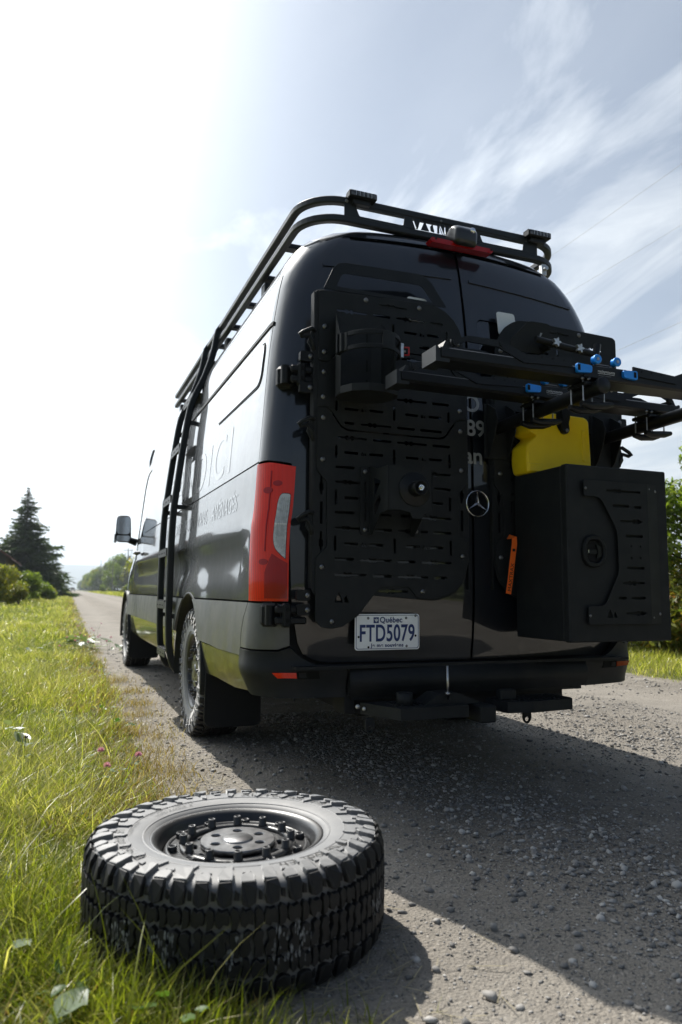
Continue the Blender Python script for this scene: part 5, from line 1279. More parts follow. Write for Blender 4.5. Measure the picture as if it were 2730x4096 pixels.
        for dx in (-.07, -.04):
            mb.lathe([(0, .006), (.005, .005), (.007, 0)], 10, Matrix.Translation((xa + dx, yc - .056, zt + .006)) @ ROT_XZ)
        bpart('clamp_bolt', mb, 'bolt_metal', t)
tray(-.40, 1.694); tray(-.715, 1.690)
# --- wheel-board paddle and tube on the right panel
pb = empty('traction_holder', (.3, -.08, 2.0), 'black paddle and tube holder with silver star knobs behind the bike trays', 'holder')
h0 = Vector((.3, -.08, 2.0))
mb = MB(); P = round_poly([(-.20, -.02), (-.195, .03), (-.115, .115), (-.09, .122), (.0, .122), (.018, .105), (.01, .07), (-.02, .03), (-.035, -.02)], [.01, .01, .01, .01, .015, .015, .02, .02, .01], 3)
mb.prism(P, lambda a, b, d: (a, -d + .0 - b * .15, b), .155, .160); o = mb.build('paddle', 'powder', pb); fix_normals(o.data)
mb = MB(); mb.lathe([(0, .001), (.012, .001)], 10, Matrix.Translation((-.035, -.1705, .075)) @ ROT_XZ @ Matrix.Rotation(R(-25), 4, 'Z') @ Matrix.Diagonal((.42, 1.9, 1, 1))); mb.build('paddle_mark', 'vinyl_grey', pb)
mb = MB(); mb.tube([(-.10, -.215, .025), (.06, -.215, .008), (.225, -.215, -.006)], .0155, 14); mb.tube([(.225, -.215, -.066), (.25, -.215, .045)], .0165, 14); mb.tube([(-.02, -.215, .01), (-.02, .0, .0)], .02, 12); mb.build('tube', 'alu_black', pb)
for x in (-.005, .125):
    mb = MB(); S = []
    for k in range(20):
        a = 2 * PI * k / 20; r_ = .0165 + .0065 * math.cos(5 * a); S.append((r_ * math.cos(a), r_ * math.sin(a)))
    mb.prism(S, lambda a, b, d: (x + a, -.232 - d, (.014 if x < .05 else .002) + b), .0, .016); mb.cyl((x, -.215, .012), (x, -.232, .012), .008, 8); o = mb.build('star_knob', 'silver', pb); fix_normals(o.data)
# --- roof rack
rk = empty('roof_rack', (0, .2, 2.64), 'black two-rail roof rack with cut-out lettering on the van roof', 'roof rack')
r0 = Vector((0, .2, 2.65))
def rpart(name, mb, m, parent=rk):
    mb.v = [tuple(Vector(p) - r0) for p in mb.v]; return mb.build(name, m, parent)
def rail_path(z, hw=.745, yr=.175, yf=4.15, rad=.20, zf=None):
    pts = [(-hw, yf, z), (-hw, yf * .5 + .2, z)] + [(-hw + rad - rad * math.cos(R(90 * k / 10)), yr + rad - rad * math.sin(R(90 * k / 10)), z) for k in range(11)]
    return pts + [(0, yr - .004, z)] + [(-x, y, z) for x, y, z in pts[::-1]]
mb = MB(); mb.tube(rail_path(2.777), 1, flat=(.019, .018, (0, 0, 1))); rpart('upper_rail', mb, 'powder_rail')
mb = MB(); mb.tube(rail_path(2.684), 1, flat=(.019, .019, (0, 0, 1))); rpart('lower_rail', mb, 'powder_rail')
def opening(x0, x1, s0, s1): return round_poly([(x0 + s0, 2.709), (x1 - s1, 2.709), (x1, 2.754), (x0, 2.754)], .006, 2)
txt = []
def stroke(a, b, w_): 
    dx, dz = b[0] - a[0], b[1] - a[1]; l = math.hypot(dx, dz); nx, nz = -dz / l * w_, dx / l * w_; return [(a[0] + nx, a[1] + nz), (b[0] + nx, b[1] + nz), (b[0] - nx, b[1] - nz), (a[0] - nx, a[1] - nz)]
zb_, zt_, w_ = 2.707, 2.754, .0042
X = -.190
txt += [stroke((X, zt_), (X + .018, zb_), w_), stroke((X + .038, zt_), (X + .024, zb_), w_)]
txt += [[(X + .048, zb_), (X + .092, zb_), (X + .068, zt_)], [(X + .104, zb_ + .004), (X + .122, zb_), (X + .112, zt_ - .006), (X + .100, zt_ - .022)][::1]]
txt += [stroke((X + .146, zb_), (X + .146, zt_), w_), stroke((X + .154, zt_), (X + .174, zb_), w_), stroke((X + .184, zb_), (X + .184, zt_), w_)]
txt += [stroke((X + .212, zb_), (X + .212, zt_), w_), stroke((X + .222, zt_ - .003), (X + .244, zt_ - .010), w_), stroke((X + .246, zb_ + .010), (X + .246, zt_ - .016), w_), stroke((X + .222, zb_ + .003), (X + .242, zb_ + .006), w_)]
txt += [stroke((X + .268, zb_), (X + .268, zt_), w_)]
txt += [stroke((X + .292, zb_ + .008), (X + .292, zt_ - .006), w_), stroke((X + .298, zt_ - .003), (X + .330, zt_ - .003), w_), stroke((X + .298, zb_ + .003), (X + .330, zb_ + .003), w_)]
txt += [stroke((X + .350, zb_), (X + .350, zt_), w_)]
xz_ = [rrect(-.56, 2.664, .56, 2.796, .012, 3), opening(-.50, -.235, .02, .008), opening(.20, .475, .018, .01)] + [[p for p in s_] for s_ in txt]
me = plate_mesh(xz_, .005, .0006); me.transform(Matrix.Translation((0, .160 - .2, -2.65)) @ ROT_XZ); fp = obj('fascia', me, 'powder_rail', rk)
for x in (-.55, -.03, .03 + .5): bolt(fp, x, 2.772 - 2.65, .155 - .2, .8)
for x in (-.70, .70):
    for yy in (1.0, 2.0, 3.0, 4.0):
        mb = MB(); mb.box((x - .035, yy - .04, 2.575), (x + .035, yy + .04, 2.66), .006); rpart('rack_foot', mb, 'powder_rail')
for yy in np.arange(.55, 4.1, .42):
    mb = MB(); mb.box((-.735, yy - .03, 2.668), (.735, yy + .03, 2.694), .004); rpart('cross_slat', mb, 'powder_rail')
for s in (-1, 1):
    for yy in np.arange(.7, 4.1, .8):
        bolt(rk, 0, 0).matrix_local = Matrix.Translation((s * .758, yy - .2, 2.772 - 2.65)) @ Matrix.Rotation(R(90 * s), 4, 'Y')
        bolt(rk, 0, 0).matrix_local = Matrix.Translation((s * .758, yy + .1 - .2, 2.683 - 2.65)) @ Matrix.Rotation(R(90 * s), 4, 'Y')
mb = MB(); mb.box((.60, .17, 2.60), (.63, .20, 2.665), .003); mb.cyl((.615, .165, 2.635), (.615, .15, 2.635), .012, 10); rpart('rack_clamp', mb, 'silver')
for x, lab in ((-.478, 'small black work light on the left end of the roof rack'), (.548, 'small black work light on the right end of the roof rack')):
    lg = empty('work_light', (x, .150, 2.770), lab, 'work light', 'work lights on the roof rack')
    mb = MB(); mb.box((-.080, -.045, -.002), (.080, .02, .040), .006)
    for k in range(14): mb.box((-.076 + k * .0115, -.03, .040), (-.0715 + k * .0115, .02, .047), .001)
    mb.build('housing', 'black_plastic', lg); lg.scale = (.9, .9, .8)
    mb = MB(); mb.box((-.073, -.0475, .004), (.073, -.045, .035)); mb.build('lens', 'light_glass', lg)
    for k in range(5):
        mb = MB(); mb.box((-.046 + k * .0225, -.0490, .005), (-.0445 + k * .0225, -.0475, .034)); mb.build('lens_bar', 'silver', lg)
    mb = MB(); mb.box((-.05, -.02, -.03), (.05, .012, .0), .003); mb.build('bracket', 'powder_rail', lg)
# --- side ladder
ld = empty('side_ladder', (-1.04, 2.33, .31), 'black ladder with perforated steps on the left side of the van', 'ladder')
l0 = Vector((-1.04, 2.33, .31))
LP = [(-.70, 2.79), (-.735, 2.785), (-.765, 2.74), (-.79, 2.60), (-.85, 2.40), (-.915, 2.25), (-.948, 2.15), (-.985, 1.90), (-1.018, 1.63), (-1.042, 1.40), (-1.050, 1.15), (-1.052, .73), (-1.045, .52), (-1.03, .43), (-.995, .345), (-.95, .325)]
hx, hz = None, None
_ls = np.array(LP); _t = np.r_[0, np.cumsum(np.hypot(*np.diff(_ls, axis=0).T))]; fx_, fz_ = hermite(_t, _ls[:, 0]), hermite(_t, _ls[:, 1])
path = [(fx_(t), fz_(t)) for t in np.linspace(0, _t[-1], 60)]
for yy in (2.12, 2.56):
    mb = MB(); mb.tube([tuple(Vector((x, yy, z)) - l0) for x, z in path], 1, flat=(.022, .022, (0, 1, 0))); rl = mb.build('rail', 'powder_rail', ld)
    for z in (1.50, 1.46):
        b_ = bolt(rl, 0, 0, s=.8) if False else None
def ladder_x(z):
    zs = [b for a, b in path]; i = min(range(len(zs)), key=lambda k: abs(zs[k] - z)); return path[i][0]
for z in (2.28, 1.90, 1.53, 1.16, .80, .47):
    x = ladder_x(z); mb = MB(); y0, y1 = 2.142, 2.538
    tp_ = [(-.030, -.052), (-.030, .0), (.035, .0), (.035, -.012)]
    mb.box((x - .030, y0, z - .05), (x - .026, y1, z), .0008)
    mb.box((x - .0275, y0, z - .004), (x + .035, y1, z), .0008)
    for k in range(14): mb.box((x - .030, y0 + .012 + k * .0275, z), (x + .03, y0 + .024 + k * .0275, z + .007), .001)
    mb.v = [tuple(Vector(p) - l0) for p in mb.v]; sp = mb.build('step', 'powder_rail', ld)
    for yc_, ln in ((2.20, .05), (2.31, .07), (2.45, .05)):
        mb = MB(); mb.box((x - .0312, yc_, z - .030), (x - .0300, yc_ + ln, z - .022)); 
        mb.v = [tuple(Vector(p) - l0) for p in mb.v]; mb.build('step_slot', 'gap', sp)
for z in (2.05, 1.45, .70):
    for yy in (2.12, 2.56):
        x = ladder_x(z); mb = MB(); mb.box((x, yy - .012, z - .015), (x + .10, yy + .012, z + .015), .002); mb.v = [tuple(Vector(p) - l0) for p in mb.v]; mb.build('standoff', 'powder_rail', ld)
# --- hitch step under the bumper
hs_ = empty('hitch_step', (-.1, -.2, .38), 'black two-wing hitch step below the rear bumper', 'hitch step')
s0 = Vector((-.1, -.2, .38))
def hpart(name, mb, m): mb.v = [tuple(Vector(p) - s0) for p in mb.v]; o = mb.build(name, m, hs_); fix_normals(o.data); return o
for P, nm in (([(-.575, -.10), (-.49, -.31), (-.18, -.31), (-.165, -.27), (-.165, -.15), (-.20, -.10)], 'w'), ([(.0, -.15), (.02, -.29), (.14, -.31), (.355, -.29), (.375, -.25), (.36, -.12), (.10, -.12)], 'w')):
    mb = MB(); mb.prism(P, lambda a, b, d: (a, b, d), .372, .418); hpart('step_wing', mb, 'powder')
    mb = MB(); cx_ = sum(p[0] for p in P) / len(P); cy_ = sum(p[1] for p in P) / len(P)
    for k in range(9): mb.box((min(p[0] for p in P) + .09 + k * .026, cy_ - .05, .418), (min(p[0] for p in P) + .10 + k * .026, cy_ + .05, .424))
    hpart('grip_strip', mb, 'powder')
mb = MB(); mb.box((-.135, -.33, .345), (-.060, .20, .415), .006); hpart('receiver_tube', mb, 'powder')
mb = MB(); mb.box((-.60, .02, .35), (.55, .10, .43), .008); mb.box((-.62, -.03, .36), (-.57, .1, .46), .005); hpart('hitch_bar', mb, 'underbody')
mb = MB(); mb.prism([(-.36, .418), (-.29, .46), (-.20, .462), (-.10, .422), (-.10, .416), (-.36, .412)], lambda a, b, d: (a, d, b), -.26, -.15); hpart('hoop_bracket', mb, 'powder')
mb = MB(); mb.cyl((-.256, -.27, .44), (-.256, -.27, .575), .0055, 8); mb.cyl((-.256, -.27, .457), (-.256, -.27, .468), .011, 6); hpart('threaded_rod', mb, 'steel')
mb = MB(); mb.cyl((-.43, -.22, .415), (-.43, -.22, .468), .034, 20); hpart('ball_socket', mb, 'powder')
mb = MB(); mb.box((.02, -.24, .418), (.10, -.20, .462), .004); hpart('lock_block', mb, 'powder')
for x, z in ((-.565, .405), (-.535, .395)):
    mb = MB(); mb.lathe([(0, .01), (.008, .008), (.010, 0)], 10, Matrix.Translation((x - .03, -.12, z)) @ ROT_XZ); hpart('step_bolt', mb, 'silver')
for x, y in ((-.575, -.2), (.165, -.22)):
    me = plate_mesh([round_poly([(-.02, 0), (.02, 0), (.022, -.045), (.0, -.066), (-.022, -.045)], .012, 4), circle(0, -.042, .011, 10)], .012, .002); me.transform(Matrix.Translation(tuple(Vector((x, y, .372)) - s0)) @ ROT_XZ); obj('chain_eye', me, 'powder', hs_)
# ------------------------------------------------------------------ loose stones on the road
_ico = None
def ico():
    t = (1 + 5 ** .5) / 2; v = np.array([(-1, t, 0), (1, t, 0), (-1, -t, 0), (1, -t, 0), (0, -1, t), (0, 1, t), (0, -1, -t), (0, 1, -t), (t, 0, -1), (t, 0, 1), (-t, 0, -1), (-t, 0, 1)], float) / math.hypot(1, t)
    f = np.array([(0, 11, 5), (0, 5, 1), (0, 1, 7), (0, 7, 10), (0, 10, 11), (1, 5, 9), (5, 11, 4), (11, 10, 2), (10, 7, 6), (7, 1, 8), (3, 9, 4), (3, 4, 2), (3, 2, 6), (3, 6, 8), (3, 8, 9), (4, 9, 5), (2, 4, 11), (6, 2, 10), (8, 6, 7), (9, 8, 1)])
    return v, f
def stones(name, X, Y, S, m, label):
    v, f = ico(); n = len(X); r = RNG.random((n, 12)) * .75 + .5
    V = v[None] * r[..., None]; sc = np.stack([S * RNG.uniform(.8, 1.35, n), S * RNG.uniform(.7, 1.1, n), S * RNG.uniform(.4, .75, n)], -1); V = V * sc[:, None]
    a = RNG.random(n) * 2 * PI; ca, sa = np.cos(a), np.sin(a); b = RNG.normal(0, .35, n); cb, sb = np.cos(b), np.sin(b)
    x, y, z = V[..., 0], V[..., 1], V[..., 2]; y, z = y * cb[:, None] - z * sb[:, None], y * sb[:, None] + z * cb[:, None]
    x, y = x * ca[:, None] - y * sa[:, None], x * sa[:, None] + y * ca[:, None]
    V = np.stack([x + X[:, None], y + Y[:, None], z + (road_z(X, Y) + S * .22)[:, None]], -1).reshape(-1, 3)
    F = (f[None] + 12 * np.arange(n)[:, None, None]).reshape(-1, 3)
    tint = np.repeat(RNG.random(n), 12)
    o = np_mesh(name, V, F, m, tint=tint); tag(o, label=label, kind='stuff', cat='gravel'); return o
ms = bpy.data.materials.new('stone'); ms.use_nodes = True; t_ = ms.node_tree; b_ = t_.nodes['Principled BSDF']; a_ = t_.nodes.new('ShaderNodeAttribute'); a_.attribute_name = 'tint'; c_ = t_.nodes.new('ShaderNodeValToRGB'); t_.links.new(a_.outputs['Fac'], c_.inputs[0]); t_.links.new(c_.outputs[0], b_.inputs['Base Color']); b_.inputs['Roughness'].default_value = .8
c_.color_ramp.elements[0].color = (.12, .118, .115, 1); c_.color_ramp.elements[1].color = (.48, .46, .43, 1); e_ = c_.color_ramp.elements.new(.65); e_.color = (.25, .24, .225, 1); M['stone'] = ms
def stone_field(n, x0, x1, y0, y1, smin, smax, pw, dens=None):
    X = RNG.uniform(x0, x1, n); Y = RNG.uniform(y0, y1, n); S = smin * (smax / smin) ** (RNG.random(n) ** pw)
    k = X > edge_l(Y) + .03
    if dens is not None: k &= RNG.random(n) < dens(X, Y)
    k &= ~((np.hypot(X - SPARE.x, Y - SPARE.y) < .33))
    return X[k], Y[k], S[k]
band = lambda x, y: np.clip(.16 + 1.0 * np.exp(-((x + .10 + .10 * y) / .33) ** 2) + .30 * np.exp(-((x - 1.5) / .5) ** 2), 0, 1) * (.35 + .9 * vnoise(x * 2.2, y * 2.2, 77))
A = [stone_field(60000, -1.2, 2.6, -2.2, 2.2, .0035, .015, 2.2, band), stone_field(420, -1.1, 2.4, -2.0, 2.0, .011, .022, 1.6, lambda x, y: .25 + band(x, y)), stone_field(5200, -1.2, 4.0, 2.0, 9, .005, .018, 1.8), stone_field(30000, -1.2, 2.6, -2.2, 1.8, .0020, .005, 1.)]
X_, Y_, S_ = (np.concatenate(c) for c in zip(*A))
stones('loose_gravel', X_, Y_, S_, 'stone', 'loose stones scattered over the gravel road')

# ------------------------------------------------------------------ grass
def blades(X, Y, Z, H, W, tint, lean=.5, segs=3, curl=.6):
    n = len(X); a = RNG.random(n) * 2 * PI; l = np.abs(RNG.normal(lean, .25, n)); face = a + RNG.normal(0, .6, n) + PI / 2
    ts = np.linspace(0, 1, segs + 1); V = np.zeros((n, 2 * segs + 1, 3)); T = np.zeros((n, 2 * segs + 1))
    for i, t in enumerate(ts):
        d = H * l * t * (1 - curl + curl * t); z = H * t * (1 - .35 * l * t); w = W * (1 - t) ** .7 * .5
        px, py = X + np.cos(a) * d, Y + np.sin(a) * d; wx, wy = np.cos(face) * w, np.sin(face) * w
        if i < segs:
            V[:, 2 * i] = np.stack([px - wx, py - wy, Z + z], -1); V[:, 2 * i + 1] = np.stack([px + wx, py + wy, Z + z], -1)
        else: V[:, 2 * i] = np.stack([px, py, Z + z], -1)
    f = []
    for i in range(segs - 1): f += [(2 * i, 2 * i + 1, 2 * i + 3), (2 * i, 2 * i + 3, 2 * i + 2)]
    f.append((2 * segs - 2, 2 * segs - 1, 2 * segs)); f = np.array(f); k = 2 * segs + 1
    F = (f[None] + k * np.arange(n)[:, None, None]).reshape(-1, 3)
    return V.reshape(-1, 3), F, np.repeat(tint, k)
def join(parts):
    V, F, T, o = [], [], [], 0
    for v, f, t in parts: V.append(v); F.append(f + o); T.append(t); o += len(v)
    return np.concatenate(V), np.concatenate(F), np.concatenate(T)
def clump(x, y, s=1.): return fbm(x * 1.4 * s, y * 1.4 * s, 51, 3)
def edge_w(y): return edge_l(y) + .16 * (fbm(y * 1.1, y * 0 + 3.3, 61, 3) - .5) * 2
parts = []; dry = []
def sow(n, y0, y1, left, H0, W0, segs, lo=0., x_right=.0, wid=1.):
    Y = RNG.uniform(y0, y1, n); X = edge_w(Y) + x_right - RNG.random(n) * (left + 0 * Y)
    d = edge_w(Y) - X; c = clump(X, Y)
    keep = (np.hypot(X - SPARE.x, Y - SPARE.y) > .385) & (RNG.random(n) < np.clip(.06 + d * 1.45, 0, 1) * np.clip(.15 + 1.5 * c, 0, 1)) & (np.hypot(X - CAM.x, Y - CAM.y) > .62)
    X, Y, d, c = X[keep], Y[keep], d[keep], c[keep]
    H = H0 * (.45 + .75 * RNG.random(len(X))) * (.55 + .9 * c) * np.clip(.4 + d * 1.4, 0, 1.); tint = np.clip(RNG.normal(.40, .20, len(X)) + .55 * (c - .5) + .25 * (RNG.random(len(X)) < .10) + .5 * (vnoise(X * .7, Y * .35, 91) - .5), 0, 1)
    tint = np.where(RNG.random(len(X)) < .20, RNG.uniform(.75, 1., len(X)), tint)
    W = W0 * RNG.uniform(.6, 1.4, len(X)) * wid
    isdry = RNG.random(len(X)) < np.clip(.92 - d * 1.10 + .5 * (vnoise(X * 1.1, Y * .8, 71) - .55), .03, .85)
    for sel, dst in ((~isdry, parts), (isdry, dry)):
        if sel.sum(): dst.append(blades(X[sel], Y[sel], verge_z(X[sel], Y[sel]) - .005, H[sel] * (1 if dst is parts else .8), W[sel], tint[sel] if dst is parts else RNG.random(sel.sum()), .8, segs))
sow(90000, -1.95, 2.2, 1.25, .155, .0045, 3)
sow(14000, -1.95, 2.2, 2.6, .17, .0046, 2)
sow(80000, 2.2, 8.5, 2.3, .17, .0065, 2)
sow(42000, 8.5, 26, 4.2, .20, .013, 2)
sow(36000, 26, 75, 7., .24, .035, 2)
sow(16000, 75, 240, 14., .30, .12, 2)
sow(5000, -6, -2.2, 3., .17, .007, 2)
# tall seeding blades near the camera
n = 900; Y = RNG.uniform(-1.9, 4, n); X = edge_w(Y) - .18 - RNG.random(n) * 1.3; k = np.hypot(X - SPARE.x, Y - SPARE.y) > .46
parts.append(blades(X[k], Y[k], verge_z(X[k], Y[k]), RNG.uniform(.22, .36, k.sum()), RNG.uniform(.003, .006, k.sum()), np.clip(RNG.normal(.5, .2, k.sum()), 0, 1), .7, 4))
# tufts around the spare wheel
for cx_, cy_, nn, hh in ((-1.62, -1.36, 700, .15), (-1.75, -1.16, 700, .17), (-1.50, -1.52, 420, .13), (-1.36, -1.58, 160, .10), (-1.78, -.9, 700, .20), (-1.73, -.65, 500, .17), (-1.22, -1.52, 60, .07)):
    X = RNG.normal(cx_, .07, nn); Y = RNG.normal(cy_, .07, nn); k = np.hypot(X - SPARE.x, Y - SPARE.y) > .392
    parts.append(blades(X[k], Y[k], 0 * X[k], RNG.uniform(.4, 1.15, k.sum()) * hh, RNG.uniform(.0025, .0055, k.sum()), np.clip(RNG.normal(.38, .16, k.sum()), 0, 1), .6, 4))
V, F, T = join(parts); go = np_mesh('grass', V, F, 'grass', tint=T); tag(go, label='bright green grass covering the left verge', cat='grass', kind='stuff')
# dry tufts at the road edge
for cx_, cy_, nn, hh in ((-1.17, 1.58, 150, .09), (-1.02, 1.95, 60, .08), (-1.28, 1.15, 200, .10), (-1.2, 2.4, 220, .11), (-1.15, 2.9, 200, .11), (-1.22, .62, 200, .10), (-1.3, .25, 160, .09), (-1.12, 3.6, 200, .11), (-1.32, 1.8, 260, .12), (-1.30, .85, 200, .10), (-1.18, 4.4, 200, .12)):
    X = RNG.normal(cx_, .085, nn); Y = RNG.normal(cy_, .09, nn); dry.append(blades(X, Y, 0 * X, RNG.uniform(.35, 1.1, nn) * hh, RNG.uniform(.002, .0045, nn), RNG.random(nn), .8, 3))
V, F, T = join(dry); go = np_mesh('dry_grass', V, F, 'dry_grass', tint=T); tag(go, label='dry orange grass along the edge of the gravel', cat='grass', kind='stuff')
# straw lying on the gravel edge
n = 2600; Y = RNG.uniform(-1.6, 5.5, n); X = edge_l(Y) + np.abs(RNG.normal(0, .22, n)) - .12; k = np.hypot(X - SPARE.x, Y - SPARE.y) > .36; X, Y = X[k], Y[k]; n = len(X)
a = RNG.random(n) * 2 * PI; l = RNG.uniform(.015, .05, n); w_ = RNG.uniform(.0007, .0016, n); z = road_z(X, Y) + .006
dx, dy = np.cos(a) * l, np.sin(a) * l; ox, oy = -np.sin(a) * w_, np.cos(a) * w_; up = RNG.uniform(0, .008, n)
V = np.stack([np.stack([X - dx + ox, Y - dy + oy, z], -1), np.stack([X - dx - ox, Y - dy - oy, z], -1), np.stack([X + dx - ox, Y + dy - oy, z + up], -1), np.stack([X + dx + ox, Y + dy + oy, z + up], -1)], 1).reshape(-1, 3)
so_ = np_mesh('straw', V, np.arange(4 * n).reshape(-1, 4), 'straw', tint=np.repeat(RNG.random(n), 4)); tag(so_, label='dry straw lying on the gravel beside the grass', cat='straw', kind='stuff')
# right verge grass
parts = []
for n, y0, y1, wdt, h, w_ in ((16000, 1.0, 9, 1.5, .16, .007), (16000, 9, 40, 3.5, .22, .02), (9000, 40, 260, 7, .35, .12)):
    Y = RNG.uniform(y0, y1, n); X = edge_r(Y) + .25 * (fbm(Y * .8, Y * 0, 12) - .5) + RNG.random(n) ** .8 * wdt; c = clump(X, Y)
    parts.append(blades(X, Y, verge_rz(X, Y) - .01, h * (.4 + .8 * RNG.random(n)) * (.5 + c), w_ * RNG.uniform(.6, 1.4, n), np.clip(RNG.normal(.6, .2, n), 0, 1), .55, 2))
V, F, T = join(parts); go = np_mesh('grass', V, F, 'grass', tint=T); tag(go, label='pale grass strip along the right side of the road', cat='grass', kind='stuff')

# ------------------------------------------------------------------ flowers and small plants
def leaf_blob(cx, cy, cz, rx, ry, rz, n, size, shell=.5, up=.35):
    """n pointed leaves through an ellipsoid; returns V, F, T"""
    d = RNG.normal(size=(n, 3)); d /= np.linalg.norm(d, axis=1)[:, None]; r = (shell + (1 - shell) * RNG.random(n)) ** .6 if shell < 1 else np.ones(n)
    c = d * r[:, None] * np.array([rx, ry, rz]) + np.array([cx, cy, cz])
    nrm_ = d * .6 + RNG.normal(size=(n, 3)) * .7 + np.array([0, 0, up]); nrm_ /= np.linalg.norm(nrm_, axis=1)[:, None]
    a = np.cross(nrm_, RNG.normal(size=(n, 3))); a /= np.linalg.norm(a, axis=1)[:, None]; b = np.cross(nrm_, a)
    s = size * RNG.uniform(.6, 1.3, n)[:, None]; droop = nrm_ * s * .12
    V = np.stack([c - a * s, c + b * s * .42 + droop, c + a * s, c - b * s * .42 + droop], 1).reshape(-1, 3)
    F = np.arange(4 * n).reshape(-1, 4)[:, [0, 1, 2, 0, 2, 3]].reshape(-1, 3)
    return V, F, np.repeat(np.clip(RNG.normal(.42, .2, n), 0, 1), 4)
def flower(name, x, y, zg, h, kind, label, group, lean=(0, 0)):
    root = empty(name, (x, y, zg), label, 'flower', group)
    mb = MB(); lx, ly = lean; pts = [(lx * t * t, ly * t * t, h * t) for t in (0, .35, .7, 1)]; mb.tube(pts, [.0018, .0016, .0014, .0012], 5); mb.build('stem', 'stem_green', root)
    hx_, hy_ = lx, ly
    if kind == 'clover':
        n = 110; d = RNG.normal(size=(n, 3)); d[:, 2] = np.abs(d[:, 2]) - .25; d /= np.linalg.norm(d, axis=1)[:, None]; c = np.array([hx_, hy_, h + .004]); tip = c + d * .0155; a = np.cross(d, RNG.normal(size=(n, 3))); a /= np.linalg.norm(a, axis=1)[:, None]
        V = np.stack([c + d * .003 - a * .0012, c + d * .003 + a * .0012, tip + a * .0010, tip - a * .0010], 1).reshape(-1, 3); np_mesh('flower_head', V, np.arange(4 * n).reshape(-1, 4), 'petal_pink', root, tint=np.repeat(RNG.random(n), 4))
    elif kind == 'seed':
        n = 90; d = RNG.normal(size=(n, 3)); d[:, 2] = np.abs(d[:, 2]) - .3; d /= np.linalg.norm(d, axis=1)[:, None]; c = np.array([hx_, hy_, h + .004]); tip = c + d * .012; a = np.cross(d, RNG.normal(size=(n, 3))); a /= np.linalg.norm(a, axis=1)[:, None]
        V = np.stack([c - a * .0014, c + a * .0014, tip + a * .0008, tip - a * .0008], 1).reshape(-1, 3); np_mesh('flower_head', V, np.arange(4 * n).reshape(-1, 4), 'bark', root, tint=np.repeat(RNG.random(n), 4))
    else:
        n = 22; th = np.linspace(0, 2 * PI, n, endpoint=False); c = np.array([hx_, hy_, h]); V = []
        for i, t in enumerate(th):
            r_ = .015 if i % 2 else .011; e = np.array([math.cos(t), math.sin(t), .25]); s_ = np.array([-math.sin(t), math.cos(t), 0]); V += [c, c + e * r_ * .7 + s_ * .002, c + e * r_, c + e * r_ * .7 - s_ * .002]
        np_mesh('flower_head', V, np.arange(4 * n).reshape(-1, 4), 'petal_yellow', root, tint=np.repeat(RNG.random(n), 4))
    if kind in ('clover', 'seed'):
        for k, hh in enumerate((.3, .55, .8)):
            V = []; ang0 = RNG.random() * 6.28; base = np.array([lx * hh * hh, ly * hh * hh, h * hh]); tip = base + np.array([math.cos(ang0), math.sin(ang0), .25]) * .03
            for j in range(3):
                a = ang0 + (j - 1) * 1.5; e = np.array([math.cos(a), math.sin(a), .12 - .25 * (j == 1)]); s_ = np.array([-math.sin(a), math.cos(a), .1]); V += [tip, tip + e * .012 + s_ * .008, tip + e * .024 + s_ * .004, tip + e * .025 - s_ * .004, tip + e * .012 - s_ * .008]
            np_mesh('leaf', V, np.arange(15).reshape(-1, 5), 'clover_leaf', root, tint=np.repeat(RNG.random(3), 5))
    return root
flower('clover', -1.883, .739, .03, .17, 'seed', 'brown dried clover head standing in the grass at the left edge', 'clover near the spare wheel', (.01, .0))
flower('clover', -1.60, .53, .02, .15, 'clover', 'pink clover above the wheel, highest and leftmost of the pink trio', 'clover near the spare wheel', (.04, -.03))
flower('clover', -1.58, .33, .02, .125, 'clover', 'pink clover nearest the spare wheel, lowest of the pink trio', 'clover near the spare wheel', (.035, -.02))
flower('clover', -1.50, .38, .02, .14, 'clover', 'pink clover leaning over the gravel, rightmost of the pink trio', 'clover near the spare wheel', (.09, .02))
for k in range(16):
    y = RNG.uniform(6.5, 12); x = edge_l(y) - abs(RNG.normal(.15, .25)) + .05
    flower('clover', x, y, .02, RNG.uniform(.14, .24), 'clover', 'one of the small pink clovers at the grass edge beside the van', 'distant pink clovers', (RNG.normal(0, .03), RNG.normal(0, .03)))
for k in range(22):
    y = RNG.uniform(1.5, 8); x = edge_l(y) - RNG.uniform(.3, 1.2)
    flower('yellow_flower', x, y, .03, RNG.uniform(.10, .17), 'y', 'one of the small yellow flowers dotted through the green grass', 'yellow flowers in the verge', (RNG.normal(0, .02), RNG.normal(0, .02)))
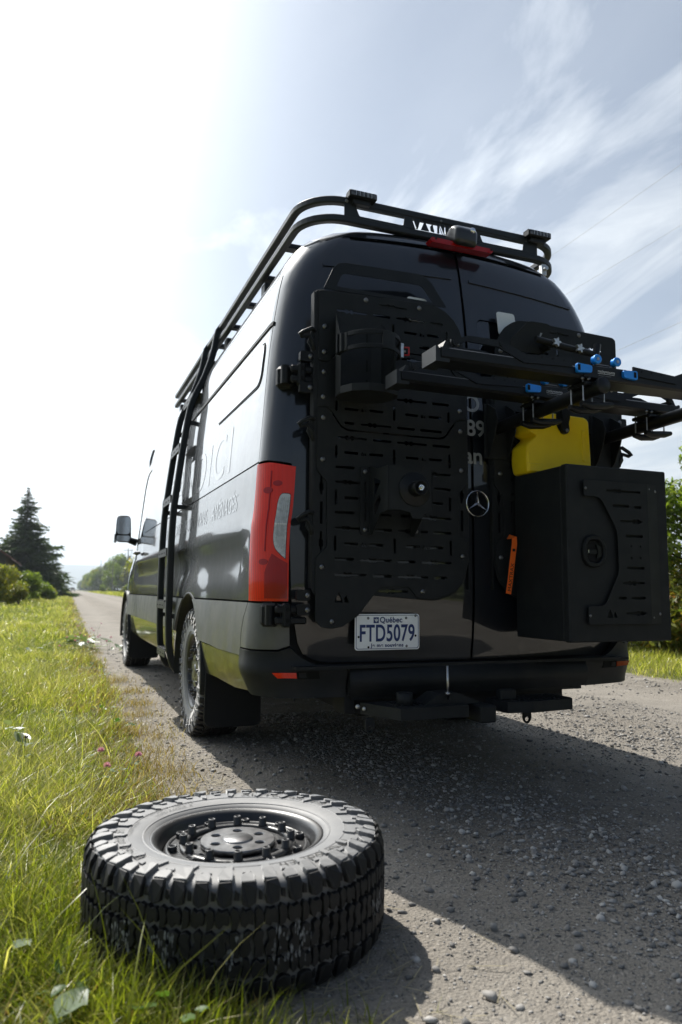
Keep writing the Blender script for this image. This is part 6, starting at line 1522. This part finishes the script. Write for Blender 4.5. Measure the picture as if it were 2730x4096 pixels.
def rosette(name, x, y, z, n, size, m, label, cat='plant', group=None, ht=.06):
    root = empty(name, (x, y, z), label, cat, group)
    for k in range(n):
        a = RNG.random() * 2 * PI; rr_ = RNG.random() ** .6 * size * 1.6; e = np.array([math.cos(a), math.sin(a), 0]); s_ = np.array([-math.sin(a), math.cos(a), 0]); c = e * rr_ + np.array([0, 0, ht * RNG.uniform(.4, 1.3)]); tl = RNG.normal(0, .35); up = np.array([0, 0, 1.])
        L_ = size * RNG.uniform(.6, 1.2); w_ = L_ * .62; V = []
        prof = [(-.1, .0), (.05, .55), (.3, .95), (.55, .9), (.8, .55), (1.0, 0.)]
        lft = [c + e * L_ * u - s_ * w_ * v * .5 + up * (tl * L_ * (u - .4) + .10 * L_ * v * math.sin(u * 9)) for u, v in prof]; rgt = [c + e * L_ * u + s_ * w_ * v * .5 + up * (tl * L_ * (u - .4) + .08 * L_ * v) for u, v in prof]; mdl = [c + e * L_ * u + up * (tl * L_ * (u - .4) - .03 * L_) for u, v in prof]
        V = lft + mdl + rgt; F = [(i, i + 1, 7 + i, 6 + i) for i in range(5)] + [(6 + i, 7 + i, 13 + i, 12 + i) for i in range(5)]
        np_mesh('leaf', V, F, m, root, tint=np.full(18, RNG.random()))
    return root
rosette('coltsfoot', -1.32, 8.6, .02, 26, .17, 'leaf_silver', 'large patch of silvery broad leaves at the road edge', 'plant', None, .12)
rosette('coltsfoot', -1.00, 7.9, .01, 9, .13, 'leaf_silver', 'small clump of silvery leaves out on the gravel by the front wheel', 'plant', None, .07)
rosette('coltsfoot', -1.75, 8.4, .03, 10, .13, 'leaf_silver', 'thin silvery leaves in the grass left of the big patch', 'plant', None, .09)
rosette('coltsfoot', -2.0, 7.0, .03, 8, .13, 'leaf_silver', 'silvery leaves at the far left edge of the grass', 'plant', None, .09)
rosette('dock', -1.80, -1.52, .02, 5, .085, 'leaf_silver', 'pale broad leaf plant in the bottom left corner', 'plant', None, .06)
rosette('dock', -1.86, -1.22, .03, 4, .06, 'leaf_silver', 'small pale leaf in the grass at the left edge', 'plant', None, .09)
for k in range(34):
    y = RNG.uniform(-1.6, 5.5); x = edge_l(y) - RNG.uniform(.12, .95)
    if math.hypot(x - SPARE.x, y - SPARE.y) < .47: continue
    rosette('weed', x, y, .03, 6, RNG.uniform(.025, .05), 'clover_leaf', 'one of the low broad-leaved weeds growing among the green grass', 'weed', 'weeds in the verge', .05)
rosette('thistle', -1.98, .95, .03, 12, .075, 'leaf_silver', 'grey narrow-leaved weed standing at the left edge of the grass', 'plant', None, .16)

# ------------------------------------------------------------------ shrubs and trees
def shrub(x, y, w_, h, n, size, m, label, cat='shrub', group=None, lobes=7, name='shrub', dpt=None, z0=0.):
    root = empty(name, (x, y, z0), label, cat, group); P = []; dpt = dpt or w_
    for k in range(lobes):
        a = RNG.random() * 2 * PI; rr_ = RNG.random() ** .5 * .38; zc_ = h * RNG.uniform(.22, .80); k_ = 1 - .45 * (zc_ / h)
        P.append(leaf_blob(math.cos(a) * rr_ * w_ * k_ * 1.2, math.sin(a) * rr_ * dpt * k_ * 1.2, zc_, w_ * .30 * RNG.uniform(.7, 1.2), dpt * .30 * RNG.uniform(.7, 1.2), h * .24 * RNG.uniform(.7, 1.2), n // lobes, size, .35))
    V, F, T = join(P); k = V[:, 2] > -.02; np_mesh('foliage', V, F, m, root, tint=T)
    mb = MB()
    for j in range(5):
        a = RNG.random() * 6.28; e = (math.cos(a) * w_ * .25, math.sin(a) * dpt * .25); mb.tube([(0, 0, 0), (e[0] * .4, e[1] * .4, h * .4), (e[0], e[1], h * .8)], [.02 * h, .012 * h, .004 * h], 5)
    mb.build('stem', 'bark', root); return root
def conifer_mesh(H, Rb, n, seed, ragged=.25):
    rg = np.random.default_rng(seed); V = []; T = []; levels = int(n ** .5 * .55)
    P = []
    for i in range(levels):
        t = (i + rg.random()) / levels; z = H * (.06 + .93 * t); Rl = Rb * (1 - t) ** .85 * (1 + ragged * rg.normal()); nb = int(7 + 5 * (1 - t))
        for j in range(nb):
            a = rg.random() * 2 * PI; L_ = max(.12, Rl * rg.uniform(.65, 1.12)); e = np.array([math.cos(a), math.sin(a), 0]); s_ = np.array([-math.sin(a), math.cos(a), 0]); m_ = max(4, int(n / levels / nb))
            u = rg.random(m_) ** .7; side = rg.uniform(-1, 1, m_); drop = -.28 * u * L_ + .18 * L_ * u ** 3; sp = .22 * L_ * (1 - u * .6)
            c = e * (u * L_)[:, None] + s_ * (side * sp)[:, None]; c[:, 2] += z + drop - np.abs(side) * .06 * L_
            ln = rg.uniform(.5, 1.1, m_) * max(.10, .16 * L_) ; dr = e * .7 + s_ * (side * .8)[:, None] + rg.normal(size=(m_, 3)) * .25; dr[:, 2] -= .25; dr /= np.linalg.norm(dr, axis=1)[:, None]
            nn = np.cross(dr, rg.normal(size=(m_, 3))); nn /= np.linalg.norm(nn, axis=1)[:, None]; w_ = ln * .22
            P.append(np.stack([c - nn * w_[:, None], c + nn * w_[:, None], c + dr * ln[:, None] * 1.6], 1).reshape(-1, 3)); T.append(np.repeat(rg.random(m_), 3))
    V = np.concatenate(P); T = np.concatenate(T); return V, np.arange(len(V)).reshape(-1, 3), T
def mesh_from(name, V, F, T, m):
    o = np_mesh(name, V, F, m, tint=T); me = o.data; bpy.data.objects.remove(o); return me
def conifer(x, y, H, Rb, n, seed, label, group=None, m='spruce_needles', name='spruce_tree', crown=None, trunk=None, scale=1., z0=0.):
    root = empty(name, (x, y, z0), label, 'tree', group)
    if crown is None:
        V, F, T = conifer_mesh(H, Rb, n, seed); crown = mesh_from('crown', V, F, T, m); mb = MB(); mb.tube([(0, 0, -.2), (0, 0, H * .5), (0, 0, H * .97)], [H * .018, H * .011, H * .002], 8); trunk = mb.mesh('trunk'); trunk.materials.append(M['bark'])
    c = link(bpy.data.objects.new('crown', crown)); c.parent = root; t = link(bpy.data.objects.new('trunk', trunk)); t.parent = root
    root.scale = (scale, scale, scale); return root, crown, trunk
conifer(-5.0, 86, 12.4, 4.1, 40000, 4, 'big dark spruce standing alone on the left of the road')
conifer(-6.6, 90, 7.2, 2.6, 9000, 14, 'shorter spruce half hidden behind the big spruce on the left')
conifer(-2.9, 128, 8.6, 2.3, 9000, 5, 'dark spruce behind the big one, nearest the roadside on the left', m='spruce_far')
conifer(-3.4, 150, 9.6, 2.3, 8000, 6, 'tall narrow spruce far down the left side of the road', m='spruce_far')
conifer(-1.6, 172, 9.4, 2.6, 8000, 8, 'last pointed spruce of the left tree line', m='spruce_far')
conifer(-5.2, 165, 9.0, 3., 7000, 9, 'spruce at the back of the left tree line', m='spruce_far')
shrub(-4.3, 33, 2.2, 2.1, 6000, .085, 'leaf_yellow', 'tall yellow-green bush with goldenrod at the left edge', lobes=9)
shrub(-3.3, 34.5, 1.5, 1.25, 3200, .075, 'leaf_yellow', 'low goldenrod clump between the yellow bush and the spruce', lobes=7)
shrub(-3.6, 47, 2.6, 2.0, 4200, .10, 'leaf_green', 'dark green bush at the foot of the big spruce', lobes=8)
shrub(-2.75, 52, 1.9, 1.9, 2600, .10, 'leaf_green', 'lighter upright bush just right of the big spruce foot', lobes=7)
shrub(-2.7, 70, 2.2, 1.6, 2200, .13, 'leaf_yellow', 'pale bush further along the left verge', lobes=7)
# --- right-hand hedge near the van
for k, (x, y, w_, h, n, sz, m_, lab) in enumerate([
    (5.85, 5.4, 1.5, 1.25, 5000, .050, 'leaf_green', 'low leafy hedge bush just behind the van bumper on the right'),
    (5.95, 4.4, 1.4, 1.2, 5000, .050, 'leaf_autumn', 'low hedge bush at the right edge with reddish leaves'),
    (6.7, 6.5, 1.8, 1.9, 4200, .055, 'leaf_yellow', 'yellow-green shrub above the low hedge beside the storage box'),
    (6.5, 5.0, 1.7, 1.7, 4200, .052, 'leaf_autumn', 'tangled brownish shrub behind the low hedge on the right'),
    (6.9, 4.0, 1.7, 2.0, 3600, .055, 'leaf_green', 'dense green shrub at the far right edge'),
    (6.2, 7.6, 1.8, 1.2, 3000, .055, 'leaf_green', 'hedge bush hidden mostly behind the van on the right'),
    (6.4, 3.2, 1.6, 1.1, 2600, .052, 'leaf_green', 'hedge bush just outside the right edge'),
    (7.2, 9.8, 2.4, 2.2, 3000, .07, 'leaf_green', 'shrub far behind the van on the right')]):
    shrub(x, y, w_, h, n, sz, m_, lab, group='hedge along the right side of the road', lobes=9, z0=.05)
for k in range(8):                              # the hedge goes on along the road behind the camera (seen in the rear doors)
    yb_ = 1.6 - 2.1 * k
    shrub(6.4 + .6 * math.sin(k * 2.1), yb_, 2.6, 2.3 + 1.1 * abs(math.sin(k * 1.7)), 1500, .085, ('leaf_green', 'leaf_yellow', 'leaf_green')[k % 3], 'hedge bush beyond the right edge of the view, mirrored in the rear doors', group='hedge behind the camera', lobes=9, z0=.05)
def broadleaf(x, y, H, W_, n, size, m, label, group=None, seed=1, name='broadleaf_tree'):
    root = empty(name, (x, y, 0), label, 'tree', group); rg = np.random.default_rng(seed); mb = MB(); P = []
    mb.tube([(0, 0, -.1), (.02 * H, 0, H * .35), (0, .02 * H, H * .85)], [.022 * H, .016 * H, .004 * H], 8)
    for k in range(9):
        a = rg.random() * 6.28; z = H * rg.uniform(.25, .7); e = (math.cos(a) * W_ * .42, math.sin(a) * W_ * .42, z + H * .16); mb.tube([(0, 0, z), (e[0] * .5, e[1] * .5, z + H * .11), e], [.010 * H, .006 * H, .002 * H], 5)
        P.append(leaf_blob(e[0], e[1], e[2], W_ * .20, W_ * .20, H * .12, n // 18, size, .3)); P.append(leaf_blob(e[0] * .5, e[1] * .5, z + H * .15, W_ * .20, W_ * .20, H * .12, n // 18, size, .3))
    P.append(leaf_blob(0, 0, H * .88, W_ * .16, W_ * .16, H * .14, n // 9, size, .3))
    V, F, T = join(P); np_mesh('crown', V, F, m, root, tint=T); mb.build('trunk', 'bark', root); return root
broadleaf(6.55, 4.55, 3.15, 1.9, 5200, .055, 'leaf_green', 'young broadleaf tree rising behind the hedge at the right edge', seed=3)
# --- far tree line on the right
LABF, GF = 'tree in the distant line along the right side of the road', 'far trees on the right'
V, F, T = conifer_mesh(10, 2.4, 5200, 21); cA = mesh_from('crown', V, F, T, 'spruce_far'); V, F, T = conifer_mesh(10, 1.8, 4200, 22); cB = mesh_from('crown', V, F, T, 'spruce_far')
mb = MB(); mb.tube([(0, 0, -.2), (0, 0, 9.7)], [.16, .02], 6); tk = mb.mesh('trunk'); tk.materials.append(M['bark'])
def dec_mesh(seed):
    P = []; rg = np.random.default_rng(seed)
    for k in range(11):
        a = rg.random() * 6.28; r_ = rg.random() ** .5 * 2.1; z = rg.uniform(2.0, 7.4); P.append(leaf_blob(math.cos(a) * r_ * (1.2 - z / 10), math.sin(a) * r_ * (1.2 - z / 10), z, rg.uniform(1., 1.7), rg.uniform(1., 1.7), rg.uniform(.9, 1.5), 330, .22, .45))
    return join(P)
dA = mesh_from('crown', *dec_mesh(31), 'leaf_green'); dB = mesh_from('crown', *dec_mesh(32), 'leaf_yellow'); dC = mesh_from('crown', *dec_mesh(33), 'leaf_green')
rg = np.random.default_rng(8); yy = 150.
while yy < 900:
    for row in (0, 1):
        kind = rg.choice([0, 1, 2, 3, 4], p=[.22, .18, .26, .14, .20]); crown = (cA, cB, dA, dB, dC)[kind]; xx = edge_r(yy) + 4 + max(0, (300 - yy) * .085) + (0 if row == 0 else 7) + abs(rg.normal(0, 1.5)); s = rg.uniform(.95, 1.3) * (.9 if row == 0 else 1.2) * (1.1 if kind < 2 else 1.15)
        root = empty('spruce_tree' if kind < 2 else 'broadleaf_tree', (xx, yy + rg.normal(0, 3), -.2), LABF, 'tree', GF); root.scale = (s, s, s * rg.uniform(.9, 1.15)); root.rotation_euler = (0, 0, rg.random() * 6.28)
        for nm, me in (('crown', crown), ('trunk', tk)):
            c = link(bpy.data.objects.new(nm, me)); c.parent = root
            if nm == 'trunk': c.scale = (1, 1, .8)
    yy += 6 + .025 * yy * rg.uniform(.5, 1.2)
for yy in (110, 120, 132, 140, 165, 190, 215, 260):
    x = .0186 * yy + 8.5 + rg.normal(0, 1.2); s = rg.uniform(.16, .30); root = empty('roadside_bush', (x, yy, -.1), 'roadside bush in front of the distant tree line on the right', 'shrub', 'far bushes on the right'); root.scale = (s * 1.3, s * 1.3, s)
    c = link(bpy.data.objects.new('foliage', (dA, dB, dC)[int(rg.integers(3))])); c.parent = root
# thicket that the van hides on the right, and bushes in the field beyond the left edge
for k in range(22):
    yy = 12 + 5.2 * k + rg.normal(0, 1.); xx = max(edge_r(yy) + 3.2, .105 * (yy + 3)) + abs(rg.normal(0, 1.2)); s = rg.uniform(.28, .5) * (1 + .012 * yy)
    root = empty('roadside_bush', (xx, yy, -.1), 'bush in the thicket hidden behind the van on the right', 'shrub', 'thicket behind the van'); root.scale = (s * 1.15, s * 1.15, s); root.rotation_euler = (0, 0, rg.random() * 6.28)
    c = link(bpy.data.objects.new('foliage', (dA, dB, dC)[int(rg.integers(3))])); c.parent = root
for k in range(12):
    yy = 10 + 5 * k + rg.normal(0, 1.5); xx = -.075 * (yy + 3) - 4.2 - abs(rg.normal(0, 2.5)); s = rg.uniform(.14, .24)
    if -14 < xx < -3 and 38 < yy < 54: continue
    root = empty('field_bush', (xx, yy, -.1), 'bush in the field beyond the left edge, mirrored in the van side', 'shrub', 'field bushes on the left'); root.scale = (s * 1.3, s * 1.3, s); root.rotation_euler = (0, 0, rg.random() * 6.28)
    c = link(bpy.data.objects.new('foliage', (dB, dA, dC)[int(rg.integers(3))])); c.parent = root
# left skyline wood far away
yy = 230.
while yy < 520:
    kind = rg.choice([0, 1, 2]); crown = (cA, cB, dA)[kind]; xx = .018 * yy - 1.2 - 11 + rg.normal(0, 2); s = rg.uniform(.6, .85)
    root = empty('far_tree', (xx, yy, -.2), 'tree in the distant wood along the left side of the road', 'tree', 'far trees on the left'); root.scale = (s, s, s)
    for nm, me in (('crown', crown), ('trunk', tk)):
        c = link(bpy.data.objects.new(nm, me)); c.parent = root
    yy += 22

# ------------------------------------------------------------------ barn, poles, far car
bn = empty('barn', (-8, 46, 0), 'grey weathered barn with a brown roof at the left edge', 'barn')
mb = MB(); W2, Dp, E_, Rg = 3.7, 6, 2.75, 5.4
wall = [(-W2, -.2), (W2, -.2), (W2, E_), (0, Rg - .12), (-W2, E_)]
mb.prism(wall, lambda a, b, d: (a, d, b), -Dp, Dp); o = mb.build('wall', 'barn_wood', bn); fix_normals(o.data)
pw = .185; pk = MB(); pk.box((-.088, -.012, 0), (.088, .012, 1)); PLK = pk.mesh('plank'); PLK.materials.append(M['barn_wood'])
for i in range(int(2 * W2 / pw)):
    x = -W2 + pw * (i + .5); h = E_ + (Rg - .12 - E_) * (1 - abs(x) / W2) - .1; o = link(bpy.data.objects.new('plank', PLK)); o.parent = bn; o.location = (x, -Dp - .012 - .006 * (i % 2), -.1); o.scale = (1, 1, h)
for i in range(int(2 * Dp / pw)):
    y = -Dp + pw * (i + .5); o = link(bpy.data.objects.new('plank', PLK)); o.parent = bn; o.location = (W2 + .012 + .006 * (i % 2), y, -.1); o.rotation_euler = (0, 0, PI / 2); o.scale = (1, 1, E_ + .05)
for s in (-1, 1):
    mb = MB(); sl = (Rg - E_) / W2; mb.add([(0, -Dp - .4, Rg), (s * (W2 + .35), -Dp - .4, E_ - .35 * sl), (s * (W2 + .35), Dp + .4, E_ - .35 * sl), (0, Dp + .4, Rg), (0, -Dp - .4, Rg - .08), (s * (W2 + .35), -Dp - .4, E_ - .35 * sl - .08), (s * (W2 + .35), Dp + .4, E_ - .35 * sl - .08), (0, Dp + .4, Rg - .08)], [(0, 1, 2, 3), (7, 6, 5, 4), (0, 4, 5, 1), (1, 5, 6, 2), (2, 6, 7, 3)]); rf_ = mb.build('roof', 'barn_roof', bn); fix_normals(rf_.data)
    for k in range(int((2 * Dp + .8) / .6)):
        y = -Dp - .4 + .6 * k + .02; mb = MB(); mb.tube([(0, y, Rg + .02), (s * (W2 + .35), y, E_ - .35 * sl + .02)], .025, 5); mb.build('roof_seam', 'barn_roof', rf_)
mb = MB(); mb.box((-1.2, -Dp - .05, -.1), (1.2, -Dp - .02, 2.3)); dr_ = mb.build('barn_door', 'barn_wood', bn)
mb = MB(); mb.box((-.06, -Dp - .07, -.1), (.06, -Dp - .05, 2.3)); mb.build('door_batten', 'barn_wood', dr_)
PZ = [10.4, 7.5, 5.2]
def px_(y): return 11.2 + .0186 * y
for y, pl_ in zip((50, 115, 180, 245, 312, 380, 450), ('utility pole nearest the camera, hidden behind the van', 'second nearest utility pole, hidden behind the van', 'third nearest utility pole, with a transformer can, behind the van', 'utility pole standing closest to the van bonnet on its left', 'second utility pole left of the van bonnet, with a transformer can', 'small third utility pole left of the van bonnet', 'smallest and most distant utility pole down the road')):
    x = px_(y); pr = empty('utility_pole', (x, y, -.1), pl_, 'utility pole', 'utility poles on the right')
    mb = MB(); mb.tube([(0, 0, 0), (0, 0, 5), (0, 0, 10.9)], [.16, .14, .11], 10); mb.build('pole', 'wood_pole', pr)
    mb = MB(); mb.box((-1.1, -.06, 10.35), (1.1, .06, 10.48)); mb.build('crossarm', 'wood_pole', pr)
    for xx in (-1.0, 0.35, 1.0): mb = MB(); mb.lathe([(.0, .16), (.045, .14), (.06, .08), (.03, .04), (.06, .0)], 8, Matrix.Translation((xx, 0, 10.48))); mb.build('insulator', 'white_paint', pr)
    if y in (180, 312): mb = MB(); mb.lathe([(0, .9), (.24, .88), (.26, .8), (.26, 0), (0, -.02)], 14, Matrix.Translation((.4, 0, 8.3))); mb.build('transformer', 'steel', pr)
ws = [-80, -15, 50, 115, 180, 245, 312, 380, 450]
for k, (dx, z, sag, r_) in enumerate(((-1.0, 10.6, .6, .0038), (1.0, 10.6, .6, .0038), (-.12, 7.5, .5, .0045), (-.12, 5.3, .5, .012))):
    mb = MB(); pts = []
    for a, b in zip(ws[:-1], ws[1:]):
        for j in range(10):
            t = j / 10; y = a + (b - a) * t; pts.append((px_(y) + dx, y, z - 4 * sag * t * (1 - t)))
    pts.append((px_(450) + dx, 450, z)); pts = [(p[0] - px_(0), p[1], p[2] - z) for p in pts]; mb.tube(pts, r_, 5, cap=False); o = mb.build('power_line', 'wire'); o.location = (px_(0), 0, z)
    tag(o, ['top power wire nearest the road on the right', 'top power wire farthest from the road on the right', 'single overhead cable below the crossarms on the right', 'lowest thick overhead cable on the right'][k], 'wire')
ca = empty('far_car', (5.0, 300, 0), 'tiny white car far down the road', 'car')
mb = MB(); prof = [(-.85, .35), (.85, .35), (.9, .6), (.88, .9), (.72, 1.0), (.62, 1.42), (.5, 1.5), (-.5, 1.5), (-.62, 1.42), (-.72, 1.0), (-.88, .9), (-.9, .6)]
mb.prism(prof, lambda a, b, d: (a, d, b), -2.1, 2.1); o = mb.build('car_body', 'white_paint', ca); fix_normals(o.data)
mb = MB(); mb.prism([(-.66, 1.02), (.66, 1.02), (.56, 1.40), (-.56, 1.40)], lambda a, b, d: (a, -d, b), 2.1, 2.13); o = mb.build('windscreen', 'window_glass', ca); fix_normals(o.data)
for sx_ in (-1, 1):
    for yy in (-1.3, 1.3): mb = MB(); mb.cyl((sx_ * .7, yy, .33), (sx_ * .9, yy, .33), .33, 16); mb.build('wheel', 'rubber', ca)
    mb = MB(); mb.box((sx_ * .7 - .14, -2.14, .68), (sx_ * .7 + .14, -2.1, .84), .02); mb.build('headlight', 'lens_clear', ca)
